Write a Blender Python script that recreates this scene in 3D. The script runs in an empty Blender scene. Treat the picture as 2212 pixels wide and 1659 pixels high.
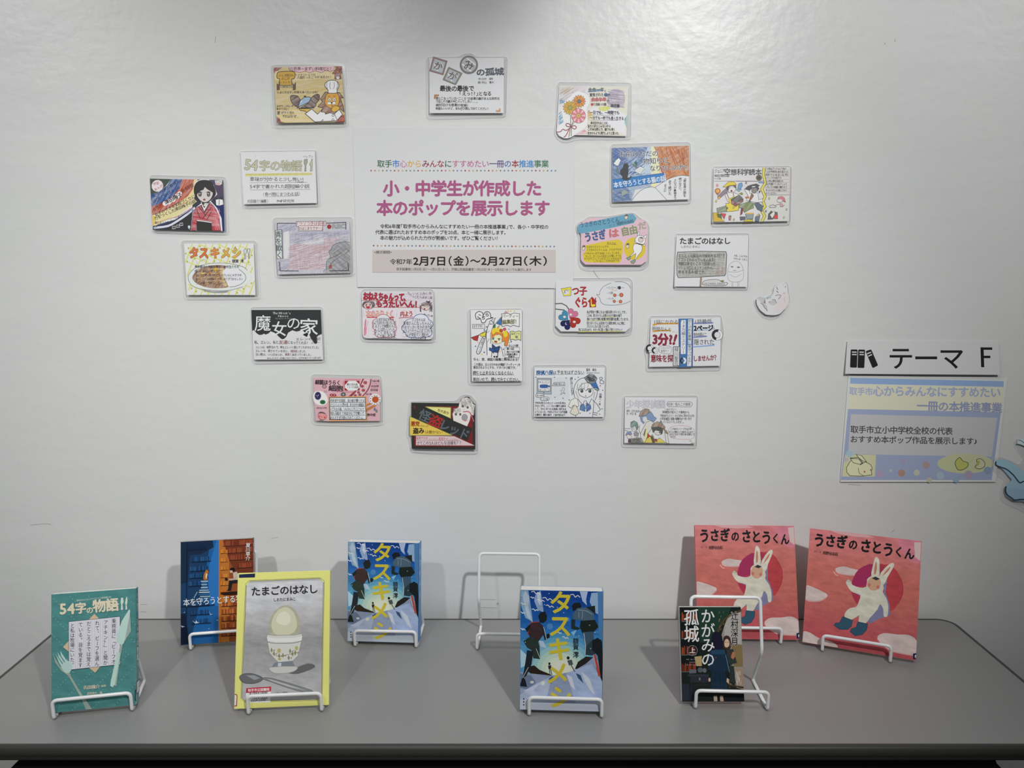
import bpy, bmesh, math, random
import numpy as np
from mathutils import Vector, Matrix
from mathutils.geometry import tessellate_polygon
random.seed(7)
rng = np.random.default_rng(5)
sc = bpy.context.scene
col = sc.collection

# ------------------------------------------------------------------ camera
F = 1800.0                                   # focal length in pixels of a 2212 px wide frame
TH = math.atan(283 / F)
YAW = math.atan(28 / F / math.cos(TH))
CAM = np.array([0.0, -1.63, 1.436])
cam = bpy.data.cameras.new('camera'); cam.sensor_width = 36; cam.lens = 36 * F / 2212
cam_o = bpy.data.objects.new('camera', cam); col.objects.link(cam_o)
cam_o.location = CAM; cam_o.rotation_euler = (math.radians(90) - TH, 0, YAW)
cam.clip_start = 0.02
sc.camera = cam_o

# ------------------------------------------------------------------ light
sc.view_settings.view_transform = 'Standard'; sc.view_settings.look = 'None'
sc.view_settings.gamma = 1; sc.view_settings.use_curve_mapping = False
sc.view_settings.exposure = 0.0
W = bpy.data.worlds.new('world'); sc.world = W; W.use_nodes = True
W.node_tree.nodes['Background'].inputs[0].default_value = (1, 1, 1, 1)
W.node_tree.nodes['Background'].inputs[1].default_value = 0.02

def light(name, kind, loc, energy, aim=None, **kw):
    l = bpy.data.lights.new(name, kind); l.energy = energy
    for k, v in kw.items(): setattr(l, k, v)
    o = bpy.data.objects.new(name, l); col.objects.link(o); o.location = loc
    if aim is not None:
        d = Vector(aim) - Vector(loc); o.rotation_euler = d.to_track_quat('-Z', 'Y').to_euler()
    return o
light('ceiling_downlight_right_low', 'SPOT', (0.72, -2.12, 2.60), 93, (-0.2, 0, 0.8), spot_size=math.radians(50), spot_blend=1.0, shadow_soft_size=0.045, color=(1, .995, .985))
light('ceiling_downlight_right_high', 'SPOT', (0.72, -2.12, 2.60), 67, (0.6, 0, 1.6), spot_size=math.radians(50), spot_blend=1.0, shadow_soft_size=0.045, color=(1, .995, .985))
light('ceiling_downlight_right_wide', 'SPOT', (0.72, -2.12, 2.60), 24, (0, 0, 1.2), spot_size=math.radians(80), spot_blend=1.0, shadow_soft_size=0.045, color=(1, .995, .985))
light('ceiling_downlight_left_high', 'SPOT', (-0.75, -2.18, 2.60), 30, (-0.9, 0, 1.5), spot_size=math.radians(50), spot_blend=1.0, shadow_soft_size=0.045, color=(1, .995, .985))
light('ceiling_downlight_left_side', 'SPOT', (-0.75, -2.18, 2.60), 43, (-1.1, 0, 1.1), spot_size=math.radians(45), spot_blend=1.0, shadow_soft_size=0.045, color=(1, .995, .985))
light('ceiling_downlight_left_low', 'SPOT', (-0.75, -2.18, 2.60), 25, (-0.6, 0, 0.9), spot_size=math.radians(45), spot_blend=1.0, shadow_soft_size=0.045, color=(1, .995, .985))
light('ceiling_downlight_far_left', 'SPOT', (-2.10, -2.10, 2.60), 30, (-0.9, 0, 1.6), spot_size=math.radians(45), spot_blend=1.0, shadow_soft_size=0.045, color=(1, .995, .985))
light('ceiling_downlight_far_right', 'SPOT', (2.10, -2.10, 2.60), 20, (1.15, 0, 2.0), spot_size=math.radians(40), spot_blend=1.0, shadow_soft_size=0.045, color=(1, .995, .985))  # added spot without a known fixture, brightens the upper right wall
light('ceiling_panel', 'AREA', (-0.45, -1.05, 2.62), 10.5, (-0.45, -1.05, 0), shape='RECTANGLE', size=1.8, size_y=0.5)  # added area fill for diffuse light from above, set left of centre

# ------------------------------------------------------------------ helpers
_right = np.array([math.cos(YAW), math.sin(YAW), 0.0])
_fwd = np.array([-math.sin(YAW) * math.cos(TH), math.cos(YAW) * math.cos(TH), -math.sin(TH)])
_up = np.cross(_right, _fwd)
def ray(x, y): return _fwd + _right * (x - 1106) / F - _up * (y - 829.5) / F
def on_wall(x, y, Y=0.0):                    # photograph pixel -> point of the wall
    d = ray(x, y); return CAM + d * (Y - CAM[1]) / d[1]
def on_flat(x, y, Z):                        # photograph pixel -> point of a level surface
    d = ray(x, y); return CAM + d * (Z - CAM[2]) / d[2]

def lin(c): c = c / 255.0; return c / 12.92 if c <= 0.04045 else ((c + 0.055) / 1.055) ** 2.4
def hexlin(h): return [lin(int(h[i:i + 2], 16)) for i in (0, 2, 4)]

_m = {}
def mat(name, rgb, rough=0.5, spec=0.5, metal=0.0, coat=0.0):
    if name in _m: return _m[name]
    m = bpy.data.materials.new(name); m.use_nodes = True
    b = m.node_tree.nodes['Principled BSDF']
    b.inputs['Base Color'].default_value = (*rgb, 1); b.inputs['Roughness'].default_value = rough
    b.inputs['Specular IOR Level'].default_value = spec; b.inputs['Metallic'].default_value = metal
    b.inputs['Coat Weight'].default_value = coat; b.inputs['Coat Roughness'].default_value = 0.15
    _m[name] = m; return m
def noise_mix(m, c1, c2, scale, lo=0.35, hi=0.65, stretch=(1, 1, 1), rot=0.0, detail=6, bump=0.0, bscale=None, bdist=0.001):
    nt = m.node_tree; b = nt.nodes['Principled BSDF']
    tc = nt.nodes.new('ShaderNodeTexCoord'); mp = nt.nodes.new('ShaderNodeMapping'); mr = nt.nodes.new('ShaderNodeMapping')
    mr.inputs['Rotation'].default_value = (0, 0, rot); mp.inputs['Scale'].default_value = stretch
    no = nt.nodes.new('ShaderNodeTexNoise'); no.inputs['Scale'].default_value = scale; no.inputs['Detail'].default_value = detail
    no.inputs['Roughness'].default_value = 0.6
    cr = nt.nodes.new('ShaderNodeValToRGB'); cr.color_ramp.elements[0].position = lo; cr.color_ramp.elements[1].position = hi
    cr.color_ramp.elements[0].color = (*c1, 1); cr.color_ramp.elements[1].color = (*c2, 1)
    L = nt.links.new
    L(tc.outputs['Object'], mr.inputs[0]); L(mr.outputs[0], mp.inputs[0]); L(mp.outputs[0], no.inputs[0]); L(no.outputs[0], cr.inputs[0]); L(cr.outputs[0], b.inputs['Base Color'])
    if bump:
        bn = nt.nodes.new('ShaderNodeTexNoise'); bn.inputs['Scale'].default_value = bscale or scale; bn.inputs['Detail'].default_value = 5
        bu = nt.nodes.new('ShaderNodeBump'); bu.inputs['Strength'].default_value = bump; bu.inputs['Distance'].default_value = bdist
        L(tc.outputs['Object'], bn.inputs[0]); L(bn.outputs[0], bu.inputs['Height']); L(bu.outputs[0], b.inputs['Normal'])
    return m

def mesh_obj(name, verts, faces, mats, parent=None, fm=None, smooth=False):
    me = bpy.data.meshes.new(name); me.from_pydata([tuple(v) for v in verts], [], faces)
    for m in (mats if isinstance(mats, (list, tuple)) else [mats]): me.materials.append(m)
    if fm is not None: me.polygons.foreach_set('material_index', fm)
    if smooth: me.polygons.foreach_set('use_smooth', [True] * len(me.polygons))
    me.update()
    o = bpy.data.objects.new(name, me); col.objects.link(o)
    if parent is not None: o.parent = parent
    return o
def empty(name, M, label=None, cat=None, group=None):
    o = bpy.data.objects.new(name, None); col.objects.link(o); o.matrix_world = M; o.empty_display_size = 0.03
    if label: o['label'] = label
    if cat: o['category'] = cat
    if group: o['group'] = group
    return o
def tag(o, label=None, cat=None, group=None, kind=None):
    for k, v in (('label', label), ('category', cat), ('group', group), ('kind', kind)):
        if v: o[k] = v
    return o
def box(name, a, b, m, parent=None, bev=0.0, seg=2):
    bm = bmesh.new(); bmesh.ops.create_cube(bm, size=1)
    a = Vector(a); b = Vector(b)
    for v in bm.verts: v.co = Vector([(a[i] + b[i]) / 2 + v.co[i] * (b[i] - a[i]) for i in range(3)])
    if bev: bmesh.ops.bevel(bm, geom=bm.edges[:], offset=bev, segments=seg, affect='EDGES', profile=0.5)
    bmesh.ops.recalc_face_normals(bm, faces=bm.faces)
    me = bpy.data.meshes.new(name); bm.to_mesh(me); bm.free(); me.materials.append(m)
    o = bpy.data.objects.new(name, me); col.objects.link(o)
    if parent is not None: o.parent = parent
    return o
def rpoly(pts, r, n=5):                      # polygon with rounded corners
    out = []; N = len(pts)
    rr = r if isinstance(r, (list, tuple)) else [r] * N
    for i in range(N):
        p = np.array(pts[i], float); a = np.array(pts[i - 1], float) - p; b = np.array(pts[(i + 1) % N], float) - p
        la, lb = np.linalg.norm(a), np.linalg.norm(b); k = min(rr[i], la * .48, lb * .48)
        if k < 1e-9: out.append(tuple(p)); continue
        p0 = p + a / la * k; p1 = p + b / lb * k
        for j in range(n + 1):
            t = j / n; q = p0 * (1 - t) ** 2 + p * 2 * t * (1 - t) + p1 * t * t; out.append(tuple(q))
    return out
def spl(pts, n=5, closed=False):             # smooth curve through points
    P = [np.array(p, float) for p in pts]; N = len(P); out = []
    for i in range(N if closed else N - 1):
        if closed: a, b, c, d = P[i - 1], P[i], P[(i + 1) % N], P[(i + 2) % N]
        else: a, b, c, d = P[max(i - 1, 0)], P[i], P[i + 1], P[min(i + 2, N - 1)]
        for j in range(n):
            t = j / n
            out.append(tuple(0.5 * (2 * b + (c - a) * t + (2 * a - 5 * b + 4 * c - d) * t * t + (3 * b - a - 3 * c + d) * t ** 3)))
    if not closed: out.append(tuple(P[-1]))
    return out
def tess(pts):
    return [tuple(t) for t in tessellate_polygon([[Vector((p[0], p[1], 0)) for p in pts]])]
def area2(p): return sum(p[i - 1][0] * p[i][1] - p[i][0] * p[i - 1][1] for i in range(len(p)))
def slab(name, pts, z0, z1, m, parent):      # extruded outline (local metres)
    if area2(pts) < 0: pts = pts[::-1]
    n = len(pts); V = [(x, y, z1) for x, y in pts] + [(x, y, z0) for x, y in pts]
    T = tess(pts); Fc = []
    for t in T:
        a, b, c = (pts[i] for i in t)
        if (b[0] - a[0]) * (c[1] - a[1]) - (b[1] - a[1]) * (c[0] - a[0]) < 0: t = t[::-1]
        Fc.append(t); Fc.append(tuple(i + n for i in t[::-1]))
    for i in range(n):
        j = (i + 1) % n; Fc.append((i, i + n, j + n, j))
    return mesh_obj(name, V, Fc, m, parent)
def tube(path, r, seg=10, closed=False):     # returns verts, faces of a round wire
    P = [Vector(p) for p in path]; N = len(P); V = []; Fc = []
    prev = None
    for i in range(N):
        t = (P[min(i + 1, N - 1)] - P[max(i - 1, 0)]).normalized()
        if prev is None:
            a = Vector((0, 0, 1)) if abs(t.z) < .9 else Vector((1, 0, 0)); u = t.cross(a).normalized()
        else:
            u = (prev - t * prev.dot(t)).normalized()
        prev = u; w = t.cross(u)
        for k in range(seg):
            an = 2 * math.pi * k / seg; V.append(P[i] + (u * math.cos(an) + w * math.sin(an)) * r)
    for i in range(N - 1):
        for k in range(seg):
            k2 = (k + 1) % seg; Fc.append((i * seg + k, i * seg + k2, (i + 1) * seg + k2, (i + 1) * seg + k))
    Fc.append(tuple(range(seg))[::-1]); Fc.append(tuple((N - 1) * seg + k for k in range(seg)))
    return V, Fc
def round_path(P, r, n=6):
    P = [np.array(p, float) for p in P]; out = [P[0]]
    for i in range(1, len(P) - 1):
        a = P[i - 1] - P[i]; b = P[i + 1] - P[i]; la, lb = np.linalg.norm(a), np.linalg.norm(b); k = min(r, la * .49, lb * .49)
        p0 = P[i] + a / la * k; p1 = P[i] + b / lb * k
        for j in range(n + 1):
            t = j / n; out.append(p0 * (1 - t) ** 2 + P[i] * 2 * t * (1 - t) + p1 * t * t)
    out.append(P[-1]); return out

# ------------------------------------------------------------------ room
def wall_material():
    m = mat('wall_paint', (.79, .80, .79), 0.33, 0.5)
    nt = m.node_tree; b = nt.nodes['Principled BSDF']; L = nt.links.new
    tc = nt.nodes.new('ShaderNodeTexCoord')
    n1 = nt.nodes.new('ShaderNodeTexNoise'); n1.inputs['Scale'].default_value = 55; n1.inputs['Detail'].default_value = 3
    mp = nt.nodes.new('ShaderNodeMapping'); mp.inputs['Scale'].default_value = (1, 1, 2.2)
    n2 = nt.nodes.new('ShaderNodeTexNoise'); n2.inputs['Scale'].default_value = 5.0; n2.inputs['Detail'].default_value = 4
    b1 = nt.nodes.new('ShaderNodeBump'); b1.inputs['Strength'].default_value = 0.8; b1.inputs['Distance'].default_value = 0.0006
    b2 = nt.nodes.new('ShaderNodeBump'); b2.inputs['Strength'].default_value = 0.45; b2.inputs['Distance'].default_value = 0.004
    L(tc.outputs['Object'], n1.inputs[0]); L(tc.outputs['Object'], mp.inputs[0]); L(mp.outputs[0], n2.inputs[0])
    L(n1.outputs[0], b1.inputs['Height']); L(n2.outputs[0], b2.inputs['Height']); L(b2.outputs[0], b1.inputs['Normal']); L(b1.outputs[0], b.inputs['Normal'])
    n3 = nt.nodes.new('ShaderNodeTexNoise'); n3.inputs['Scale'].default_value = 2.2; n3.inputs['Detail'].default_value = 3
    cr = nt.nodes.new('ShaderNodeValToRGB'); cr.color_ramp.elements[0].position = .4; cr.color_ramp.elements[1].position = .6
    cr.color_ramp.elements[0].color = (.775, .795, .785, 1); cr.color_ramp.elements[1].color = (.79, .79, .785, 1)
    L(tc.outputs['Object'], n3.inputs[0]); L(n3.outputs[0], cr.inputs[0]); L(cr.outputs[0], b.inputs['Base Color'])
    return m
WALL = wall_material()
tag(box('wall_back', (-2.2, 0, 0), (2.2, 0.1, 2.7), WALL), kind='structure')
fl = noise_mix(mat('floor_vinyl', (.3, .3, .29), 0.5), (.27, .27, .26), (.33, .33, .31), 30)
tag(box('floor', (-2.2, -3.2, -0.05), (2.2, 0, 0), fl), kind='structure')
tag(box('added_shade_block', (0.17, -1.46, 2.352), (0.465, -1.36, 2.70), mat('shade_block_paint', (.75, .75, .74), .6)), kind='structure')  # unseen block added to shade a soft band along the wall top

# ------------------------------------------------------------------ table
TM = Matrix.Translation((-0.026, -0.2493, 0)) @ Matrix.Rotation(math.radians(0.9), 4, 'Z')
table = empty('folding_table', TM, 'long grey folding table with dark rounded edge against the wall', 'table')
TOPZ = 0.700; hw, hd, rc = 0.900, 0.2253, 0.035
top_m = noise_mix(mat('table_laminate', (.29, .29, .287), 0.34, 0.5), (.285, .285, .282), (.30, .30, .297), 260, .3, .7)
def rrect(hw, hd, r, n=8):
    out = []
    for cx, cy, a0 in ((hw - r, hd - r, 0), (-hw + r, hd - r, 90), (-hw + r, -hd + r, 180), (hw - r, -hd + r, 270)):
        for j in range(n + 1):
            a = math.radians(a0 + 90 * j / n); out.append((cx + r * math.cos(a), cy + r * math.sin(a)))
    return out
slab('tabletop', rrect(hw - .009, hd - .009, rc - .009), TOPZ - .022, TOPZ, top_m, table)
prof = [(-.0092, .6995), (-.0088, .7006), (-.006, .7008), (-.0025, .6996), (0, .6965), (.0004, .690), (-.0004, .685), (-.002, .6835), (-.0028, .680), (-.0035, .6765), (-.006, .6755), (-.009, .676)]
V = []; Fc = []; base = rrect(hw, hd, rc); n = len(base)
for d, z in prof:
    for x, y in rrect(hw + d, hd + d, rc + d): V.append((x, y, z))
for i in range(len(prof) - 1):
    for k in range(n):
        k2 = (k + 1) % n; Fc.append((i * n + k2, i * n + k, (i + 1) * n + k, (i + 1) * n + k2))
trim_m = mat('edge_rubber', (.055, .055, .052), .42, .4)
mesh_obj('edge_trim', V, Fc, trim_m, table, smooth=True)
steel = mat('table_steel', (.02, .02, .02), .4, .5)
for sx in (-1, 1):
    for sy in (-1, 1):
        v, f = tube(round_path([(sx * .68, sy * .12, .676), (sx * .68, sy * .165, .62), (sx * .68, sy * .170, .012)], .03), .0125, 12)
        leg = mesh_obj('leg', v, f, steel, table, smooth=True)
        box('foot_cap', (sx * .68 - .016, sy * .170 - .016, 0), (sx * .68 + .016, sy * .170 + .016, .02), steel, leg, .003)
    v, f = tube([(sx * .68, -.168, .12), (sx * .68, .168, .12)], .009, 10); mesh_obj('leg_brace', v, f, steel, table, smooth=True)
v, f = tube([(-.68, -.05, .655), (.68, -.05, .655)], .010, 10); mesh_obj('under_rail', v, f, steel, table, smooth=True)
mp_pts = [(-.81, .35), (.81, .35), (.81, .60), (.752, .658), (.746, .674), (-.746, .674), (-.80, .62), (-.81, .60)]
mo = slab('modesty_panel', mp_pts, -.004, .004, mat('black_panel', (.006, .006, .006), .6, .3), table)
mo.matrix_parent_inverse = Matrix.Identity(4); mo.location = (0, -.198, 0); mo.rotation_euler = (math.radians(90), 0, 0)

# ------------------------------------------------------------------ wire book stands
wire_m = mat('white_coated_wire', (.90, .91, .92), .25, .5, coat=.3)
WR = .0029
def stand_mesh(Ws):
    x = Ws / 2; zf = WR
    foot = (0, 0, 0)
    front = round_path([(-x, .008, zf), (-x, .001, zf + .001), (-x, -.001, .034), (x, -.001, .034), (x, .001, zf + .001), (x, .008, zf)], .0085, 7)
    back = [(-x, .045, .075)]
    def side(s):
        return [(s * x, .008, zf), (s * x * .99, .097, zf), (s * x, .050, .078), (s * x, .0765, .162)]
    P = [np.array(p) for p in side(-1)] + [np.array(p) for p in side(1)[::-1]]
    return front, round_path(P, .009, 6)
stands = {}
def wire_stand(cx, cy, yaw, label, Ws=.116):
    M = Matrix.Translation((cx, cy, TOPZ + .0003)) @ Matrix.Rotation(yaw, 4, 'Z')
    e = empty('wire_book_stand', M, label, 'book stand', 'white wire book stands on the grey table')
    if 'f' not in stands:
        fr, bk = stand_mesh(Ws)
        v, f = tube(fr, WR, 12); a = mesh_obj('front_rail', v, f, wire_m, e, smooth=True)
        v, f = tube(bk, WR, 12); b = mesh_obj('back_frame', v, f, wire_m, e, smooth=True)
        stands['f'] = a.data; stands['b'] = b.data
    else:
        for nm, k in (('front_rail', 'f'), ('back_frame', 'b')):
            o = bpy.data.objects.new(nm, stands[k]); col.objects.link(o); o.parent = e
    return e

# ------------------------------------------------------------------ books
paper_edge = noise_mix(mat('book_pages', (.82, .80, .75), .8, .2), (.76, .74, .69), (.87, .86, .81), 900, .3, .7, (1, 1, .02))
def book_frame(x, y, yaw, t, lean):
    ya = math.radians(yaw); L = math.radians(lean)
    u = Vector((math.cos(ya), math.sin(ya), 0)); nn = Vector((-u.y, u.x, 0)); v = nn * math.sin(L) + Vector((0, 0, math.cos(L)))
    o = Vector((x, y, TOPZ + .0055 + t * math.sin(L))); w = u.cross(v)
    M = Matrix.Identity(4)
    for i in range(3): M[i][0], M[i][1], M[i][2], M[i][3] = u[i], v[i], w[i], o[i]
    return M
def book(x, y, yaw, w, h, t, lean, label, cover_c, spine_side=1, hard=False, name='book', cov_rough=.22):
    M = book_frame(x, y, yaw, t, lean); e = empty(name, M, label, 'book')
    cm = mat('cover_' + cover_c, hexlin_k(cover_c), cov_rough, .5)
    ct = .0022 if hard else .0008; ov = .003 if hard else 0.0
    # cover: U shaped section, spine on side s
    s = spine_side; xs = s * w / 2; xo = -s * w / 2; r = min(t * .25, .004)
    out = [(xo, 0), (xs - s * r, 0), (xs - s * r * .3, -r * .3), (xs, -r), (xs, -t + r), (xs - s * r * .3, -t + r * .3), (xs - s * r, -t), (xo, -t)]
    inn = [(xo, -t + ct), (xs - s * r, -t + ct), (xs - s * ct, -t + r), (xs - s * ct, -r), (xs - s * r, -ct), (xo, -ct)]
    prof2 = out + inn
    if area2(prof2) < 0: prof2 = prof2[::-1]
    n = len(prof2); V = [(a, 0, b) for a, b in prof2] + [(a, h, b) for a, b in prof2]; Fc = []
    for tr in tess(prof2):
        Fc.append(tuple(tr)); Fc.append(tuple(i + n for i in tr[::-1]))
    for i in range(n): j = (i + 1) % n; Fc.append((i, j, j + n, i + n))
    c = mesh_obj('cover', V, Fc, cm, e)
    bm = bmesh.new(); bm.from_mesh(c.data); bmesh.ops.recalc_face_normals(bm, faces=bm.faces); bm.to_mesh(c.data); bm.free()
    x0, x1 = sorted((xo + s * (ov + .0003), xs - s * (ct + .0002)))
    box('pages', (x0, ov + .0003, -t + ct + .0001), (x1, h - ov - .0003, -ct - .0001), paper_edge, e)
    return e
def hexlin_k(h, white=176):
    k = 0.75 / lin(white); return [min(v * k, .88) for v in hexlin(h)]
# ------------------------------------------------------------------ printed and drawn matter
# Every picture is flat ink on its sheet: filled shapes, pen strokes and glyph outlines laid on the sheet as thin layers.
GLY = {}
class Art:
    """coords: positions inside a crop of the photograph (x0, y0, scale) or inside a unit quad of a cover"""
    def __init__(s, crop, white=200, quad=None, wh=None, rough=.45):
        s.x0, s.y0, s.sc = crop; s.white = white; s.pr = []; s.rough = rough; s.H = None; s.wh = wh
        s.M = None; s.sx = s.sy = 1.0
        if quad is not None:                 # homography: quad (TL,TR,BR,BL in crop coordinates) -> rectangle w x h
            w, h = wh; A = []; dst = [(-w / 2, h), (w / 2, h), (w / 2, 0), (-w / 2, 0)]
            for (x, y), (X, Y) in zip(quad, dst):
                A.append([x, y, 1, 0, 0, 0, -X * x, -X * y, -X]); A.append([0, 0, 0, x, y, 1, -Y * x, -Y * y, -Y])
            s.H = np.linalg.svd(np.array(A, float))[2][-1].reshape(3, 3)
    def place(s, origin): s.o = np.array(origin, float); return s
    def mp(s, P):
        P = np.asarray(P, float)
        if s.sc == 0: return np.c_[P[:, 0] / 1000, s.y0 - P[:, 1] / 1000]      # millimetres on the thing itself
        if s.M is not None:                  # the leaning front of a book
            px = P / s.sc + np.array([s.x0, s.y0]); d = _fwd[None] + _right[None] * ((px[:, 0] - 1106) / F)[:, None] - _up[None] * ((px[:, 1] - 829.5) / F)[:, None]
            N = s.M[:3, 2]; O = s.M[:3, 3]; t = ((O - CAM) @ N) / (d @ N); Q = CAM[None] + d * t[:, None] - O
            return np.c_[Q @ s.M[:3, 0] * s.sx, Q @ s.M[:3, 1] * s.sy]
        if s.H is not None:
            q = np.c_[P, np.ones(len(P))] @ s.H.T; return q[:, :2] / q[:, 2:3]
        px = P / s.sc + np.array([s.x0, s.y0]); X = px[:, 0]; Y = px[:, 1]
        d = _fwd[None] + _right[None] * ((X - 1106) / F)[:, None] - _up[None] * ((Y - 829.5) / F)[:, None]
        t = (s.o[1] - CAM[1]) / d[:, 1]; Q = CAM[None] + d * t[:, None]
        return np.c_[Q[:, 0] - s.o[0], Q[:, 2] - s.o[2]]
    def m(s, c):
        tex = None; soft = c.endswith('^'); c = c.rstrip('^')
        if '~' in c: c, tex = c.split('~')
        key = 'ink_%s_%d_%s_%d' % (c, s.white, tex, soft)
        if key in _m: return _m[key]
        k = 0.75 / lin(s.white); rgb = [min(v * k, .9) for v in hexlin(c)]
        mm = mat(key, rgb, s.rough, .4)
        if soft: noise_mix(mm, [v * .84 for v in rgb], [min(v * 1.14, .9) for v in rgb], 42, .32, .68, (1, 2.2, 1), .2, 8)
        if tex:                              # coloured pencil / crayon grain: ~angle
            pal = [v * .6 + .76 * .4 for v in rgb]
            noise_mix(mm, pal, [v * .93 for v in rgb], 260, .36, .60, (1, .10, 1), math.radians(float(tex)), 4)
        return mm
    def raw(s, c, V, T, l=0, zs=None): s.pr.append((c, np.asarray(V, float), T, l if zs is None else (l, zs)))
    def p(s, c, *pts, r=0, sm=0):            # filled polygon
        pts = [tuple(q) for q in pts]
        if sm: pts = spl(pts, sm, True)
        if r: pts = rpoly(pts, r, 4)
        s.raw(c, pts, tess(pts))
        return s
    def q(s, c, x0, y0, x1, y1, r=0): return s.p(c, (x0, y0), (x1, y0), (x1, y1), (x0, y1), r=r)
    def l(s, c, w, *pts, sm=0, cl=False):    # pen stroke
        pts = [tuple(q) for q in pts]
        if sm: pts = spl(pts, sm, cl)
        P = np.array(pts, float)
        if cl: P = np.vstack([P, P[:1]])
        n = len(P); d = np.diff(P, axis=0); L = np.hypot(d[:, 0], d[:, 1]); L[L == 0] = 1e-6; d /= L[:, None]
        nr = np.c_[-d[:, 1], d[:, 0]]; h = w / 2
        A = np.zeros((n, 2))
        for i in range(n):
            a = nr[i - 1] if i > 0 else (nr[-1] if cl else nr[0]); b = nr[i] if i < n - 1 else (nr[0] if cl else nr[-1])
            v = a + b; q = v @ v
            A[i] = (v * 2 / q if q > .5 else b) * h
        V = np.vstack([P + A, P - A]); T = []
        for i in range(n - 1): T += [(i, i + 1, n + i), (i + 1, n + i + 1, n + i)]
        s.raw(c, V, T); return s
    def e(s, c, cx, cy, rx, ry=None, rot=0, n=20, ow=0, oc='2a2a2a'):
        ry = ry or rx; a = math.radians(rot)
        pts = [(cx + rx * math.cos(t) * math.cos(a) - ry * math.sin(t) * math.sin(a), cy + rx * math.cos(t) * math.sin(a) + ry * math.sin(t) * math.cos(a)) for t in [2 * math.pi * k / n for k in range(n)]]
        if c: s.raw(c, pts, [(0, i, i + 1) for i in range(1, n - 1)])
        if ow: s.l(oc, ow, *pts, cl=True)
        return s
    def po(s, c, oc, w, *pts, sm=0):         # filled and outlined
        s.p(c, *pts, sm=sm); return s.l(oc, w, *pts, sm=sm, cl=True)
    def dots(s, cols, r, a, b, n):
        cols = cols.split(); 
        for i in range(n):
            t = i / (n - 1); s.e(cols[i % len(cols)], a[0] + (b[0] - a[0]) * t, a[1] + (b[1] - a[1]) * t, r, n=8)
        return s
    def grad(s, cols, pts_l, pts_r, n=24):   # bands between a left and a right edge, colours blended down the page
        cols = cols.split(); hx = [[int(c[i:i + 2], 16) for i in (0, 2, 4)] for c in cols]
        at = lambda P, t: (np.array(P[0]) * (1 - t) + np.array(P[1]) * t)
        for i in range(n):
            t = (i + .5) / n * (len(hx) - 1); k = min(int(t), len(hx) - 2); f = t - k
            c = ''.join('%02x' % int(round(a * (1 - f) + b * f)) for a, b in zip(hx[k], hx[k + 1]))
            t0, t1 = i / n, min(1, (i + 1.15) / n); s.p(c + '^', tuple(at(pts_l, t0)), tuple(at(pts_r, t0)), tuple(at(pts_r, t1)), tuple(at(pts_l, t1)))
        return s
    def hatch(s, c, w, box, n, ang, ln, jit=.3):
        x0, y0, x1, y1 = box; V = []; T = []; a = math.radians(ang); dx, dy = math.cos(a), math.sin(a)
        for i in range(n):
            cx = random.uniform(x0, x1); cy = random.uniform(y0, y1); L = ln * random.uniform(1 - jit, 1 + jit) / 2
            aa = a + random.uniform(-.12, .12); dx, dy = math.cos(aa) * L, math.sin(aa) * L; nx, ny = -math.sin(aa) * w / 2, math.cos(aa) * w / 2
            ax, ay, bx, by = cx - dx, cy - dy, cx + dx, cy + dy
            f = lambda x, y: (min(max(x, x0), x1), min(max(y, y0), y1))
            k = len(V); V += [f(ax + nx, ay + ny), f(ax - nx, ay - ny), f(bx - nx, by - ny), f(bx + nx, by + ny)]; T += [(k, k + 1, k + 2), (k, k + 2, k + 3)]
        s.raw(c, V, T, 0, np.repeat(np.arange(n) * (3.6e-6 / n), 4)); return s
    def t(s, c, txt, x0, y0, x1, y1, h, b=0, ol=None, ow=.08, j=0, v=False, sk=0, font=None):
        """text along the centre line (x0,y0)-(x1,y1); h glyph size; b boldness (em); ol outline colour; v vertical"""
        for ch in txt:
            if ch not in ' \u3000':
                GLY.setdefault(ch, None)
        n = len(txt); d = np.array([x1 - x0, y1 - y0], float); st = d
        if ol: s.pr.append(('#T', (ol, txt, x0, y0, st, h, b + ow, j, v, sk, len(s.pr)), None, 1))
        s.pr.append(('#T', (c, txt, x0, y0, st, h, b, j, v, sk, len(s.pr) - (1 if ol else 0)), None, 1)); return s
    def _text(s, A):
        c, txt, x0, y0, st, h, b, j, v, sk, seed = A
        wt = [1.0 if v else (.56 if ord(ch) < 0x2000 else .6 if ch in '（）「」『』“”' else 1.0) for ch in txt]
        n = sum(wt); st = np.array(st) / n; cum = np.concatenate([[0], np.cumsum(wt)])
        r = np.random.default_rng(seed + 11); L = np.hypot(*st); ux = st / L; uy = np.array([-ux[1], ux[0]])
        Vs = []; Ts = []; Zs = []; k = 0
        for i, ch in enumerate(txt):
            jj = r.normal(0, 1, 4) * j
            if ch in ' \u3000' or GLY.get(ch) is None: continue
            G, T = GLY[ch]; g = G.copy()
            if wt[i] < 1 and ord(ch) >= 0x2000: g[:, 0] -= (g[:, 0].min() + g[:, 0].max()) / 2
            if v:
                if ch in 'ー「」（）()～…『』': g = np.c_[g[:, 1], -g[:, 0]]
                if ch in '、。': g = g + np.array([.55, .55])
                if ch in 'ぁぃぅぇぉっゃゅょッャュョ': g = g + np.array([.12, .12])
                ex, ey = -uy, ux                # columns run downwards
                ex = np.array([ux[1], -ux[0]]) ; ex = ex if ex[0] > 0 else -ex
                cell = min(L * 1.0, h * 1.15); g = g * np.array([h, cell])
            else:
                ex, ey = ux, uy; g = g * np.array([min(L, h * 1.5) if L < h * 1.5 else h, h])
            g = g * (1 + jj[0] * .08); a = jj[1] * .06; g = np.c_[g[:, 0] * math.cos(a) - g[:, 1] * math.sin(a) + g[:, 1] * sk, g[:, 0] * math.sin(a) + g[:, 1] * math.cos(a)]
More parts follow.
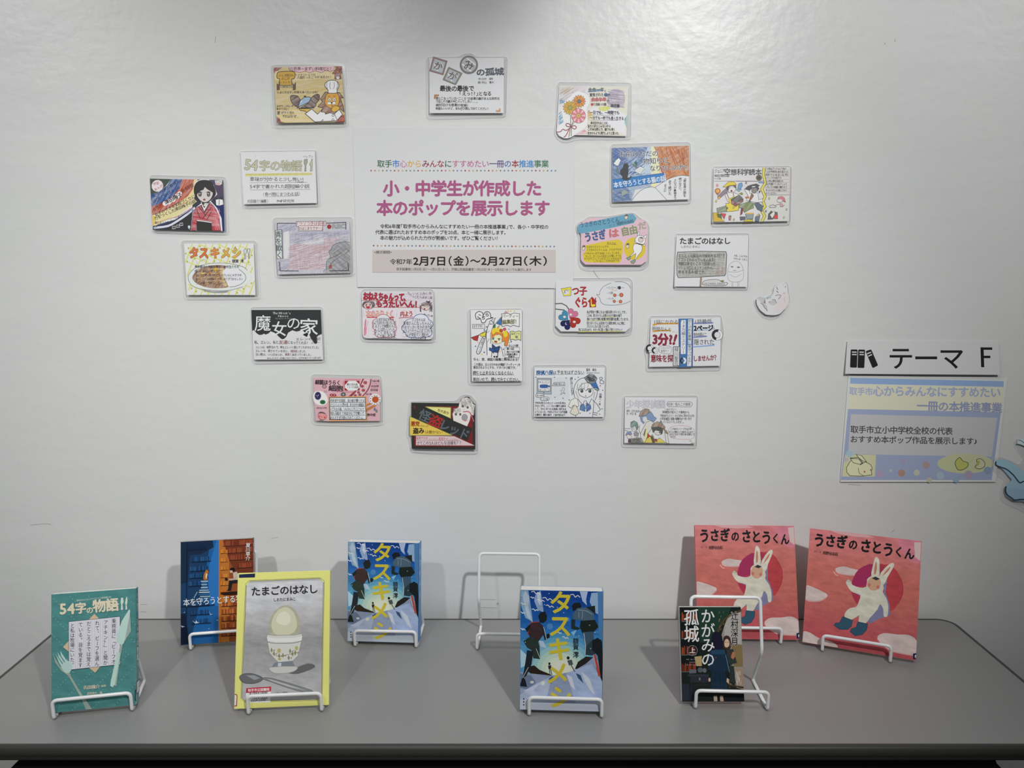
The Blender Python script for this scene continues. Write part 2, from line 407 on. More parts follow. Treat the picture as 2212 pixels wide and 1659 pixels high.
            ctr = np.array([x0, y0]) + st * (cum[i] + wt[i] / 2) + np.array([jj[2], jj[3]]) * h * .05
            # glyph y is up, crop y is down
            P = ctr + g[:, :1] * ex[None] - g[:, 1:] * ey[None]
            bb = b * (.62 if h < 90 else .85)
            offs = [(0, 0)] if b <= 0 else [(math.cos(q) * bb * h, math.sin(q) * bb * h) for q in ([0, math.pi / 2, math.pi, 3 * math.pi / 2] if b < .05 else [2 * math.pi * z / 8 for z in range(8)])]
            for oi, o in enumerate(offs):
                Vs.append(P + np.array(o)); Ts.append(T + k); Zs.append(np.full(len(P), (oi * 2 + i % 2) * 2.4e-7)); k += len(P)
        if not Vs: return None
        return c, np.vstack(Vs), np.vstack(Ts), np.concatenate(Zs)
    def build(s, parent, z=.00006, dz=.0000045, names=('drawing', 'lettering'), clip=None):
        groups = {0: [], 1: []}
        for i, (c, V, T, lay) in enumerate(s.pr):
            if c == '#T':
                r = s._text(V)
                if r is None: continue
                c, V, T, zz = r
            else: T = np.asarray(T, int); zz = 0.0
            if isinstance(lay, tuple): lay, zz = lay
            if len(T) == 0: continue
            Q = s.mp(V)
            if clip: Q = np.c_[np.clip(Q[:, 0], clip[0], clip[2]), np.clip(Q[:, 1], clip[1], clip[3])]
            a = Q[T[:, 0]]; b2 = Q[T[:, 1]]; c2 = Q[T[:, 2]]
            cr = (b2[:, 0] - a[:, 0]) * (c2[:, 1] - a[:, 1]) - (b2[:, 1] - a[:, 1]) * (c2[:, 0] - a[:, 0])
            T = T[np.abs(cr) > 1e-13]; cr = cr[np.abs(cr) > 1e-13]
            if len(T) == 0: continue
            T = np.where((cr < 0)[:, None], T[:, ::-1], T)
            groups[lay].append((c, np.c_[Q, np.full(len(Q), z + dz * i) + zz], T))
        for lay, nm in enumerate(names):
            if not groups[lay]: continue
            ms = []; fm = []; VV = []; TT = []; k = 0
            for c, V, T in groups[lay]:
                if c not in ms: ms.append(c)
                fm += [ms.index(c)] * len(T); VV.append(V); TT.append(T + k); k += len(V)
            VV = np.vstack(VV); TT = np.vstack(TT)
            me = bpy.data.meshes.new(nm); me.vertices.add(len(VV)); me.vertices.foreach_set('co', VV.astype('f').ravel())
            me.loops.add(len(TT) * 3); me.loops.foreach_set('vertex_index', TT.astype('i').ravel())
            me.polygons.add(len(TT)); me.polygons.foreach_set('loop_start', np.arange(len(TT), dtype='i') * 3)
            for c in ms: me.materials.append(s.m(c))
            me.polygons.foreach_set('material_index', np.array(fm, 'i')); me.update(calc_edges=True); me.validate()
            o = bpy.data.objects.new(nm, me); col.objects.link(o); o.parent = parent
def load_glyphs():
    chars = [c for c in GLY]; objs = []
    cu = {}
    for ch in ['国'] + chars:
        f = bpy.data.curves.new('glyph', 'FONT'); f.body = ch; f.size = 1; f.resolution_u = 2
        o = bpy.data.objects.new('glyph', f); col.objects.link(o); objs.append((ch, o))
    dg = bpy.context.evaluated_depsgraph_get(); ref = None
    for ch, o in objs:
        me = o.evaluated_get(dg).to_mesh(); n = len(me.vertices)
        if n:
            co = np.zeros(n * 3); me.vertices.foreach_get('co', co); co = co.reshape(-1, 3)[:, :2]
            me.calc_loop_triangles(); T = np.zeros(len(me.loop_triangles) * 3, 'i'); me.loop_triangles.foreach_get('vertices', T)
            if ref is None:
                ref = ((co.min(0) + co.max(0)) / 2, (co.max(0) - co.min(0)).max())
            c0 = ref[0].copy()
            if ord(ch) < 0x2000:
                c0[0] = (co[:, 0].min() + co[:, 0].max()) / 2; c0[1] = ref[0][1] - ref[1] * .02
            if len(T): GLY[ch] = ((co - c0) / ref[1] * .92, T.reshape(-1, 3))
        o.evaluated_get(dg).to_mesh_clear()
    for ch, o in objs:
        f = o.data; bpy.data.objects.remove(o); bpy.data.curves.remove(f)

# clear pouch film around the hand drawn cards
def film_material():
    m = bpy.data.materials.new('clear_film'); m.use_nodes = True; nt = m.node_tree; nt.nodes.clear(); L = nt.links.new
    out = nt.nodes.new('ShaderNodeOutputMaterial'); tr = nt.nodes.new('ShaderNodeBsdfTransparent'); df = nt.nodes.new('ShaderNodeBsdfDiffuse')
    gl = nt.nodes.new('ShaderNodeBsdfGlossy'); m1 = nt.nodes.new('ShaderNodeMixShader'); m2 = nt.nodes.new('ShaderNodeMixShader')
    tr.inputs[0].default_value = (.985, .987, .987, 1); df.inputs[0].default_value = (.85, .86, .86, 1); gl.inputs['Roughness'].default_value = .12
    m1.inputs[0].default_value = .05; m2.inputs[0].default_value = .035
    L(tr.outputs[0], m1.inputs[1]); L(df.outputs[0], m1.inputs[2]); L(m1.outputs[0], m2.inputs[1]); L(gl.outputs[0], m2.inputs[2]); L(m2.outputs[0], out.inputs[0])
    return m
FILM = film_material()
RIM = mat('film_edge', (.86, .88, .88), .2, .6)
SHEETM = {}
def sheet_mat(c, white):
    k = 0.75 / lin(white); return mat('sheet_%s_%d' % (c, white), [min(v * k, .88) for v in hexlin(c)], .5, .35)
jobs = []
def card(crop, sheet, lam, label, white=200, tilt=2.6, gap=.0022, sc='c9c9ca', name='book_review_card', cat='card', group='laminated book review cards on the wall', lr=90, sr=0):
    """returns the Art of a card; sheet and lam are outlines in crop coordinates"""
    a = Art(crop, white)
    P = np.array(sheet, float) / crop[2] + np.array(crop[:2]); c = P.mean(0)
    yt = P[:, 1].min(); yb = P[:, 1].max()
    half = (on_wall(c[0], yt)[2] - on_wall(c[0], yb)[2]) / 2
    Y = -(gap + math.sin(math.radians(tilt)) * half + .0006)
    o = on_wall(c[0], c[1], Y); a.place(o)
    def go():
        M = Matrix.Translation(Vector(o)) @ Matrix.Rotation(math.radians(90), 4, 'X') @ Matrix.Rotation(-math.radians(tilt), 4, 'X')
        e = empty(name, M, label, cat, group)
        L = lambda pts: [tuple(q) for q in a.mp(pts)]
        sp = rpoly(sheet, sr, 4) if sr else sheet
        slab('sheet', L(sp), -.00025, 0, sheet_mat(sc, white), e)
        if lam:
            lp = rpoly(lam, lr, 6) if lr else lam
            f = slab('laminate_pouch', L(lp), -.0006, -.0004, FILM, e); f['label'] = 'clear laminating film around the sheet'
            b = Art(crop, white).place(o); b.l('e4e6e6', 6, *lp, cl=True); b.build(e, z=-.0003, names=('film_rim', 'x'))
        a.build(e)
        return e
    jobs.append(go); return a
# ------------------------------------------------------------------ stands and books
SL = [
 (-.6928, -.3998, 13.0, 'white wire stand holding the teal book at the far left of the table'),
 (-.5672, -.1665, 10.5, 'white wire stand under the blue and orange book, behind the yellow-bordered book'),
 (-.3860, -.3890, 5.6, 'white wire stand holding the yellow-bordered book with the egg cup'),
 (-.2618, -.1590, -1.5, 'white wire stand holding the rear blue book with yellow letters'),
 (-.0305, -.1680, -1.0, 'empty white wire stand with no book on it, in the middle of the table'),
 (.0659, -.3930, -2.2, 'white wire stand holding the front blue book with yellow letters'),
 (.3375, -.3670, -1.5, 'white wire stand under the small dark paperback, wider than that book'),
 (.4294, -.1340, -1.0, 'white wire stand holding the left pink picture book against the wall'),
 (.6095, -.1842, -21.2, 'white wire stand holding the turned pink picture book at the right'),
]
for cx, cy, yw, lb in SL: wire_stand(cx, cy, math.radians(yw), lb)
# ------------------------------------------------------------------ cards on the wall
K = 10.0545
INK = '2b2b2e'
# lion chef card
a = card((560, 120, 9.759), [(290, 245), (1735, 215), (1810, 1405), (380, 1425)], [(225, 180), (1795, 165), (1860, 1475), (290, 1505)],
    'laminated card with a lion chef holding a domed dish on mustard yellow', sc='c4ad6c')
a.p('c4ad6c~80', (292, 247), (1733, 217), (1808, 1404), (381, 1423))
a.p('d6c28a~10', (310, 330), (700, 325), (1740, 300), (1745, 460), (900, 520), (330, 520)).p('d2bd80~85', (350, 1130), (900, 1150), (1150, 1415), (390, 1420))
a.p('7e3a30~40', (292, 248), (480, 246), (400, 310), (330, 330), (310, 390)).p('8a3c30~60', (1560, 222), (1733, 218), (1745, 390), (1700, 330), (1600, 240))
a.p('7c3a2c~80', (372, 1290), (430, 1320), (470, 1400), (570, 1420), (381, 1424)).po('a4492f~90', '4a2a26', 7, (1790, 1250), (1700, 1310), (1660, 1390), (1600, 1408), (1808, 1404))
a.p('d9b3bc', (630, 230), (1560, 222), (1570, 300), (1480, 330), (1400, 305), (1300, 350), (1180, 315), (1060, 350), (960, 325), (850, 350), (760, 325), (640, 300))
a.l('7a3a50', 10, (620, 240), (640, 300), (760, 330), (850, 352), (960, 328), (1060, 352), (1180, 318), (1300, 352), (1400, 308), (1480, 332), (1570, 300), sm=4)
a.t(INK, '①世界一まずい料理だと！', 640, 275, 1560, 275, 76, b=.03, j=.6)
a.t(INK, 'ライオンシェフは', 745, 405, 1180, 400, 52, b=.03, j=.8).t(INK, '人間だったころがあるの!!', 790, 465, 1520, 450, 60, b=.03, j=.8)
a.po('c19a3a', INK, 14, (440, 335), (700, 330), (750, 380), (735, 480), (680, 500), (690, 600), (660, 625), (440, 622), (415, 590), (425, 490), (370, 470), (375, 370), sm=3)
a.t('3a3020', 'ふしぎ町の', 395, 415, 725, 415, 58, b=.02, j=.6).t('3a3020', 'ふしぎ', 455, 485, 640, 485, 58, b=.02, j=.6).t('3a3020', 'レストラン', 430, 565, 700, 570, 58, b=.02, j=.6)
a.t(INK, '三田村信行作', 440, 660, 690, 665, 44, b=.03, j=1)
for x in (400, 738): a.po('6b4a38', INK, 8, (x - 32, 590), (x, 610), (x + 30, 560), (x + 26, 720), (x - 28, 728)).l(INK, 6, (x - 20, 640), (x + 20, 640)).l(INK, 6, (x - 20, 680), (x + 20, 680))
a.po('8a4a3a~70', '3b2a2a', 9, (1535, 375), (1640, 240), (1735, 350), (1715, 390), (1725, 490), (1590, 495), (1590, 385)).po('b07050', '3b2a2a', 7, (1600, 370), (1645, 290), (1700, 365)).e('e6e2e0', 1655, 462, 40, 36, ow=7).l('5a2a3a', 6, (1630, 460), (1655, 440), (1680, 465))
a.t(INK, 'たまにはまずい料理も食べたいよね！', 370, 780, 1270, 770, 56, b=.025, j=.8)
for s, y in (('まぼろしのれいぞうこ', 1070), ('食材ではなく', 1135)): a.t(INK, s, 370, y, 370 + len(s) * 45, y - 5, 54, b=.03, j=.8)
a.t(INK, '家', 380, 1215, 450, 1215, 84, b=.03).t(INK, 'がでてきた', 465, 1215, 750, 1210, 62, b=.03, j=.8).t(INK, 'それはなぜ…', 490, 1285, 850, 1290, 62, b=.03, j=.8)
a.po('5e3f33~60', INK, 13, (680, 840), (800, 850), (850, 910), (880, 960), (860, 1060), (810, 1090), (700, 1010), (660, 900), sm=3)
a.po('8fa8c0', INK, 12, (825, 1090), (860, 960), (950, 880), (1060, 875), (1110, 920), (1060, 980)).po('5e3f33~130', INK, 13, (880, 1110), (1030, 1010), (1100, 890), (1200, 820), (1265, 830), (1265, 930), (1200, 1010), (1160, 1090), sm=3)
a.e(INK, 965, 865, 26, 20).l(INK, 13, (790, 1110), (1000, 1100), (1160, 1108)).l('d8e0e8', 12, (880, 1000), (905, 940))
a.po('c8a23c', INK, 12, (845, 1125), (1090, 1120), (1110, 1160), (1010, 1200), (960, 1170), (880, 1165)).po('dcdcdc', INK, 13, (975, 1230), (1110, 1130), (1235, 1240), (1330, 1140), (1590, 1230), (1690, 1140), (1760, 1245), (1640, 1380), (1180, 1405))
a.po('8c5a3c~60', INK, 13, (1390, 770), (1290, 920), (1340, 970), (1240, 1080), (1350, 1110), (1310, 1190), (1390, 1200), (1400, 1240), (1500, 1210), (1590, 1235), (1700, 1120), (1790, 1190), (1770, 1060), (1710, 900), (1770, 890), (1690, 780))
a.po('c9973a', INK, 10, (1440, 800), (1640, 790), (1690, 930), (1660, 1050), (1560, 1120), (1470, 1100), (1390, 1020), (1400, 880), sm=2)
a.po('cb9f3c', INK, 11, (1520, 1150), (1560, 1080), (1620, 1060), (1700, 1090), (1690, 1140), (1590, 1200), sm=2)
for x in (1485, 1585): a.e('f0f0ee', x, 930, 32, 38, ow=8).e(INK, x, 935, 10, 16)
a.e('dcd8d0', 1480, 1010, 48, 30, ow=6).e('dcd8d0', 1572, 1005, 48, 30, ow=6).e(INK, 1532, 1000, 22, 14).p('9a4a50', (1515, 1050), (1560, 1050), (1540, 1085)).l(INK, 9, (1450, 860), (1500, 855)).l(INK, 9, (1560, 852), (1615, 855))
a.po('f0f0f0', INK, 13, (1380, 640), (1420, 550), (1530, 515), (1640, 545), (1680, 640), (1640, 720), (1630, 790), (1460, 790), (1450, 725), sm=3)
for x in (1430, 1495, 1575, 1640): a.l(INK, 8, (x, 560), (x - 10 if x < 1540 else x + 8, 640), (x + 10 if x < 1540 else x - 12, 710), sm=3)
for y in (1265, 1360): a.e('e8e8e8', 1562, y, 22, ow=9)
a.l(INK, 10, (1595, 1240), (1650, 1370)).l(INK, 9, (1300, 1400), (1350, 1355), (1345, 1400))

# mirror letters card
a = card((900, 100, K), [(272, 250), (1895, 245), (1890, 1455), (285, 1455)], [(205, 215), (900, 215), (1040, 135), (1190, 135), (1280, 210), (1980, 205), (1960, 1510), (240, 1555)],
    'laminated white card with grey mirror tiles and a round mirror in its title', sc='cdced0')
for P_, oc, ch, cx, cy, r in (([(355, 215), (670, 310), (580, 630), (270, 540)], '8a6a68', 'か', 465, 425, 16), ([(690, 440), (1000, 580), (850, 850), (560, 730)], '7d7a66', 'が', 780, 645, 22)):
    a.p('7c7c7c', *P_); c_ = np.mean(P_, 0); a.l(oc, 24, *[tuple(c_ + (np.array(p) - c_) * .9) for p in P_], cl=True)
    a.p('a4adb3~120', *[tuple(c_ + (np.array(p) - c_) * .76) for p in P_]); a.l('d8d8dc', 24, (c_[0] - 90, c_[1] - 60), (c_[0] - 10, c_[1] + 110)); a.l('d8d8dc', 12, (c_[0] + 60, c_[1] - 70), (c_[0] + 110, c_[1] + 20))
    ca, sa = math.cos(math.radians(r)), math.sin(math.radians(r)); a.t('6b5a5a', ch, cx - 95 * ca, cy - 95 * sa, cx + 95 * ca, cy + 95 * sa, 190, b=.02)
a.e('6f6f70', 1133, 400, 200, 203, n=32).e('a9a9ae~50', 1133, 395, 160, 160, n=32).l('e2e2e4', 24, (1085, 250), (1280, 400)).l('e2e2e4', 28, (985, 380), (1190, 545)).t('5a5456', 'み', 1020, 410, 1240, 400, 220, b=.02)
a.t('4d545c', 'の孤城', 1290, 570, 1890, 545, 165, b=.055, j=.3).t(INK, '作/辻村　深月', 1340, 710, 1665, 705, 52, b=.025, j=.6).t(INK, '絵/村山　竜大', 1335, 785, 1680, 785, 52, b=.025, j=.6)
a.t(INK, '最後の最後で', 500, 920, 1250, 920, 128, b=.035, j=.4).t(INK, '「えっ!?」となる', 925, 1030, 1630, 1030, 100, b=.03, j=.4)
for y, s, x1 in ((1135, '閉じこもっていた“こころ”の部屋の鏡がある日突然光', 1800), (1200, 'り出しその鏡の中に入ってしまい……。', 1360), (1280, '絶対泣ける感動の物語！', 1160), (1355, '映画もいいけど、本もぜひ読んでみてください！', 1590)):
    a.t('26262a', s, 415, y, x1, y + 5, 66, b=.028, j=.7)
a.p('a9703a', (385, 1050), (485, 1048), (485, 1085), (420, 1090), (405, 1145), (375, 1145)).p('c08a58', (1820, 1355), (1822, 1428), (1722, 1432), (1722, 1395), (1790, 1390), (1790, 1355))

# flower card
a = card((1180, 160, K), [(285, 245), (1790, 260), (1740, 1350), (620, 1325), (520, 1385), (390, 1400), (270, 1340), (225, 1240)], [(235, 165), (1860, 175), (1855, 1400), (700, 1395), (440, 1475), (290, 1430), (180, 1290), (225, 1000)],
    'laminated card with two yellow daisies and a pink flower tied with a ribbon', sc='d2d0d2')
a.p('cfcacb~60', (287, 247), (880, 255), (850, 385), (640, 395), (290, 700)).hatch('c0a868', 7, (300, 260, 620, 450), 18, -30, 200).hatch('9a8aa4', 5, (290, 280, 840, 640), 34, -32, 230).hatch('5d87a8', 9, (285, 520, 410, 640), 14, -20, 90).hatch('5d93b0', 10, (265, 810, 375, 1100), 26, -35, 110)
a.p('d4d2c0~80', (930, 255), (1780, 262), (1740, 1340), (640, 1320), (900, 1180)).p('d3d4d8', (1010, 720), (1400, 700), (1730, 880), (1720, 1330), (1450, 1180), (1120, 1000), (930, 760))
a.e('b6adbb~5', 1520, 530, 200, 220, 0, 28).hatch('8d8094', 6, (1330, 330, 1700, 730), 60, 6, 260).p('c9cc58~20', (1130, 740), (1250, 700), (1410, 720), (1300, 800), (1180, 790), sm=3).p('d8b26a~60', (905, 790), (960, 830), (1005, 880), (950, 960), (910, 1010))
a.p('8fb3ad', (1765, 890), (1710, 960), (1700, 1060), (1750, 1180)).p('d4b4b8~30', (740, 1210), (830, 1200), (900, 1260), (900, 1310), (640, 1310)).hatch('cc6a80', 6, (720, 1215, 860, 1250), 10, 5, 90)
a.p('dad9dc', (330, 760), (480, 520), (640, 385), (760, 375), (880, 420), (950, 520), (945, 640), (890, 760), (900, 900), (905, 1050), (840, 1200), (640, 1310), (520, 1380), (390, 1395), (240, 1290), (260, 1130), (380, 1040), sm=2)
a.l('9a9aa0', 6, (760, 375), (880, 420), (950, 520), (945, 640), (890, 760), (900, 900), (905, 1050), (840, 1180), (640, 1310), sm=3)
def daisy(cx, cy, r, c1, c2, cc, n=15):
    for k in range(n):
        t = 2 * math.pi * k / n; a.e(c1 if k % 2 else c2, cx + math.cos(t) * r * .62, cy + math.sin(t) * r * .62, r * .40, r * .15, math.degrees(t), 12, 5, '5c4a34')
    a.e(cc, cx, cy, r * .28, r * .28, n=14, ow=6)
a.l('6a6a50', 16, (530, 880), (530, 1110), (490, 1370)).l('6a6a50', 16, (600, 990), (545, 1120), (540, 1350)).l('6a6a50', 13, (620, 1030), (540, 1150))
daisy(715, 590, 142, 'c79a3c', 'd0763c', '5f6a76'); daisy(515, 730, 155, 'c9a53c', 'c09538', '9a9a4a')
a.e('c8737c', 700, 905, 155, 160, ow=6, oc='6a4048')
for k in range(8): a.p('dfb6bc', (700 + 45 * math.cos(k * .785), 905 + 45 * math.sin(k * .785)), (700 + 150 * math.cos(k * .785 + .14), 905 + 155 * math.sin(k * .785 + .14)), (700 + 150 * math.cos(k * .785 - .2), 905 + 155 * math.sin(k * .785 - .2)))
a.e('c9a858', 700, 905, 48, 48, ow=7, oc='6a5a34').e('8a8a4a', 700, 905, 16)
for L_ in ([(535, 1150), (440, 1130), (435, 1080), (500, 1085), (535, 1150)], [(540, 1150), (610, 1120), (655, 1160), (610, 1195), (540, 1150)]): a.l('8a3a4a', 17, *L_, sm=4)
a.l('8a4a54', 17, (530, 1160), (430, 1225), (360, 1200), (310, 1250), (235, 1262), sm=4).l('9a4450', 19, (500, 1190), (430, 1330), (380, 1375), sm=4)
a.l('6a8aa8', 30, (910, 375), (1230, 345)).t('3c4c5c', '余命一年', 915, 335, 1260, 335, 96, b=.02, j=.4).t(INK, 'と', 1260, 360, 1310, 360, 60, b=.02).t(INK, '宣告された', 945, 445, 1250, 445, 74, b=.03, j=.5).e('34528c', 1298, 445, 42, 40).t(INK, 'が、', 1335, 450, 1440, 455, 66, b=.03)
a.l('d08a90', 50, (975, 565), (1310, 545)).t('8c3038', '余命半年', 975, 550, 1310, 550, 96, b=.02, j=.4).t(INK, 'の', 1315, 580, 1375, 580, 72, b=.03).e('b83a44', 998, 655, 30, 32).t(INK, 'と出会った話', 1025, 650, 1310, 655, 62, b=.03, j=.4).t(INK, '森田碧', 1400, 680, 1595, 690, 78, b=.03, j=.4)
a.t(INK, '「一日でも、一時間でも', 910, 835, 1590, 840, 84, b=.03, j=.5).l('9a9a9a', 6, (930, 885), (1500, 900)).t(INK, '一分でも一秒でも長く生きる」', 950, 950, 1720, 965, 80, b=.03, j=.5).l('9a9a9a', 6, (950, 1000), (1560, 1005))
for x, y, s, x1 in ((960, 1062, '毎日生きれることは、', 1370), (900, 1130, '当たりまえじゃないから', 1400), (900, 1200, 'この本を読んで、誰でも長く', 1500), (900, 1285, '生きれるように努力しようと思った。', 1600)): a.t(INK, s, x, y, x1, y + 3, 64, b=.03, j=.6)

# black cat card
a = card((1300, 290, K), [(222, 290), (1900, 240), (1892, 1415), (228, 1472)], [(195, 205), (1940, 155), (1960, 1480), (200, 1540)],
    'laminated card with a black cat, half blue and half orange', sc='cdcecf')
a.p('5a78a4~125', (224, 292), (1070, 268), (1070, 1150), (700, 1165), (640, 1455), (230, 1470)).p('3d5f98~125', (224, 300), (600, 285), (500, 520), (300, 640), (226, 640)).p('a9bccf~120', (1000, 275), (1070, 270), (1070, 840), (700, 900), (880, 640)).p('8ea3bd~125', (560, 860), (1070, 840), (1068, 1140), (720, 1210), (650, 1440), (600, 1380))
a.hatch('36568c', 8, (230, 300, 940, 900), 120, -38, 170).hatch('c0cede', 7, (560, 480, 1060, 900), 50, -38, 120).hatch('4a6488', 7, (235, 1210, 650, 1460), 60, -10, 150)
a.p('dcd6a8~85', (1070, 268), (1250, 262), (1230, 600), (1300, 840), (1070, 870)).p('b06a30~60', (1130, 265), (1899, 242), (1893, 905), (1400, 1010), (1370, 840), (1290, 830), (1240, 600), (1200, 420)).hatch('c98a48', 10, (1240, 270, 1880, 880), 60, 75, 220).hatch('a04a20', 14, (1250, 270, 1880, 860), 40, 72, 200)
a.p('dcd49a', (1072, 1080), (1220, 1060), (1150, 1140), (1072, 1140))
a.p('cfd0d2', (645, 1455), (700, 1370), (800, 1260), (920, 1180), (1080, 1145), (1150, 1160), (1300, 1060), (1500, 950), (1720, 895), (1893, 910), (1891, 1414), (1400, 1430))
a.l('4a4a3a', 9, (645, 1455), (700, 1370), (800, 1260), (920, 1180), (1080, 1145), (1150, 1158), (1300, 1060), (1500, 950), (1720, 895), (1893, 910), sm=3).l('4a4a4a', 9, (1150, 1155), (1410, 1430))
for P_ in ([(310, 560), (370, 510), (415, 565), (350, 690), (255, 640)], [(700, 800), (830, 700), (930, 745), (830, 865)]): a.po('d6d8d4', '4a5460', 5, *P_)
for i in range(4): a.l('4a5460', 5, (720 + i * 28, 800 - i * 22), (835 + i * 26, 850 - i * 24))
a.p('2f5d58', (700, 620), (735, 570), (780, 620), (760, 700)).p('5a7468', (640, 650), (700, 640), (770, 720), (740, 735)).p('5d747c', (300, 750), (350, 700), (390, 850), (330, 860)).po('8e9a94', '5a6a78', 5, (420, 1260), (480, 1200), (590, 1260), (430, 1350))
a.p('1c70b0', (228, 985), (1355, 838), (1380, 1030), (245, 1195)).l('0f4f86', 12, (228, 990), (1355, 843)).l('0f4f86', 12, (245, 1190), (1380, 1025))
a.p('2a2c2e', (505, 610), (525, 640), (545, 612), (565, 655), (595, 690), (570, 730), (580, 800), (575, 860), (555, 950), (600, 950), (625, 905), (650, 910), (640, 950), (570, 1000), (490, 1005), (440, 975), (445, 920), (395, 860), (400, 780), (460, 720), (470, 660))
for s, x0, y0, x1, y1, h in (('お前はただの', 380, 435, 1235, 415, 128), ('物知りに', 895, 590, 1465, 565, 140), ('なりたいのか', 1040, 745, 1800, 715, 130), ('？', 1800, 735, 1910, 730, 170)): a.t('26262a', s, x0, y0, x1, y1, h, b=.012, ol='ccd2d8', ow=.05)
a.t('dfe6ea', '本を守ろうとする猫の話', 255, 1110, 1375, 960, 132, b=.02, sk=.0)
for s, x, y0, y1 in (('『君自身の旅を', 1800, 920, 1370), ('続けなさい。', 1700, 945, 1250), ('メロスが最後まで', 1590, 965, 1425), ('走り続けた', 1478, 1000, 1325), ('ように』', 1378, 1075, 1275)): a.t(INK, s, x, y0, x - 4, y1, 62, b=.03, v=True, j=.4)

# science fantasy card
a = card((1520, 340, K), [(222, 235), (1885, 205), (1840, 1385), (190, 1410)], [(200, 190), (1930, 175), (1900, 1440), (180, 1475)],
    'laminated card with pencil drawn adventurers and a yellow zigzag divider', sc='d0cfcf')
a.p('d1d1cb~90', (1350, 825), (1860, 820), (1842, 1384), (1250, 1394)).p('cfccc8~5', (1345, 225), (1884, 210), (1866, 815), (1330, 822))
a.t('3c3e42', 'ジュニア', 240, 300, 460, 290, 88, b=.03, j=.5).t('4a4e50', '空想科学読本', 455, 320, 1265, 320, 140, b=.035, j=.4).t('4a4e50', '柳田理科雄', 235, 400, 560, 395, 66, b=.03, j=.6).t('4a4e50', 'きっかけ絵', 230, 462, 380, 462, 40, b=.03, j=.6)
a.e('6b6250', 1205, 440, 62, 62, ow=8, oc='4a4438').t('2e2a24', '⑭', 1160, 440, 1250, 440, 84, b=.03)
a.l('6a3a48', 7, (230, 515), (700, 512)).l('5a5058', 12, (700, 515), (1310, 515)).l('3a6ea8', 22, (1190, 545), (1310, 550))
zz = [(1320, 222), (1300, 380), (1345, 545), (1265, 690), (1335, 850), (1285, 960), (1330, 1065), (1250, 1160), (1320, 1275), (1255, 1390)]
a.l('4a4a34', 62, *zz).l('d8cc58', 42, *zz)
for i, s in enumerate(('この本はアニメなどで出て', 'くる非現実的な事を実さいに', '実現できるかをまじめに考え', 'シリーズのお話です', 'この本は最近出版され', 'ものを調べているアニメで', 'いろいろな物語が書かれて', 'またみなさんも読んでみて', 'みてください')):
    a.t('2e2e32', s, 1345, 245 + i * 67, 1345 + len(s) * 39, 245 + i * 67, 50, b=.028, j=.8); a.l('8a8a8a', 4, (1340, 280 + i * 67), (1868, 275 + i * 67))
a.l('6a6a6a', 6, (1345, 820), (1866, 815))
E_ = '444448'
a.po('8a7a88', E_, 7, (520, 640), (560, 700), (360, 880), (305, 850), sm=2).po('d8d6d6', E_, 8, (500, 770), (640, 760), (760, 810), (840, 870), (700, 1050), (520, 960), (465, 830)).po('d8c648', E_, 8, (500, 770), (560, 900), (640, 860), (640, 770), (700, 960), (760, 1000), (755, 1150), (640, 1170), (500, 1180), (480, 1000), (560, 1000))
a.po('d8d4d2', E_, 7, (530, 650), (700, 630), (670, 740), (600, 770), (540, 740), sm=2).po('60565c', E_, 5, (500, 620), (700, 580), (710, 680), (680, 660), (640, 610), (560, 620), (540, 710), (500, 700)).po('d8c23c', E_, 8, (420, 640), (480, 590), (540, 530), (660, 525), (715, 600), (560, 610), (480, 650)).e('8a3a44', 605, 730, 20, 22, ow=5).l(E_, 6, (560, 670), (590, 655)).l(E_, 6, (630, 660), (660, 655))
a.po('d9a840', E_, 6, (300, 880), (345, 840), (370, 870), (345, 900), (310, 910)).po('5a5a58~45', E_, 8, (590, 910), (760, 820), (855, 900), (690, 980)).po('8a4a3c~30', E_, 8, (590, 912), (690, 982), (690, 1070), (600, 1010)).po('7c4034~100', E_, 8, (690, 982), (855, 900), (855, 960), (690, 1070))
a.po('7a8a58~30', E_, 7, (760, 1030), (990, 960), (1080, 1000), (1080, 1100), (1000, 1130), (880, 1200), (830, 1100), (760, 1100)).po('70805a~60', E_, 7, (280, 1110), (480, 1050), (500, 1180), (290, 1200))
a.po('8a3a3c', E_, 6, (810, 1100), (860, 1110), (830, 1230), (790, 1260)).po('d8d8d8', E_, 7, (880, 690), (960, 660), (1010, 790), (1180, 770), (1190, 920), (1270, 900), (1290, 960), (1150, 980), (1030, 960), (930, 940), (960, 820)).po('8a6a4c', E_, 6, (1040, 780), (1090, 830), (1010, 950), (980, 940))
a.po('8a8480', E_, 7, (1030, 640), (1180, 640), (1180, 720), (1120, 770), (1050, 760)).po('4c4c50', E_, 5, (890, 690), (960, 620), (1050, 590), (1150, 570), (1215, 610), (1180, 640), (1210, 680), (1170, 720), (1150, 660), (1040, 670), (1000, 720)).p('c8c8c8', (1050, 625), (1120, 620), (1120, 645), (1050, 650)).l(E_, 6, (1080, 690), (1080, 720)).l(E_, 6, (1130, 690), (1128, 712))
a.po('5a6a74', E_, 7, (1090, 1000), (1180, 980), (1290, 1060), (1260, 1180), (1160, 1130)).po('6a98bc', E_, 6, (740, 660), (760, 570), (830, 545), (850, 610), (810, 680), (730, 700)).po('87a8b4', E_, 5, (700, 700), (830, 690), (770, 745)).po('c87038', E_, 5, (905, 860), (980, 850), (985, 885), (915, 890)).p('7c8a3c', (765, 790), (820, 755), (865, 790), (830, 820))
a.e('c07840', 305, 730, 62, 60, ow=7, oc='7a4a34', n=9).e('d8a860', 305, 730, 34, 34).po('c87868', E_, 5, (270, 790), (330, 790), (310, 830), (290, 800)).e('d89a98', 297, 605, 22, 28, ow=7, oc='a06a70')
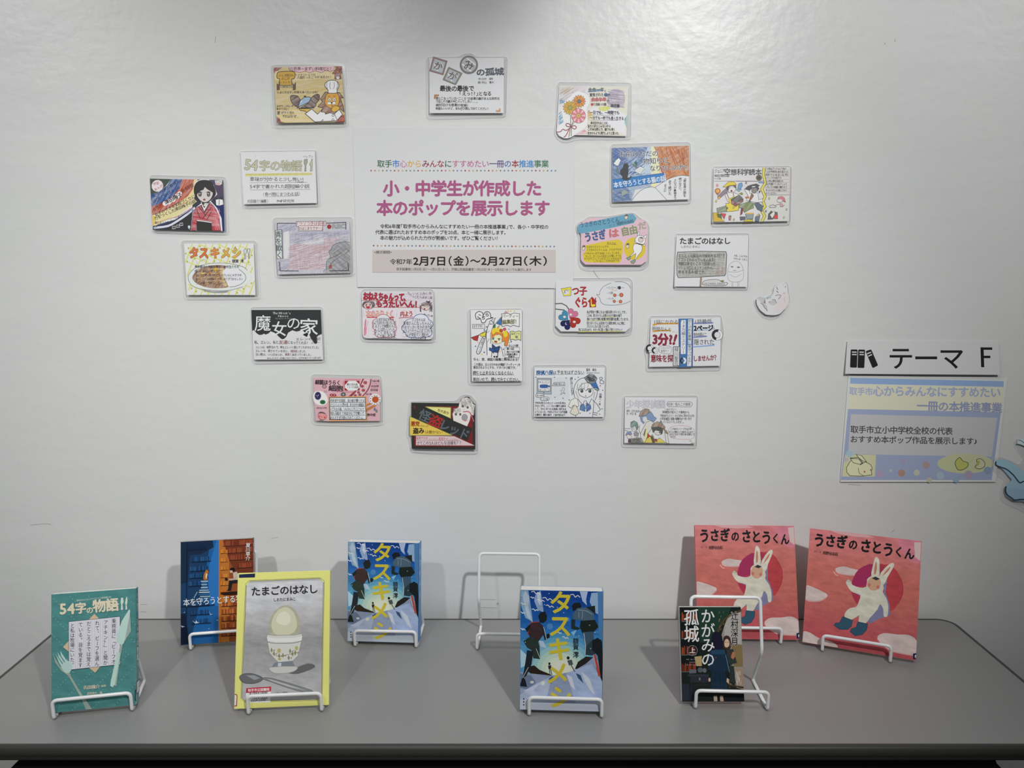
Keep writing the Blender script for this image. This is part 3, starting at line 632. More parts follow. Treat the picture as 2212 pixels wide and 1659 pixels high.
for x, y, c in ((505, 1105, '5c5c38'), (645, 1090, 'c8b850'), (925, 550, '8a8a90'), (1215, 745, '6a6a74'), (1420, 890, 'b8b878'), (1345, 1170, '8a8a70'), (1795, 1130, 'b8b0a0'), (1735, 1305, 'c8b8a8'), (650, 1350, 'd8a878'), (272, 950, 'c8b850')): a.e(c, x, y, 17, 24, 15, ow=6, oc='6a6a50')
a.po('c8a838', E_, 6, (200, 1200), (320, 1210), (360, 1320), (450, 1390), (205, 1400)).po('5a6a44', E_, 5, (280, 1230), (370, 1225), (390, 1330), (300, 1300)).po('c84a50', E_, 6, (365, 1215), (480, 1225), (440, 1340)).po('a87a80', E_, 6, (540, 1290), (590, 1280), (580, 1370), (540, 1360)).l('5a7a3c', 12, (540, 1280), (560, 1265), (600, 1275))
a.po('5a6068', E_, 6, (780, 1290), (900, 1290), (900, 1350), (790, 1370)).po('8a9498', E_, 7, (900, 1230), (1080, 1225), (1060, 1340), (930, 1345)).p('d8a848', (920, 1205), (1075, 1200), (1070, 1230), (925, 1235)).po('c8b838', E_, 6, (860, 1380), (960, 1345), (1060, 1360), (1060, 1396), (870, 1400)).po('6a7480', E_, 6, (1110, 1300), (1190, 1220), (1220, 1260), (1190, 1390), (1110, 1390)).p('c8b83c', (1130, 1280), (1190, 1225), (1200, 1265))
a.po('c87880', '6a4a50', 7, (1600, 920), (1620, 860), (1700, 845), (1750, 880), (1775, 970), (1720, 950)).e('d0ccc8', 1650, 940, 60, 38, ow=6, oc='7a6a64').l('7a7a70', 9, (1550, 1050), (1500, 1030), (1430, 1050), (1440, 1085), (1560, 1080), sm=4, cl=True).po('cc9a9c', '7a5a5c', 6, (1660, 1000), (1710, 1010), (1720, 1070), (1660, 1070)).l('7a6a64', 8, (1560, 1040), (1650, 1010)).l('7a6a64', 8, (1720, 1060), (1755, 1030))
a.po('5a5c58', '3a3a3c', 6, (1385, 1350), (1400, 1230), (1460, 1160), (1520, 1210), (1500, 1340)).po('d6d4d0', '4a4a4a', 6, (1430, 1250), (1530, 1160), (1540, 1240), (1480, 1330)).po('c84a4c', '6a4444', 6, (1515, 1330), (1520, 1250), (1600, 1250), (1600, 1335)).po('5d6864', '4a4a4a', 6, (1540, 1250), (1545, 1185), (1590, 1190), (1600, 1250))

# rainbow portrait card
a = card((300, 360, K), [(230, 255), (1820, 290), (1870, 1400), (310, 1375)], [(205, 170), (1885, 210), (1935, 1450), (290, 1405)],
    'laminated card with rainbow bands and a dark-haired woman in a red kimono', sc='d0d0d0')
a.p('353545', (1200, 275), (1820, 290), (1870, 1400), (312, 1374), (310, 1290), (800, 1150), (1160, 900)).p('4a4058', (1520, 285), (1820, 290), (1835, 640), (1700, 690)).p('1c2a5e', (1650, 820), (1845, 830), (1869, 1399), (1815, 1399), (1790, 1100)).p('2c2c30', (700, 1280), (1160, 1000), (1120, 1390), (312, 1374), (600, 1360))
a.p('3f4a3c', (230, 256), (690, 268), (560, 440), (380, 560), (255, 610)).p('1d4f8e~30', (690, 267), (930, 272), (870, 480), (700, 680), (480, 800), (275, 865), (255, 610), (460, 530), (600, 410), sm=0).p('b04a26~30', (930, 272), (1190, 276), (1170, 480), (1060, 640), (850, 800), (560, 960), (290, 1060), (275, 862), (480, 800), (700, 680), (870, 480))
a.p('d8cc8c~35', (1190, 276), (1260, 276), (1200, 700), (1260, 760), (980, 960), (860, 1080), (620, 1150), (380, 1280), (305, 1285), (290, 1060), (560, 960), (850, 800), (1060, 640), (1170, 480)).p('d8b83c~80', (290, 1060), (350, 1090), (340, 1280), (305, 1285))
a.l('b03048', 8, (340, 1240), (600, 1150), (860, 1080), (980, 1000), (1200, 870), sm=3).l('b03048', 8, (700, 880), (1000, 790), (1180, 690), sm=3)
a.l('c8ccda', 46, (330, 1330), (640, 1290), (860, 1170), (1060, 1030), (1220, 890), sm=3).t('38477c', 'be mother ・ ツダウメコの本', 340, 1330, 1200, 930, 50, b=.02, j=.5)
a.t('20305a', '女子の学ぶ意味も', 290, 650, 880, 300, 78, b=.03, j=.5).t('20305a', 'はじめて知った自分の', 300, 770, 880, 440, 70, b=.03, j=.5)
a.t('5a2a1a', '女性が苦しいしくみの教育制度', 310, 940, 1180, 380, 84, b=.02, j=.6)
a.t(INK, '女子のできる学校づくりに', 350, 1060, 1210, 640, 78, b=.03, j=.4).t(INK, '力をつくした津田梅子の話', 340, 1140, 1230, 740, 80, b=.03, j=.4).t(INK, '本しょ・・・', 350, 1220, 660, 1190, 66, b=.03)
for x, y, r in ((570, 800, 62), (650, 760, 66), (740, 710, 66), (830, 640, 64), (880, 590, 60)): a.e('b83040', x, y, r, r)
for x, y, r in ((570, 800, 54), (650, 760, 60), (740, 710, 60), (830, 640, 58), (880, 590, 54)): a.e('dcdce0', x, y, r, r)
a.t(INK, '津田梅子', 560, 790, 930, 590, 100, b=.035)
a.e('d9cfd2', 395, 415, 128, 130, 10, 12).t('8a4048', '学習', 300, 380, 430, 350, 66, b=.01).t('8a4048', 'まんが', 330, 510, 510, 400, 64, b=.01)
a.p('d6d6d8', (1350, 275), (1500, 275), (1620, 400), (1700, 600), (1560, 750), (1700, 900), (1800, 1120), (1825, 1399), (1140, 1392), (1170, 1000), (1250, 880), (1360, 790), (1210, 620), (1190, 420), (1260, 300))
a.p('2c2c2c', (1200, 600), (1195, 430), (1270, 320), (1400, 285), (1540, 310), (1630, 430), (1670, 600), (1560, 740), (1430, 780), (1290, 740), sm=3)
a.p('c6bfba', (1260, 620), (1300, 560), (1420, 440), (1500, 480), (1600, 560), (1580, 660), (1520, 740), (1430, 775), (1330, 730), sm=2).p('2c2c2c', (1250, 620), (1300, 540), (1400, 500), (1425, 440), (1480, 490), (1600, 560), (1560, 440), (1440, 400), (1300, 460))
for x in (1325, 1510): a.e('5c5a5a', x, 600, 34, 48, ow=8, oc='222224').e('e8e8e8', x - 8, 585, 9, 12).l('222224', 12, (x - 55, 560), (x, 545), (x + 50, 560), sm=3)
a.e('a05a58', 1420, 715, 24, 20, ow=6, oc='3a2a2a').l('8a7a78', 5, (1405, 650), (1412, 668))
a.p('2c2c2c', (1360, 780), (1540, 760), (1480, 830), (1420, 900)).p('c6bfba', (1430, 790), (1500, 790), (1450, 880), (1400, 840))
a.po('b02c3c~100', '26262a', 9, (1240, 900), (1360, 830), (1420, 980), (1540, 770), (1640, 870), (1740, 1050), (1790, 1395), (1600, 1395), (1580, 1200), (1270, 1160), (1250, 1392), (1150, 1390), (1180, 1020))
for L_ in ([(1300, 870), (1460, 1070)], [(1580, 880), (1390, 1130)], [(1350, 850), (1430, 1000), (1540, 800)], [(1260, 940), (1340, 1130)], [(1580, 980), (1480, 1160)]): a.l('26262a', 13, *L_)
a.hatch('d8909a', 6, (1620, 900, 1770, 1380), 30, 80, 150).p('2c2c2a', (1270, 1180), (1590, 1215), (1595, 1396), (1262, 1392)).l('e0e0e0', 18, (1270, 1165), (1590, 1215))
a.p('dededf', (1670, 720), (1740, 705), (1820, 720), (1835, 820), (1740, 850), (1680, 830)).l('2f6a4c', 14, (1745, 710), (1742, 845)).p('e0dede', (1640, 300), (1800, 290), (1800, 370), (1740, 410), (1660, 390)).l('a02c3c', 8, (1650, 355), (1800, 350)).t(INK, 'つだうめこ', 1640, 325, 1805, 320, 44, b=.02).t('a02c3c', '伝記', 1660, 385, 1760, 390, 46, b=.03)
for x, y in ((770, 1320), (860, 1290), (930, 1250)): a.l('c8c8cc', 8, (x - 35, y - 20), (x + 30, y - 30), (x + 35, y + 30), (x - 30, y + 36), cl=True).l('c8c8cc', 6, (x, y - 25), (x, y + 33))
a.e('c8ccd0', 1100, 1310, 26, 34).l('c8ccd0', 12, (1100, 1340), (1110, 1365))

# fork and knife lettering card
a = card((500, 305, K), [(185, 235), (1805, 215), (1860, 1345), (275, 1370)], [(165, 205), (1845, 185), (1905, 1390), (270, 1430)],
    'laminated white card with olive outlined lettering, fork and knife above a yellow line', sc='cfcfd1', lr=50)
a.t('b4b49a', '54', 275, 500, 570, 530, 300, b=.03, ol='5a5c4c', ow=.03).t('b4b49a', '字の物語', 600, 535, 1530, 535, 235, b=.022, ol='5a5c4c', ow=.03).t('4a4a4a', 'イレブン', 1550, 335, 1770, 330, 56, b=.01, j=.5)
a.po('9a9a84', '5a5c4c', 9, (1575, 400), (1640, 385), (1645, 460), (1615, 520), (1620, 650), (1590, 655), (1595, 520), (1570, 480)).po('b4b49a', '5a5c4c', 9, (1700, 480), (1750, 375), (1752, 520), (1750, 645), (1710, 650), (1720, 540), (1695, 510))
a.l('c9c878~0', 60, (300, 735), (1745, 710)).l('b89a38', 9, (310, 722), (900, 720), (1750, 708))
a.t('46464a', '意味が分かると少し怖い！', 400, 825, 1630, 830, 96, b=.008, j=.5).l('6a6a6a', 6, (400, 905), (1000, 900), (1650, 895)).t('46464a', '54字で書かれた超短編小説', 400, 990, 1700, 980, 92, b=.008, j=.5).l('6a6a6a', 6, (410, 1060), (1720, 1048))
a.t('46464a', '（食べ物にまつわる話）', 680, 1155, 1500, 1150, 84, b=.008, j=.5).l('6a6a6a', 6, (745, 1210), (1470, 1185)).t('46464a', '氏田雄介（編著）', 350, 1310, 810, 1305, 74, b=.012, j=.5).t('46464a', 'PHP研究所', 990, 1305, 1370, 1300, 72, b=.012, j=.4)
a.hatch('6a6a6a', 5, (1370, 880, 1610, 900), 12, 0, 80).e('6a6a6a', 515, 330, 6)

# camera frame card
a = card((570, 450, K), [(225, 295), (1850, 265), (1905, 1405), (310, 1435)], [(170, 195), (1925, 180), (1960, 1440), (270, 1485)],
    'laminated card of a pencilled grey and violet sky inside a recording camera frame', sc='c4c3c6')
a.p('b4b2bc~10', (226, 296), (1848, 266), (1903, 1404), (311, 1434)).p('a2a1b4~5', (560, 540), (1850, 480), (1855, 560), (1300, 640), (560, 760)).p('b8a4ab~0', (560, 800), (1560, 600), (1600, 700), (1400, 1000), (1250, 1330), (500, 1330), (640, 1080)).p('cbcbcc', (430, 480), (540, 470), (555, 1090), (440, 1090))
a.p('c8c6c8~0', (700, 740), (1300, 660), (1300, 760), (1000, 800)).hatch('8d8c9c', 5, (560, 520, 1840, 800), 130, -8, 160).hatch('a5848c', 5, (520, 800, 1450, 1330), 190, -12, 150).hatch('9293ac', 6, (300, 340, 700, 520), 60, -30, 110).hatch('9090a8', 6, (300, 1110, 560, 1400), 50, -30, 110).hatch('cfcdd0', 6, (560, 560, 1400, 1350), 80, -12, 160)
a.p('88898c~130', (1862, 740), (1900, 1400), (1330, 1410), (1360, 1160), (1440, 1060), (1410, 930), (1490, 820), (1600, 740), (1750, 700)).hatch('6e6e76', 6, (1480, 760, 1890, 1390), 60, -38, 170).l('4c505a', 9, (1860, 740), (1780, 725), (1560, 770), (1480, 830), (1470, 900), (1415, 930), (1430, 1000), (1450, 1070), (1370, 1130), (1355, 1240), (1370, 1340), (1320, 1330), (1310, 1400), sm=2)
a.l('6a5a34', 14, (1430, 1090), (1550, 1040), (1680, 960), sm=3).l('8a6a3c', 10, (1720, 920), (1870, 840)).l('4a4c54', 10, (1450, 1210), (1580, 1100), (1700, 1020)).e('8a5048', 1450, 1265, 34, 50, 20)
for L_ in ([(285, 470), (285, 325), (690, 325)], [(1350, 322), (1775, 305), (1780, 465)], [(345, 1170), (360, 1358), (760, 1360)], [(1430, 1358), (1845, 1352), (1830, 1190)]): a.l('26262c', 15, *L_)
a.po('c6cac9', '34343a', 10, (240, 480), (385, 465), (420, 1090), (290, 1100)).l('6c6e74', 26, (385, 470), (412, 1090)).t('3a444c', '青を欺く', 305, 495, 345, 1095, 135, b=.015, v=True)
a.po('d0c8c8', '4a4044', 10, (700, 285), (1340, 280), (1345, 370), (1270, 375), (1275, 485), (750, 492), (750, 395), (705, 395)).l('9a4248', 10, (750, 380), (1340, 372)).t('8a4046', '『ウソつきは役者', 710, 332, 1320, 322, 84, b=.012, j=.4).t('7a3a40', 'のはじまりです!!』', 755, 440, 1275, 435, 80, b=.02, j=.4)
a.e('8e262c', 1415, 398, 48, 50).t('9aa09c', 'REC', 1480, 395, 1760, 385, 120, b=.02, ol='3c4044', ow=.04)

# curry plate card
a = card((370, 500, K), [(265, 265), (1780, 262), (1835, 1380), (350, 1378)], [(190, 190), (1850, 195), (1925, 1440), (300, 1455)],
    'laminated card with a curry and rice plate on a lime checked cloth', sc='d2d2d0')
def cl_(P): return P
for i in range(-3, 13):
    x = 300 + i * 150
    p0 = np.array([x, 270.]); p1 = np.array([x - 400, 1375.]); q = []
    for t in np.linspace(0, 1, 12):
        p = p0 + (p1 - p0) * t
        lo = 265 + 85 * t + 8; hi = 1780 + 55 * t - 8
        if lo < p[0] < hi: q.append(tuple(p))
    if len(q) > 2: a.l('c4c968', 24, *q)
    p0 = np.array([250., 300 + (i - 6) * 160.]); q = []
    for t in np.linspace(0, 1, 14):
        p = p0 + np.array([1600., 640.]) * t; k = (p[1] - 265) / 1115
        if 275 < p[1] < 1370 and 273 + 85 * k < p[0] < 1772 + 55 * k: q.append(tuple(p))
    if len(q) > 2: a.l('c8cc70', 22, *q)
for x, y in ((365, 365), (615, 325), (715, 365), (1050, 355), (1385, 340), (310, 480), (510, 590), (785, 580), (935, 645), (1560, 590), (345, 655), (1265, 655), (450, 1235), (550, 1300), (740, 1300), (1440, 1330), (1575, 1245), (1745, 1125), (1680, 665), (1745, 520)): a.e('a8a63c', x, y, 16, 20)
a.p('8e9094', (640, 1240), (900, 1300), (1250, 1290), (1150, 1335), (820, 1320), sm=3)
a.p('cfd4d0', (370, 1010), (450, 850), (640, 740), (900, 690), (1200, 695), (1450, 740), (1700, 880), (1740, 1010), (1650, 1140), (1480, 1240), (1200, 1290), (800, 1270), (480, 1190), sm=4).l('5a5e66', 9, (1650, 850), (1600, 790), (1450, 735), (1200, 692), (900, 690), (640, 740), (450, 850), (370, 1010), (480, 1190), (800, 1270), (1200, 1285), (1480, 1225), (1560, 1205), sm=4)
a.p('8f6a4c~25', (460, 1010), (520, 890), (660, 790), (850, 740), (1140, 735), (1170, 830), (1130, 960), (1200, 1080), (1260, 1200), (1000, 1235), (760, 1210), (560, 1130), sm=4).p('a98660~45', (560, 960), (700, 850), (1000, 780), (1130, 850), (1110, 960), (1180, 1090), (900, 1130), (620, 1090), sm=3).p('c4ac70~60', (1060, 790), (1150, 800), (1130, 950), (1180, 1060), (1220, 1190), (1130, 1160), (1080, 960), sm=2)
a.hatch('6a4630', 9, (500, 800, 1120, 1170), 60, -20, 70).hatch('cba878', 8, (560, 820, 1150, 1150), 70, -30, 50).e('c8a53c', 970, 830, 48, 46).e('c8b45c', 690, 910, 44, 20).e('b8703c', 830, 900, 24, 34)
a.p('d3d3d6', (1130, 850), (1250, 800), (1420, 815), (1560, 900), (1610, 1030), (1540, 1130), (1400, 1190), (1260, 1200), (1200, 1080), (1130, 960), sm=3).l('6e7278', 12, (1470, 820), (1590, 920), (1620, 1030), (1540, 1130), (1400, 1190), (1270, 1205), sm=4)
for ch, x0, c in (('タ', 385, 'c87040'), ('ス', 600, 'c86a3c'), ('キ', 840, 'cc8040'), ('メ', 1075, 'd0a048'), ('シ', 1310, 'd0a850')): a.t(c, ch, x0, 465, x0 + 205, 470, 250, b=.045, ol='6a4a2a', ow=.03)
a.t('40444c', '額賀 澪', 1320, 645, 1570, 645, 76, b=.03)
a.po('c8ccc8', '5a5c64', 9, (1565, 420), (1595, 375), (1635, 400), (1625, 460), (1605, 500), (1615, 590), (1592, 600), (1590, 500)).po('c8ccc8', '5a5c64', 9, (1650, 375), (1705, 375), (1700, 440), (1685, 480), (1695, 580), (1675, 590), (1668, 480), (1650, 440))
for y, s, x0, x1 in ((768, '長距離走の青春を舞台に高校生たちを', 510, 1480), (862, '描いた駅伝小説です', 510, 1020), (950, 'とにかく熱い気持ちになりたい人におすすめ', 530, 1530), (1033, 'おいしそうな料理もたくさん出てきておもしろい', 530, 1560), (1112, 'ぜひ読んでみてください！', 580, 1230)): a.t('30343c', s, x0, y, x1, y, 62, b=.022, j=.6)
a.l('9a9aa0', 6, (550, 640), (560, 700), (580, 750), sm=3).l('8e9096', 7, (650, 660), (665, 620), (720, 605), (760, 640), (750, 690), sm=4)
# black and white witch house card
a = card((520, 640, K), [(222, 298), (1735, 295), (1795, 1370), (290, 1372)], [(190, 228), (1780, 222), (1855, 1410), (275, 1440)],
    'laminated card, black dripping top half with white brush lettering, white below', sc='c6c6c8', white=195)
a.p('2d2f31', (223, 299), (1734, 296), (1762, 820), (1690, 850), (1650, 890), (1668, 1000), (1640, 1035), (1600, 1020), (1530, 920), (1490, 840), (1470, 790), (1320, 740), (1210, 768), (1120, 738), (1030, 790), (990, 880), (950, 920), (900, 935), (850, 900), (790, 840), (730, 790), (650, 762), (600, 810), (540, 832), (500, 812), (470, 835), (400, 840), (340, 800), (290, 740), (262, 740), (250, 760))
a.t('c6c8c8', 'The Witch\'s', 690, 365, 1080, 370, 66, b=.01, j=.4).t('c6c8c8', 'House', 810, 430, 1030, 430, 54, b=.005, j=.4).t('9c9e9e', 'The Diary of Ellen', 745, 485, 1110, 480, 34, j=.3)
a.t('cccece', '魔', 300, 590, 650, 590, 350, b=.006).t('cccece', '女', 670, 710, 1000, 715, 320, b=.01).t('cccece', 'の', 990, 590, 1300, 590, 290, b=.005).t('cccece', '家', 1270, 670, 1680, 680, 370, b=.012)
a.p('1d1f21', (1350, 750), (1420, 740), (1400, 790)).p('1d1f21', (1350, 830), (1440, 790), (1470, 810), (1440, 885), (1370, 850))
a.t('2e3034', 'エレンの日記', 1195, 932, 1735, 925, 66, b=.02, j=.4).t('2e3034', 'ふみー', 1525, 1010, 1725, 1003, 50, b=.03, j=.4)
a.t('2e3034', '私、エレン。私と', 300, 1005, 830, 1000, 76, b=.022, j=.6).t('7a3434', '友達', 830, 1000, 1020, 1000, 88, b=.022).t('2e3034', 'になってくれる？', 1020, 1005, 1490, 1015, 72, b=.022, j=.6)
for y, s, x0, x1 in ((1105, 'エレンは、病気なので、誰もエレンと遊んでくれませんでした。', 325, 1735), (1185, 'エレンは、愛されている女に、', 325, 1080), (1192, 'しました。', 1240, 1440), (1262, '白い靴は、いつのまにか、', 330, 962), (1265, 'く染まっていました。', 1075, 1565)): a.t('34363a', s, x0, y, x1, y + 5, 58, b=.022, j=.6)
a.t('7a4444', '嫉妬', 1085, 1192, 1235, 1193, 64, b=.02).t('7a4444', '真黒', 965, 1262, 1070, 1265, 58, b=.02)
a.t('34363a', 'おもしろいので、ぜひ読んでみてください。おすすめ本コーナーにあります。', 580, 1345, 1775, 1338, 46, b=.022, j=.5)

# red title card
a = card((760, 600, K), [(205, 300), (1765, 300), (1770, 1335), (240, 1310)], [(180, 240), (1800, 240), (1845, 1385), (215, 1365)],
    'laminated card with thick red outlined title, two girls\' faces and two cloud bubbles', sc='c8c4c8', white=193, lr=130, sr=100)
a.p('c6bfc6~20', (215, 320), (1755, 320), (1760, 640), (230, 640)).hatch('b89ab0', 5, (230, 690, 1500, 1290), 80, 100, 120).hatch('b8a0a8', 5, (240, 320, 1740, 640), 60, 8, 160)
a.l('b04a34', 12, (215, 492), (1200, 505)).l('b04a34', 12, (480, 640), (1500, 645))
a.t('a3283c', 'おねえちゃんって、', 240, 400, 1240, 430, 175, b=.045, ol='2a2428', ow=.035, j=.3).t('a3283c', 'もうたいへん！', 520, 570, 1500, 580, 160, b=.045, ol='2a2428', ow=.035, j=.3)
a.l('3a3a40', 6, (1215, 310), (1250, 320), (1225, 350), cl=True).l('3a3a40', 6, (1240, 360), (1290, 350), (1280, 385), cl=True).t('34343a', 'いとうみく作', 1320, 345, 1730, 345, 68, b=.012, j=.5).t('34343a', 'つじむらあゆこ絵', 1300, 415, 1750, 440, 66, b=.012, j=.5)
a.e('54484a~70', 362, 590, 145, 92).e('c6a8a4', 350, 610, 92, 75, ow=6).p('4a4042~30', (225, 600), (260, 520), (370, 500), (480, 520), (500, 620), (440, 560), (360, 540), (290, 560)).e('26262a', 312, 590, 13, 18).e('26262a', 395, 590, 13, 18).p('b02838', (300, 625), (400, 625), (380, 668), (330, 672)).l('26262a', 6, (300, 625), (400, 625))
a.e('c4b4b0', 1605, 620, 100, 90, ow=7).hatch('54484a', 8, (1500, 530, 1740, 620), 30, -30, 110).hatch('4a4448', 7, (1680, 580, 1750, 740), 26, 80, 120).hatch('4a4448', 7, (1470, 600, 1510, 740), 14, 85, 110).po('3a3438', '2a2428', 6, (1610, 495), (1650, 520), (1700, 500), (1680, 545), (1630, 540)).l('26262a', 8, (1545, 600), (1590, 625)).l('26262a', 8, (1690, 590), (1630, 640)).e('8a2030', 1578, 680, 18, 20)
a.l('b43028', 20, (325, 858), (920, 862)).t('b8402c', '本のみりょく', 310, 785, 910, 785, 150, b=.05).t('dcc4bc', '本のみりょく', 310, 785, 910, 785, 130, b=.0)
a.l('b04050', 14, (1020, 875), (1330, 850)).t('8a3a34', '内よう', 1050, 790, 1330, 780, 120, b=.03, ol='d0a0a8', ow=.05)
for x, y, r in ((680, 920, 150), (560, 980, 110), (800, 990, 120), (850, 1090, 120), (560, 1060, 100), (620, 1190, 120), (820, 1200, 120), (710, 1150, 170)): a.e('a83048', x, y, r + 12, r * .8 + 12, n=16)
for x, y, r in ((680, 920, 150), (560, 980, 110), (800, 990, 120), (850, 1090, 120), (560, 1060, 100), (620, 1190, 120), (820, 1200, 120), (710, 1150, 170)): a.e('c8c8cc', x, y, r, r * .8, n=16)
for x, y, r in ((1500, 930, 170), (1300, 1010, 150), (1640, 1010, 118), (1200, 1090, 110), (1300, 1190, 130), (1450, 1200, 130), (1620, 1180, 125), (1450, 1080, 230)): a.e('28447c', x, y, r + 12, r * .8 + 12, n=16)
for x, y, r in ((1500, 930, 170), (1300, 1010, 150), (1640, 1010, 118), (1200, 1090, 110), (1300, 1190, 130), (1450, 1200, 130), (1620, 1180, 125), (1450, 1080, 230)): a.e('c9c9d2', x, y, r, r * .8, n=16)
for i, (s, x0, x1) in enumerate((('ふまがおばあちゃ', 530, 920), ('んよりお大きい目いろいろ', 450, 960), ('うるさいで時間ちゃん', 450, 960), ('んとはたいへん', 490, 950), ('すごくおもしろ', 490, 950), ('くて楽しめるよ', 540, 960))): a.t('2e2e34', s, x0, 905 + i * 73, x1, 905 + i * 73, 70, b=.022, j=.6); a.l('8a8a90', 5, (450, 940 + i * 73), (975, 942 + i * 73))
for i, (s, x0, x1) in enumerate((('ココちゃんは', 1300, 1600), ('お母さんになっちゃんと', 1120, 1750), ('のおせっかいをわのまれ女', 1090, 1755), ('どうぶつやさんにばココちゃ', 1110, 1750), ('んが安全だと思われ', 1180, 1680), ('しいところです', 1290, 1620))): a.t('2e2e34', s, x0, 908 + i * 82, x1, 910 + i * 82, 76, b=.022, j=.6); a.l('8a8a90', 5, (1110, 945 + i * 84), (1750, 948 + i * 84))
a.t('2e2e34', 'オーブンぞ', 1560, 790, 1755, 840, 44, b=.03, j=.6).hatch('c25a78', 8, (270, 900, 320, 1250), 14, 95, 160)

# tall party magazine card
a = card((980, 660, K), [(365, 100), (1480, 95), (1490, 1635), (400, 1640)], [(300, 75), (1510, 60), (1520, 1680), (345, 1690)],
    'tall laminated card with a blonde cartoon girl pointing up and party bunting', sc='cacacc', white=192)
B_ = '26262a'
a.l(B_, 7, (370, 700), (540, 640), (700, 545), (900, 400), (1040, 240), (1130, 150))
a.po('a43030', B_, 9, (378, 695), (545, 640), (515, 770), (440, 750)).po('c8be40', B_, 9, (550, 635), (705, 560), (690, 680), (650, 700)).po('2f6a44', B_, 7, (845, 445), (905, 405), (905, 500), (850, 490)).po('3c6aa0', B_, 9, (925, 390), (1040, 255), (1030, 430)).p('a88a98', (1070, 190), (1130, 110), (1180, 165))
for x, y, c in ((1185, 130, 'c8a850'), (1240, 125, 'd0a850'), (1320, 125, 'd8a840'), (665, 532, '4a5a7a'), (475, 885, '3c7a98'), (610, 1060, 'c8b840'), (665, 1015, '44548a'), (1005, 1000, 'd0b040'), (1200, 515, '8a8aa0'), (1250, 785, '44548a'), (1210, 805, 'a8a840'), (535, 800, 'c8a0a0'), (715, 465, '5a5a60'), (1080, 950, '5a6a8a'), (770, 1035, 'b04a50')): a.e(c, x, y, 17, 15)
a.p('e0e0e2', (780, 330), (740, 480), (705, 640), (720, 1100), (830, 1110), (815, 800), (860, 430)).l(B_, 13, (770, 390), (735, 480), (705, 620), (720, 850), (725, 1075)).l(B_, 10, (860, 430), (800, 620), (800, 830)).l(B_, 8, (780, 545), (730, 600)).l(B_, 8, (730, 800), (770, 720)).po('d4d4d4', B_, 11, (775, 350), (850, 300), (910, 265), (880, 320), (870, 400), (790, 410)).hatch(B_, 6, (790, 320, 880, 400), 14, 40, 50)
for P_ in ([(470, 220), (490, 160), (560, 130), (630, 165), (640, 210), (690, 140), (760, 140), (800, 200), (805, 260), (860, 265), (720, 300), (680, 365), (610, 370), (580, 290), (500, 300)],): a.po('cfcfd1', B_, 15, *P_, sm=3)
a.t(B_, 'こち', 510, 220, 690, 280, 96, b=.04).t(B_, 'ら', 680, 205, 770, 195, 96, b=.04).po('cacacc', B_, 8, (405, 410), (670, 405), (680, 495), (410, 495)).t(B_, 'おすすめ！', 425, 450, 660, 445, 60, b=.025)
a.po('cacacc', B_, 12, (640, 680), (690, 690), (620, 900), (570, 1030), (520, 1050), (500, 990), (590, 760), sm=3).t('3a3a3e', '実は再アピール', 655, 700, 545, 1020, 50, b=.02, v=True)
a.p('2c4268', (830, 820), (920, 900), (1000, 870), (1010, 920), (970, 1030), (830, 1010)).po('28508a', B_, 8, (775, 910), (880, 950), (990, 900), (960, 980), (900, 960), (850, 1010), (770, 970)).l(B_, 12, (830, 1000), (820, 1120)).l(B_, 16, (960, 1000), (955, 1120)).l(B_, 9, (1000, 890), (1040, 930), (1080, 1110), sm=3).p(B_, (840, 1020), (880, 1050), (860, 1000)).e(B_, 885, 1110, 20).e(B_, 935, 1112, 20)
a.po('d4cfa6', B_, 6, (820, 690), (900, 640), (1040, 650), (1060, 770), (1000, 820), (900, 830), (830, 780), sm=2)
a.p('c07434', (810, 560), (880, 500), (1060, 560), (1060, 690), (990, 620), (900, 650), (820, 720)).p('d4bc38', (830, 520), (900, 480), (1040, 500), (1040, 600), (920, 570), (860, 630), (830, 610)).po('c87a34', B_, 7, (1060, 640), (1100, 550), (1180, 580), (1215, 680), (1180, 800), (1160, 880), (1100, 860), (1110, 780), (1050, 780), sm=3).p('d4bc38', (1075, 560), (1140, 550), (1175, 640), (1120, 690), (1080, 640), sm=3).po('c9a838', B_, 6, (950, 470), (985, 435), (1000, 450), (960, 495))
a.e('b8442c', 1030, 545, 36, 34, ow=7).e('c05058', 1105, 515, 34, 30, ow=6).e('3c6888', 862, 720, 19, 26).e('3c6888', 985, 735, 19, 26).l(B_, 8, (830, 745), (850, 700), (890, 690)).l(B_, 8, (950, 720), (1020, 715)).po('a82840', B_, 6, (880, 765), (945, 775), (935, 810), (890, 795))
for x0, y0, x1, y1, c in ((1040, 180, 1430, 440, 'cfcfcd'), (1225, 565, 1465, 740, 'c6c98c')):
    a.po(c, B_, 10, (x0, y0), ((x0 + x1) / 2 - 60, y0 - 10), ((x0 + x1) / 2, y0 + 15), ((x0 + x1) / 2 + 70, y0 - 15), (x1, y0), (x1 - 5, y1 + 20), ((x0 + x1) / 2 + 60, y1 - 10), ((x0 + x1) / 2, y1 + 15), ((x0 + x1) / 2 - 70, y1 - 10), (x0 + 10, y1 + 15))
a.t('3a3a3e', 'パーティー', 1050, 230, 1415, 235, 86, b=.01).t('5a5a2c', '編集部！', 1055, 360, 1420, 350, 104, b=.03, j=.4).t('3a3a3e', '深木ソウ', 1240, 615, 1440, 620, 58, b=.02).t('3a3a3e', '著', 1330, 685, 1400, 685, 58, b=.02)
a.l('5a5a60', 6, (1110, 910), (1160, 905), (1430, 905), (1440, 1000), (1425, 1130), (1110, 1130), cl=True).t(B_, 'なんと大賞！', 1190, 870, 1440, 870, 56, b=.02).t(B_, '第12回', 1150, 940, 1310, 940, 52, b=.025)
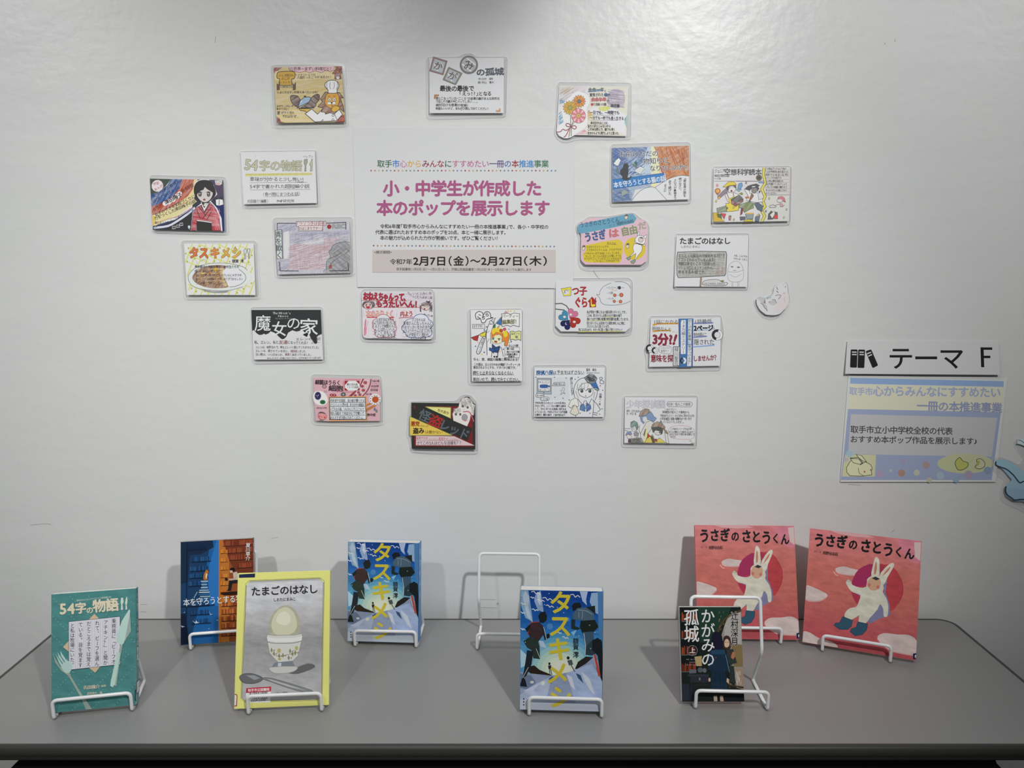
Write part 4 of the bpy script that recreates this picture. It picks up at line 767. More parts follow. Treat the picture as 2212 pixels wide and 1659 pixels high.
for y, s, x0, x1 in ((1005, '角川つばさ文庫', 1150, 1430), (1060, '小説賞応募の', 1120, 1390), (1110, '受賞作！', 1180, 1360)): a.t(B_, s, x0, y, x1, y, 48, b=.025, j=.4)
for y, s, x0, x1, h in ((1165, 'ねぇ、君、雑誌の編集に興味はある？', 430, 1450, 66), (1275, 'この話は、主人公のやめが雑誌「パーティー」を', 440, 1450, 62), (1340, '復活させようとする、ドタバタ小説です。', 425, 1385, 62), (1455, '読むと止まらなくなるぐらい', 420, 1290, 84), (1595, '面白いので、読んでみてください。', 420, 1465, 78)): a.t('2e2e32', s, x0, y, x1, y + 8, h, b=.018, j=.5)
a.l('5a5a5e', 8, (415, 1505), (900, 1500), (1310, 1500))

# bob-haired girl with a cap card
a = card((1120, 765, K), [(345, 298), (1875, 298), (1850, 1362), (335, 1355)], [(290, 240), (1920, 230), (1905, 1395), (315, 1400)],
    'laminated card with an ink drawing of a bob-haired girl in a cap and blue bow', sc='c8c9cb', white=190)
a.p('c4c8cc~0', (360, 500), (1100, 500), (1100, 1000), (360, 1000)).t('2c5484', '探偵八保', 385, 405, 750, 400, 92, b=.05).t('2c4264', 'は', 750, 405, 820, 405, 80, b=.03).t('2e3238', '予言をはずさない', 835, 400, 1430, 400, 84, b=.02, j=.4).l('3c6a9c', 9, (380, 455), (800, 452)).l('4a5058', 6, (800, 445), (1430, 438))
a.t('2e3238', '蕗見　真也', 1475, 348, 1690, 345, 64, b=.03, j=.4).t('2e3238', 'みたまめ(てのひら)', 1475, 412, 1770, 410, 40, b=.03, j=.4)
a.po('9aa2aa', '3a3e46', 8, (400, 525), (715, 525), (715, 870), (400, 860)).po('cccdd0', '2e3238', 9, (425, 550), (695, 555), (690, 805), (425, 805))
for y, c in ((605, 'cfcfd2'), (775, 'cfcfd2')): a.po(c, '3a3e46', 6, (500, y - 28), (650, y - 26), (660, y), (650, y + 26), (500, y + 26), (480, y), sm=2).e(None, 455, y, 16, 20, ow=6, oc='3a3e46').hatch('3a3e46', 5, (510, y - 8, 630, y + 10), 8, 0, 22)
a.po('345890', '28407a', 6, (480, 665), (630, 665), (640, 700), (625, 730), (480, 730), (465, 700), sm=2).e('3a3e46', 665, 700, 18, 22).e('3a3e46', 550, 830, 14, 10)
a.po('cdd0d4', '2e3238', 9, (735, 685), (770, 620), (1000, 612), (1010, 685), (780, 690)).t('26282e', '未来が見える', 765, 655, 995, 655, 48, b=.04)
a.po('cdd0d4', '2e3238', 9, (375, 880), (420, 855), (540, 860), (555, 900), (540, 935), (400, 938), sm=2).t('26282e', '犯人的中', 395, 900, 550, 900, 42, b=.04).po('cdd0d4', '2e3238', 9, (480, 960), (520, 935), (650, 935), (660, 970), (640, 1005), (500, 1005), sm=2).t('26282e', 'いちの鳥', 500, 975, 640, 975, 40, b=.04)
a.l('4a5058', 7, (905, 790), (940, 800), (960, 730), (1000, 750), (980, 830), (1020, 860), (960, 850), (910, 885), (950, 820), sm=3)
for x, y in ((785, 505), (1035, 520), (1300, 503), (1232, 547), (790, 935), (968, 955), (1103, 993), (378, 500), (1778, 685), (1828, 785), (1812, 1185), (1335, 1280), (1760, 1300), (1548, 1280)): a.e('4a4c54', x, y, 12, 11)
for i, (s, x1) in enumerate((('予知を見る少女とどっかの名探な', 1030), ('月正いずれ、いくつかの事件を解決', 1030), ('して、それにまつわる探偵と言がめる', 1040), ('ようになった。今回もどのような不思議', 1055), ('な事件が、事件の解決　八保が挑みます！', 1045))): a.t('2e3036', s, 355, 1058 + i * 64, x1, 1062 + i * 64, 52, b=.026, j=.6)
a.t('2e3238', '謎とき×さわぎ', 1150, 500, 1175, 885, 54, b=.02, v=True).l('6a6aa0', 6, (1118, 530), (1160, 890)).t('3a3e44', '依頼へ×本', 1785, 850, 1760, 1110, 56, b=.02, v=True)
a.l('3a3e46', 10, (1760, 520), (1800, 500), (1830, 530), (1790, 560), (1850, 590), (1840, 640), (1770, 630), (1780, 570), sm=2, cl=True)
O_ = '4c5056'
a.l(O_, 11, (1220, 940), (1200, 800), (1230, 660), (1320, 550), (1440, 510), sm=4).l(O_, 11, (1720, 780), (1700, 900), (1660, 1000), sm=3).po('cdcdcf', O_, 9, (1300, 760), (1400, 640), (1560, 640), (1620, 780), (1600, 880), (1500, 940), (1440, 940), (1330, 890), sm=2)
for L_ in ([(1380, 620), (1350, 720), (1400, 710)], [(1440, 640), (1430, 760), (1465, 800), (1500, 760), (1525, 640)], [(1270, 780), (1290, 640)], [(1240, 800), (1300, 960)], [(1660, 820), (1630, 960)]): a.l(O_, 7, *L_)
for x in (1375, 1550): a.e('3c4c44', x, 800, 34, 38).l('26282c', 14, (x - 75, 790), (x - 30, 755), (x + 50, 755), sm=3).e('d0d4d0', x - 8, 785, 7)
a.l(O_, 7, (1445, 915), (1462, 890), (1475, 915), (1445, 918)).e('5a5c60', 1468, 848, 5)
a.po('5d676c~35', '2c3034', 8, (1430, 515), (1530, 440), (1640, 450), (1710, 520), (1680, 600), (1600, 655), (1500, 620), sm=1).hatch('2c3034', 8, (1470, 470, 1680, 600), 30, 38, 110).po('3c64a0', '2c4470', 6, (1580, 660), (1680, 600), (1760, 780), (1700, 720), (1640, 730)).po('8a9a9c', '34444a', 9, (1630, 730), (1700, 730), (1740, 790), (1680, 780))
a.po('cdcec6', O_, 9, (1080, 1130), (1140, 1000), (1230, 950), (1280, 980), (1310, 1110), (1290, 1140), (1180, 1110), (1150, 1170)).po('c8c4b4', O_, 9, (1170, 1180), (1220, 1100), (1270, 1160), (1310, 1250), (1260, 1320), (1180, 1310), (1120, 1260), sm=2).l(O_, 9, (1240, 1310), (1240, 1360))
for L_ in ([(1290, 970), (1390, 1100), (1440, 1000)], [(1460, 1000), (1520, 1100), (1590, 960)], [(1600, 980), (1700, 1080), (1780, 1200), (1720, 1250)], [(1640, 1000), (1610, 1360)], [(1610, 1260), (1720, 1280)], [(1610, 1300), (1710, 1320)]): a.l(O_, 10, *L_)
a.po('2f5288~30', '28406c', 8, (1350, 1100), (1420, 1080), (1445, 1240), (1330, 1200)).po('2f5288~30', '28406c', 8, (1470, 1060), (1560, 1100), (1575, 1180), (1480, 1245)).hatch('5a80b0', 8, (1350, 1090, 1560, 1230), 22, 38, 80)

# pink cell card
a = card((640, 790, K), [(370, 262), (1805, 290), (1830, 560), (1845, 700), (1800, 850), (1825, 1195), (1500, 1200), (760, 1205), (420, 1190), (400, 850), (360, 720), (380, 560)], [(310, 185), (1850, 215), (1890, 720), (1900, 1265), (1500, 1290), (420, 1265), (350, 1200), (335, 880), (295, 720), (320, 560)],
    'laminated pink card with germs, blood cells and a lined text box', sc='c09aa0', white=190)
a.p('c29ca4', (371, 264), (1803, 292), (1824, 1194), (421, 1188)).t('3a2a34', '細菌ほうらく', 405, 360, 960, 375, 104, b=.05).t('3a2a34', '細胞', 700, 490, 1015, 500, 130, b=.05).e('c29ca4', 607, 452, 42, 38, ow=12, oc='3a2a34').t('3a2a34', 'の', 575, 452, 640, 452, 48, b=.03).t('3a2a34', 'さん', 595, 560, 670, 565, 42, b=.02).t('b04060', 'さいぼう', 780, 560, 970, 565, 38, b=.02)
a.po('8e3236', '5a2a2e', 6, (1440, 290), (1465, 290), (1380, 460), (1250, 620), (1170, 690), (1110, 690), (1260, 560), (1390, 400)).p('c8a8ae', (1470, 290), (1590, 290), (1550, 470), (1480, 600), (1400, 690), (1190, 690), (1350, 520)).l('7a3040', 22, (1620, 290), (1600, 420), (1530, 560), (1400, 700), sm=3)
for x, y, r in ((1495, 370, 38), (1430, 450, 34), (1455, 535, 34), (1350, 580, 26), (1380, 630, 30), (1280, 645, 26)): a.e('b04a54', x, y, r, r * .8, ow=8, oc='5a2c38').l('5a2c38', 7, (x - 14, y), (x + 14, y - 4))
for x, y in ((1555, 330), (1500, 475), (1405, 575), (1340, 670), (1230, 668)): a.e('dcd4d8', x, y, 22, 18, ow=4, oc='6a4a54')
a.p('8a2428', (1045, 330), (1370, 330), (1375, 540), (1050, 540)).p('d3d0da', (1130, 332), (1290, 332), (1375, 410), (1375, 470), (1310, 540), (1130, 540), (1055, 480), (1055, 420)).t('3c3c44', '魔の活水器', 1090, 408, 1330, 412, 54, b=.02, j=.4).t('3c3c44', 'くさった細胞', 1090, 468, 1350, 470, 50, b=.02, j=.4)
for i in range(9): a.l('b85860', 8, (1050 + i * 38, 320), (1068 + i * 38, 298), (1088 + i * 38, 320), sm=3)
for i in range(6): a.l('b85860', 8, (1038, 340 + i * 38), (1012, 358 + i * 38), (1040, 378 + i * 38), sm=3); a.l('b85860', 8, (1050 + i * 38, 560), (1068 + i * 38, 580), (1088 + i * 38, 560), sm=3)
a.t('3a2a34', '大血小板', 1640, 335, 1800, 335, 48, b=.03).t('3a2a34', '白血球', 1620, 445, 1790, 445, 48, b=.03).t('3a2a34', '好中球', 1610, 530, 1770, 535, 52, b=.03).t('b04860', 'ちいさなせん', 1640, 385, 1780, 390, 24).t('b04860', 'けんせつてき', 1620, 490, 1775, 495, 24).t('3a2a34', '血小板', 1510, 615, 1640, 620, 36, b=.03)
a.p('d0d0d2', (365, 700), (390, 580), (500, 548), (620, 600), (690, 740), (640, 840), (540, 862), (420, 820), sm=3)
def germ(cx, cy, rx, ry, c, n=16):
    q = [(cx + (rx if k % 2 else rx * .8) * math.cos(math.pi * k / n), cy + (ry if k % 2 else ry * .8) * math.sin(math.pi * k / n)) for k in range(2 * n)]; a.p(c, *q)
germ(468, 655, 78, 98, '2c2450'); germ(575, 790, 68, 52, '275c34', 9); germ(1020, 625, 62, 56, '4c5456', 10); a.e('8a9292', 1020, 625, 22)
a.p('c8c8d0', (425, 640), (455, 650), (430, 655)).p('c8c8d0', (460, 650), (485, 625), (480, 655)).e('c8c8d0', 458, 677, 8, 6)
for x in (765, 825): a.e('8a2028', x, 638, 40, 30).e('c29ca4', x, 638, 16, 12)
a.t('8a2028', 'ム', 850, 660, 890, 660, 44, b=.05)
a.l('c08a5c', 20, (700, 680), (1520, 670), (1545, 1180), (730, 1192), (700, 680)).l('d0a878', 8, (712, 690), (1508, 680), (1535, 1176), (740, 1182), cl=True)
a.po('c9ccd0', '2c2e36', 14, (722, 695), (1498, 690), (1522, 1160), (732, 1165))
for i, s in enumerate(('赤血球や白血球、血小板が働くのは', 'まじいじょいに熱中症、私ちの中の細菌は', 'いてなおる風、いんかんじきじについて', '知れる絵まで本自分らで守働いて', 'あるのでぜひ読んでみてください。')):
    y = 755 + i * 92; a.t('2e2e36', s, 735, y, 1485, y + 2, 72, b=.02, j=.6)
    if i < 4: a.l('4a4c56', 10, (728, y + 42), (1495, y + 42))
a.p('a8703c', (1520, 840), (1610, 800), (1640, 830), (1520, 880)).p('a8703c', (1520, 930), (1700, 840), (1750, 860), (1520, 1000))
a.e('d2d2d0', 1712, 730, 125, 122, n=26).e('a84a24', 1718, 735, 70, 70, ow=4, oc='7a3018')
for k in range(11): t = k * 2 * math.pi / 11; a.e('2e3440', 1712 + 100 * math.cos(t), 740 + 95 * math.sin(t), 10, 12, math.degrees(t), 8)
for x, y in ((1705, 940), (1745, 980)): a.po('6a7a86', '3a4450', 6, (x, y - 36), (x + 20, y + 10), (x, y + 32), (x - 20, y + 10), sm=2)
a.t('3a2a34', '熱中症', 1540, 1065, 1725, 1065, 64, b=.035).t('3a2a34', 'ぶたさんレイサビ', 440, 915, 670, 915, 44, b=.03)
a.po('cc8a88', '5a3a40', 8, (480, 1100), (490, 1020), (560, 1000), (640, 1040), (655, 1120), (600, 1165), (520, 1150), sm=3).p('5a5054', (485, 1040), (520, 1000), (600, 1005), (645, 1050), (560, 1030)).e('c03444', 508, 1100, 16).e('c03444', 620, 1118, 18).e('8a2430', 556, 1110, 10).l('3a2a34', 5, (510, 1070), (530, 1078)).l('3a2a34', 5, (590, 1078), (612, 1072)).p('7c7a5c', (505, 1170), (600, 1160), (600, 1185), (515, 1188))

# black and red thief card
a = card((850, 830, K), [(388, 402), (1420, 415), (1470, 340), (1560, 275), (1640, 275), (1730, 400), (1775, 450), (1778, 1410), (402, 1395), (400, 1110), (355, 1110), (345, 695), (390, 700)], [(345, 370), (1360, 355), (1450, 250), (1580, 210), (1700, 250), (1820, 400), (1858, 1450), (1790, 1480), (900, 1475), (400, 1440), (355, 1160), (305, 1100), (330, 640)],
    'laminated black and red card with a diagonal title and yellow triangles', sc='2e302c', white=188, lr=60)
a.p('2b2c2a', (388, 402), (1776, 425), (1778, 1410), (402, 1395)).p('722222', (445, 470), (550, 470), (455, 690)).p('6e2020', (620, 480), (1400, 480), (1720, 490), (1725, 1350), (460, 1340), (450, 1110), (1290, 1110))
a.po('d0c880', '8a9458', 14, (690, 490), (1245, 510), (1240, 740)).t('6a4a20', '秋木真作', 960, 560, 1200, 640, 72, b=.02)
a.p('262a28', (480, 430), (560, 440), (1720, 960), (1610, 1220), (1560, 1200), (400, 690), (460, 690)).p('2b2c2a', (400, 560), (560, 470), (1710, 985), (1610, 1230), (400, 700))
a.t('566066', '怪', 560, 640, 800, 745, 250, b=.02).t('982c28', '盗', 770, 745, 1060, 860, 260, b=.035).t('525c64', 'レッド', 1010, 850, 1640, 1130, 250, b=.03)
a.po('cbb050', '8a9458', 14, (352, 700), (1280, 1105), (360, 1105)).t('82281e', '悪党', 380, 860, 570, 860, 110, b=.04).t('5a4018', 'からしか', 590, 905, 760, 908, 50, b=.02).t('1e1e24', '盗み', 425, 1010, 670, 1010, 128, b=.05).t('5a4a1c', 'は働かない', 690, 1035, 1070, 1040, 74, b=.02)
a.p('c4b0b4', (492, 1118), (1320, 1125), (1765, 1325), (492, 1320)).t('9a3038', '紅月アスカ', 500, 1165, 745, 1170, 62, b=.02).t('b08a70', '(女中学生)', 750, 1190, 975, 1190, 40, b=.02).t('9a3038', '紅月ケイ', 985, 1180, 1190, 1185, 62, b=.02).t('b0707a', '(ナビ担当)', 1195, 1195, 1420, 1200, 44, b=.02).l('7a5a50', 6, (500, 1212), (1440, 1218))
a.t('2e2e38', 'さてこの2人はどんな活躍を？？', 500, 1275, 1510, 1270, 84, b=.015, j=.3)
a.po('cbc8c4', '5a5854', 6, (1300, 790), (1280, 640), (1330, 540), (1410, 500), (1430, 400), (1500, 310), (1590, 285), (1680, 330), (1730, 430), (1770, 450), (1740, 680), (1680, 660), (1660, 780), (1600, 915))
a.hatch('8a8884', 6, (1450, 310, 1700, 500), 46, 75, 130).hatch('8a8884', 6, (1300, 520, 1460, 640), 30, 80, 90).hatch('8a8884', 5, (1680, 450, 1760, 660), 22, 80, 120)
for x, y in ((1505, 480), (1610, 505), (1355, 655), (1450, 655)): a.e('5a5e54', x, y, 22, 24, ow=6, oc='3a3a3c')
a.l('3a3a3c', 5, (1520, 545), (1545, 545)).l('b05a68', 22, (1510, 600), (1640, 600), (1700, 700), (1745, 810), sm=3).e('8c8e90', 1545, 720, 62, 70, ow=6, oc='5a5a5c').l('b8485c', 10, (1490, 760), (1560, 800), (1620, 780))

# boy detectives card
a = card((1320, 830, K), [(305, 290), (1860, 305), (1815, 1290), (285, 1270)], [(265, 255), (1900, 245), (1880, 1365), (245, 1340)],
    'laminated white card with blue and brown haired young detectives in flat caps', sc='c4c4c6', white=186, lr=70)
a.t('bcbcc2', '少年探偵團', 335, 440, 1185, 440, 185, b=.012, ol='4e5060', ow=.022).po('c4c4c6', '4a4a4e', 8, (1240, 380), (1700, 378), (1760, 400), (1770, 450), (1730, 495), (1250, 492), (1210, 440)).t('3a3a3e', '対決！怪人二十面相', 1225, 440, 1725, 438, 72, b=.012)
a.t('3a3a3e', '原作・江戸川乱歩', 335, 582, 620, 590, 56, b=.02, j=.3).t('3a3a3e', '文・芦辺 拓', 335, 645, 550, 645, 54, b=.02, j=.3).t('3a3a3e', '〜あらすじ〜', 1165, 550, 1430, 548, 52, b=.02)
for y, s, x0, x1 in ((607, '探偵団の怪人二十面相から', 1115, 1705), (685, '予告状がとどく！そんな中に浮かび上がる', 1065, 1815), (752, '少年探偵団と長髪の御曹司が一世一代で', 1065, 1750), (818, '帰ってくるというしらせが…。', 1065, 1600)): a.t('36363a', s, x0, y, x1, y + 4, 62, b=.024, j=.5)
a.l('b09080', 8, (1240, 1000), (1300, 930), (1430, 900), (1600, 900), (1740, 940), (1810, 1010), (1800, 1140), (1700, 1190), (1400, 1180), (1290, 1140), (1240, 1060), sm=4, cl=True)
for y, s, x0, x1 in ((970, 'この本のシリーズでは少年', 1290, 1750), (1035, 'ぼくらに勇気という本がもらえるので', 1250, 1790), (1085, 'きれいなので他の本を読んで', 1260, 1810), (1135, 'みてね！', 1290, 1420)): a.t('36363a', s, x0, y, x1, y + 4, 52, b=.024, j=.5)
G_ = '4a4a4c'
a.po('c2c0ba', G_, 8, (770, 820), (870, 790), (940, 850), (860, 990), (800, 1070), (740, 1275), (640, 1270), (640, 1060)).p('c8c490', (770, 900), (800, 1100), (720, 1270), (700, 1260)).po('7488a8', G_, 6, (630, 700), (750, 650), (860, 590), (900, 640), (930, 700), (990, 740), (930, 820), (860, 780), (780, 770), (700, 860), (650, 800)).p('c6c0ba', (690, 720), (760, 700), (790, 780), (740, 830), (690, 790)).po('8a7868~30', G_, 8, (605, 700), (640, 590), (740, 530), (830, 550), (840, 610), (740, 680))
a.po('c2c0ba', G_, 8, (920, 1000), (1080, 960), (1100, 1060), (1020, 1110), (960, 1080)).p('4e524c', (870, 930), (960, 890), (1130, 930), (1120, 1060), (1080, 1100), (1060, 1020), (960, 1000), (910, 1060)).po('8c7660~20', G_, 8, (870, 940), (900, 870), (1000, 810), (1100, 840), (1175, 930), (1160, 980), (1040, 920)).po('8a7a5c', G_, 6, (1130, 970), (1200, 1000), (1240, 1080), (1170, 1040)).po('c6c4c0', G_, 8, (1160, 1050), (1220, 1070), (1250, 1280), (1200, 1280))
a.po('c0b45c', G_, 8, (720, 1270), (780, 1170), (900, 1090), (960, 1240), (1050, 1160), (1190, 1270)).po('5a504a', G_, 6, (850, 1130), (900, 1120), (950, 1270), (900, 1270)).po('a8402c', G_, 5, (790, 1060), (850, 1120), (780, 1170)).po('a04038', G_, 5, (930, 1190), (990, 1180), (1000, 1240), (950, 1240)).e('3a3a3c', 1050, 1042, 13, 20).e('3a3a3c', 995, 1052, 8, 6).po('60645c', G_, 5, (700, 1090), (740, 980), (760, 960), (720, 1130))
a.po('5d7c74~50', G_, 6, (420, 900), (430, 820), (500, 790), (570, 830), (595, 930), (560, 1000), (520, 920), (440, 950)).po('c4c0bc', G_, 6, (440, 940), (520, 900), (550, 980), (500, 1030), (450, 1000)).e(None, 485, 955, 20, 24, ow=6, oc=G_).po('8a8488', G_, 5, (490, 1060), (540, 1010), (600, 1060), (590, 1130), (500, 1120)).po('70706a~30', G_, 6, (440, 1180), (560, 1150), (660, 1170), (710, 1270), (430, 1268)).hatch('4a4c3c', 6, (450, 1180, 650, 1260), 18, 5, 120)
a.po('7888a8', G_, 6, (305, 1110), (350, 1030), (430, 1020), (450, 1090), (360, 1080)).po('c6c2be', G_, 6, (330, 1100), (440, 1080), (440, 1170), (360, 1180)).e('8a3a34', 410, 1100, 12, 14).p('5a4448', (370, 1190), (430, 1180), (430, 1266), (365, 1264)).l(G_, 7, (290, 960), (420, 965)).l(G_, 7, (290, 1000), (360, 1010)).l(G_, 8, (620, 890), (605, 1000), (640, 1080))
a.e('9aa08c', 1720, 1225, 30, 12).t('4a4a4c', 'おわり', 1725, 1275, 1815, 1278, 28, b=.03)

# three minutes card
a = card((1370, 660, K), [(362, 280), (1880, 262), (1860, 1305), (320, 1330)], [(335, 225), (1900, 205), (1960, 560), (1930, 740), (1890, 1380), (280, 1405), (275, 1100), (230, 960), (300, 780)],
    'laminated card with big dark red characters, blue spine strip and black ring marks', sc='c8c9cb', white=194, lr=60)
a.l('c08a2c', 34, (405, 425), (520, 395), (960, 390)).l('c08a2c', 34, (400, 562), (560, 545), (800, 540)).t('4a4a4e', '1話にかかる', 420, 360, 960, 355, 96, b=.005, j=.4).t('4a4a4e', '時間なんと', 395, 510, 820, 525, 100, b=.005, j=.4).t('b89040', 'smile', 820, 565, 945, 580, 50)
a.t('7c2838', '3分', 390, 735, 740, 745, 260, b=.065).t('7c2838', '?', 730, 740, 860, 740, 260, b=.065).t('7c2838', '!', 820, 740, 950, 740, 280, b=.07, sk=.3)
a.p('3e6a9e', (965, 285), (1290, 282), (1262, 1330), (960, 1335), (1000, 900), (965, 880)).l('2e4470', 14, (975, 290), (985, 900)).l('44447a', 14, (1282, 290), (1258, 1325))
a.p('cfd0d8', (1030, 318), (1122, 316), (1115, 1048), (1010, 1055), (1015, 380)).p('cfd0d8', (1178, 302), (1255, 300), (1240, 840), (1165, 838)).p('cfd0d8', (1162, 858), (1245, 856), (1232, 1310), (1145, 1315))
a.t('4a4e58', '38万編ミステリー', 1078, 325, 1062, 1045, 84, b=.01, v=True).t('34363e', 'かくされた意味に', 1217, 305, 1200, 835, 68, b=.025, v=True).t('34363e', '気がつけるか？', 1205, 862, 1190, 1308, 72, b=.02, v=True)
a.po('c8c9cb', '2e2e34', 13, (850, 895), (985, 895), (978, 1305), (840, 1305)).t('3a3c42', '緑川聖司', 918, 905, 908, 1300, 88, b=.008, v=True)
def ring(cx, cy, r, w, t0=100):
    a.e('d4d4d6', cx, cy, r, r, n=26, ow=7, oc='3a3a40'); a.e('c8c9cb', cx, cy, r - w, r - w, n=22, ow=6, oc='3a3a40')
    q = [(cx + (r) * math.cos(math.radians(t)), cy + r * math.sin(math.radians(t))) for t in range(t0, t0 + 190, 12)]; q2 = [(cx + (r - w) * math.cos(math.radians(t)), cy + (r - w) * math.sin(math.radians(t))) for t in range(t0, t0 + 190, 12)]
    a.p('26262a', *(q + q2[::-1]))
ring(338, 930, 86, 34, 110); ring(450, 975, 70, 30, 100); ring(1805, 638, 118, 52, 105)
a.e('2a2a2e', 1058, 1195, 70, 68).p('cfd4d8', (1060, 1127), (1110, 1145), (1128, 1195), (1110, 1245), (1062, 1262), (1062, 1235), (1092, 1195), (1062, 1155), sm=2).e('3e6a9e', 1052, 1195, 34, 36)
a.l('5a5a60', 6, (545, 1000), (545, 900), (620, 872), (760, 880), (815, 930), (800, 1010), (760, 1045), (620, 1040), sm=3, cl=True).t('6a6a70', 'このエッセイ', 570, 925, 790, 920, 38, b=.01).t('5a5a60', '8分!!', 580, 990, 750, 985, 70, b=.01)
a.t('7c2838', '意味を探', 355, 1150, 840, 1150, 165, b=.03).t('7c2838', 'しませんか？', 1275, 1155, 1830, 1125, 130, b=.03, j=.3)
a.l('7080b8', 30, (1295, 390), (1720, 375)).t('4a4c50', '1話最低', 1305, 350, 1690, 345, 100, b=.005, j=.4).l('8aa6c4', 20, (1290, 545), (1600, 525)).t('16242e', '2ページ', 1295, 495, 1720, 490, 140, b=.06).t('5a7090', 'の', 1690, 500, 1760, 500, 60, b=.02)
a.l('7080b8', 28, (1285, 690), (1580, 668)).t('4a4c50', '物語に', 1290, 640, 1580, 635, 96, b=.005).t('4a4c50', '隠された', 1290, 800, 1740, 790, 130, b=.006, j=.4).l('7f9cc8', 26, (1285, 895), (1500, 880), (1740, 858), sm=4)

# house and hearts card
a = card((1180, 585, K), [(208, 230), (1480, 228), (1830, 235), (1825, 1225), (1720, 1320), (320, 1315), (198, 1190)], [(180, 160), (1890, 145), (1885, 1380), (1500, 1400), (290, 1380), (175, 1290)],
    'laminated white card with four colourful hearts and a red house in its title', sc='c9cacc', white=198, lr=150)
for P_ in ([(208, 232), (205, 720)],): a.l('b8b9bb', 6, *P_)
a.po('d4c62c', '3a4a5a', 8, (325, 385), (540, 355), (535, 540), (380, 548)).p('c9cacc', (365, 420), (500, 410), (490, 512), (385, 518)).l('3a4a5a', 8, (385, 410), (415, 480), (390, 470), (440, 405), (460, 440), (495, 405), sm=3)
a.t('982428', 'つ子', 555, 440, 885, 440, 200, b=.05).t('a02828', 'ぐら', 610, 690, 905, 690, 235, b=.05)
a.p('982428', (995, 560), (1060, 625), (1062, 582), (1082, 582), (1082, 645), (1100, 670), (1080, 685), (1082, 790), (940, 795), (935, 690), (900, 668)).p('d4cc34', (965, 615), (985, 615), (990, 730), (1060, 725), (1065, 765), (1000, 785), (970, 760))
a.l('4a4a4e', 8, (1410, 262), (1250, 340), (1165, 450), (1155, 520), (1095, 515), (1160, 590), (1190, 680), (1290, 740), (1560, 740), (1740, 700), (1825, 655), sm=3).l('4a4a4e', 8, (1490, 240), (1640, 238), (1770, 285), (1835, 375), sm=3).t('4a4a4e', '〜シリーズ●〜', 1300, 370, 1690, 368, 72, b=.008).e('2c3040', 1592, 368, 34, 36).l('c08858', 8, (1405, 415), (1540, 430))
a.t('4a4a4e', '・小説', 1300, 480, 1455, 480, 60, b=.01).t('4a4a4e', '・マンガ', 1300, 608, 1465, 605, 54, b=.01)
for x, y, r in ((1490, 532, 34), (1632, 525, 42), (1478, 663, 30), (1613, 668, 34)): a.e('b04c38', x, y, r, r, ow=6, oc='6a5a3c'); a.e('c87858', x, y, r * .5, r * .5)
a.l('4a4a4e', 6, (1545, 532), (1580, 530)).l('4a4a4e', 6, (1525, 666), (1560, 666))
a.dots('4a4a4e', 12, (205, 715), (330, 708), 8).dots('4a4a4e', 12, (340, 710), (440, 760), 7).dots('4a4a4e', 12, (445, 768), (490, 840), 6).dots('4a4a4e', 12, (205, 830), (390, 852), 11)
def heart(cx, cy, s, ang, c, oc):
    q = []
    for k in range(26):
        t = 2 * math.pi * k / 26; x = 16 * math.sin(t) ** 3; y = -(13 * math.cos(t) - 5 * math.cos(2 * t) - 2 * math.cos(3 * t) - math.cos(4 * t))
        x, y = x * s / 16, y * s / 16; A_ = math.radians(ang); q.append((cx + x * math.cos(A_) - y * math.sin(A_), cy + x * math.sin(A_) + y * math.cos(A_)))
    a.po(c, oc, 8, *q)
heart(385, 985, 118, -48, '3a7ea0', '285a78'); heart(568, 930, 118, 30, 'bc6a88', '8a4460'); heart(430, 1160, 118, 220, '15184e', '10123a'); heart(610, 1105, 128, 140, '9c281e', '7a2018')
for x, y in ((395, 1000), (608, 1108), (530, 950)): a.e('d2cccc', x, y, 34, 28, ow=4, oc='5a5a64', n=8)
a.e('cdcdd6', 435, 1145, 24, 28).e('15184e', 446, 1140, 20, 24)
for y, s, x1, hl in ((895, '私が初めて夢になる小説は四つ子ぐらしです。', 1765, 0), (970, 'この本、四つ子ぐらしは角川つばさ文庫の小説で', 1640, 1), (1048, '角川つばさ文庫小説賞の特別賞を受賞しています。', 1810, 1), (1135, '四つ子ぐらしは初めて小説を読む人に特に', 1710, 0), (1205, 'オススメしたいと思っています。', 1390, 0)):
    if hl: a.l('ccc88c', 16, (1240 if y < 1000 else 880, y + 32), (1470 if y < 1000 else 1420, y + 32))
    a.t('3a3c3c', s, 880, y, x1, y + 4, 68, b=.016, j=.5)
a.l('ccc870', 16, (700, 1318), (1640, 1312)).t('3a3c3c', '気になる方はぜひ、今すぐ手に取って読んで見てください!!', 700, 1280, 1655, 1282, 68, b=.016, j=.5)

# rabbit suit card (shaped, pink)
a = card((1230, 440, K), [(250, 660), (165, 540), (190, 440), (340, 385), (400, 330), (520, 305), (850, 310), (1250, 225), (1385, 210), (1465, 320), (1600, 345), (1690, 430), (1705, 560), (1690, 1040), (1660, 1250), (1560, 1330), (340, 1325), (245, 1220)], [(215, 690), (150, 560), (160, 420), (320, 350), (420, 270), (850, 265), (1300, 185), (1430, 190), (1530, 290), (1680, 360), (1750, 470), (1745, 1300), (1600, 1410), (400, 1425), (260, 1370), (215, 1250)],
    'cut-out pink laminated card with a blue banner and a figure in a white rabbit suit', sc='c8aab4', white=198, lr=60, sr=40)
a.p('cbacb8', (262, 640), (390, 335), (850, 312), (1600, 350), (1690, 430), (1703, 560), (1680, 1240), (1560, 1328), (345, 1323), (250, 1215)).p('5a93ac', (170, 540), (200, 450), (850, 312), (1250, 228), (1385, 214), (1460, 320), (1400, 420), (900, 530), (420, 620), (250, 652), (190, 620))
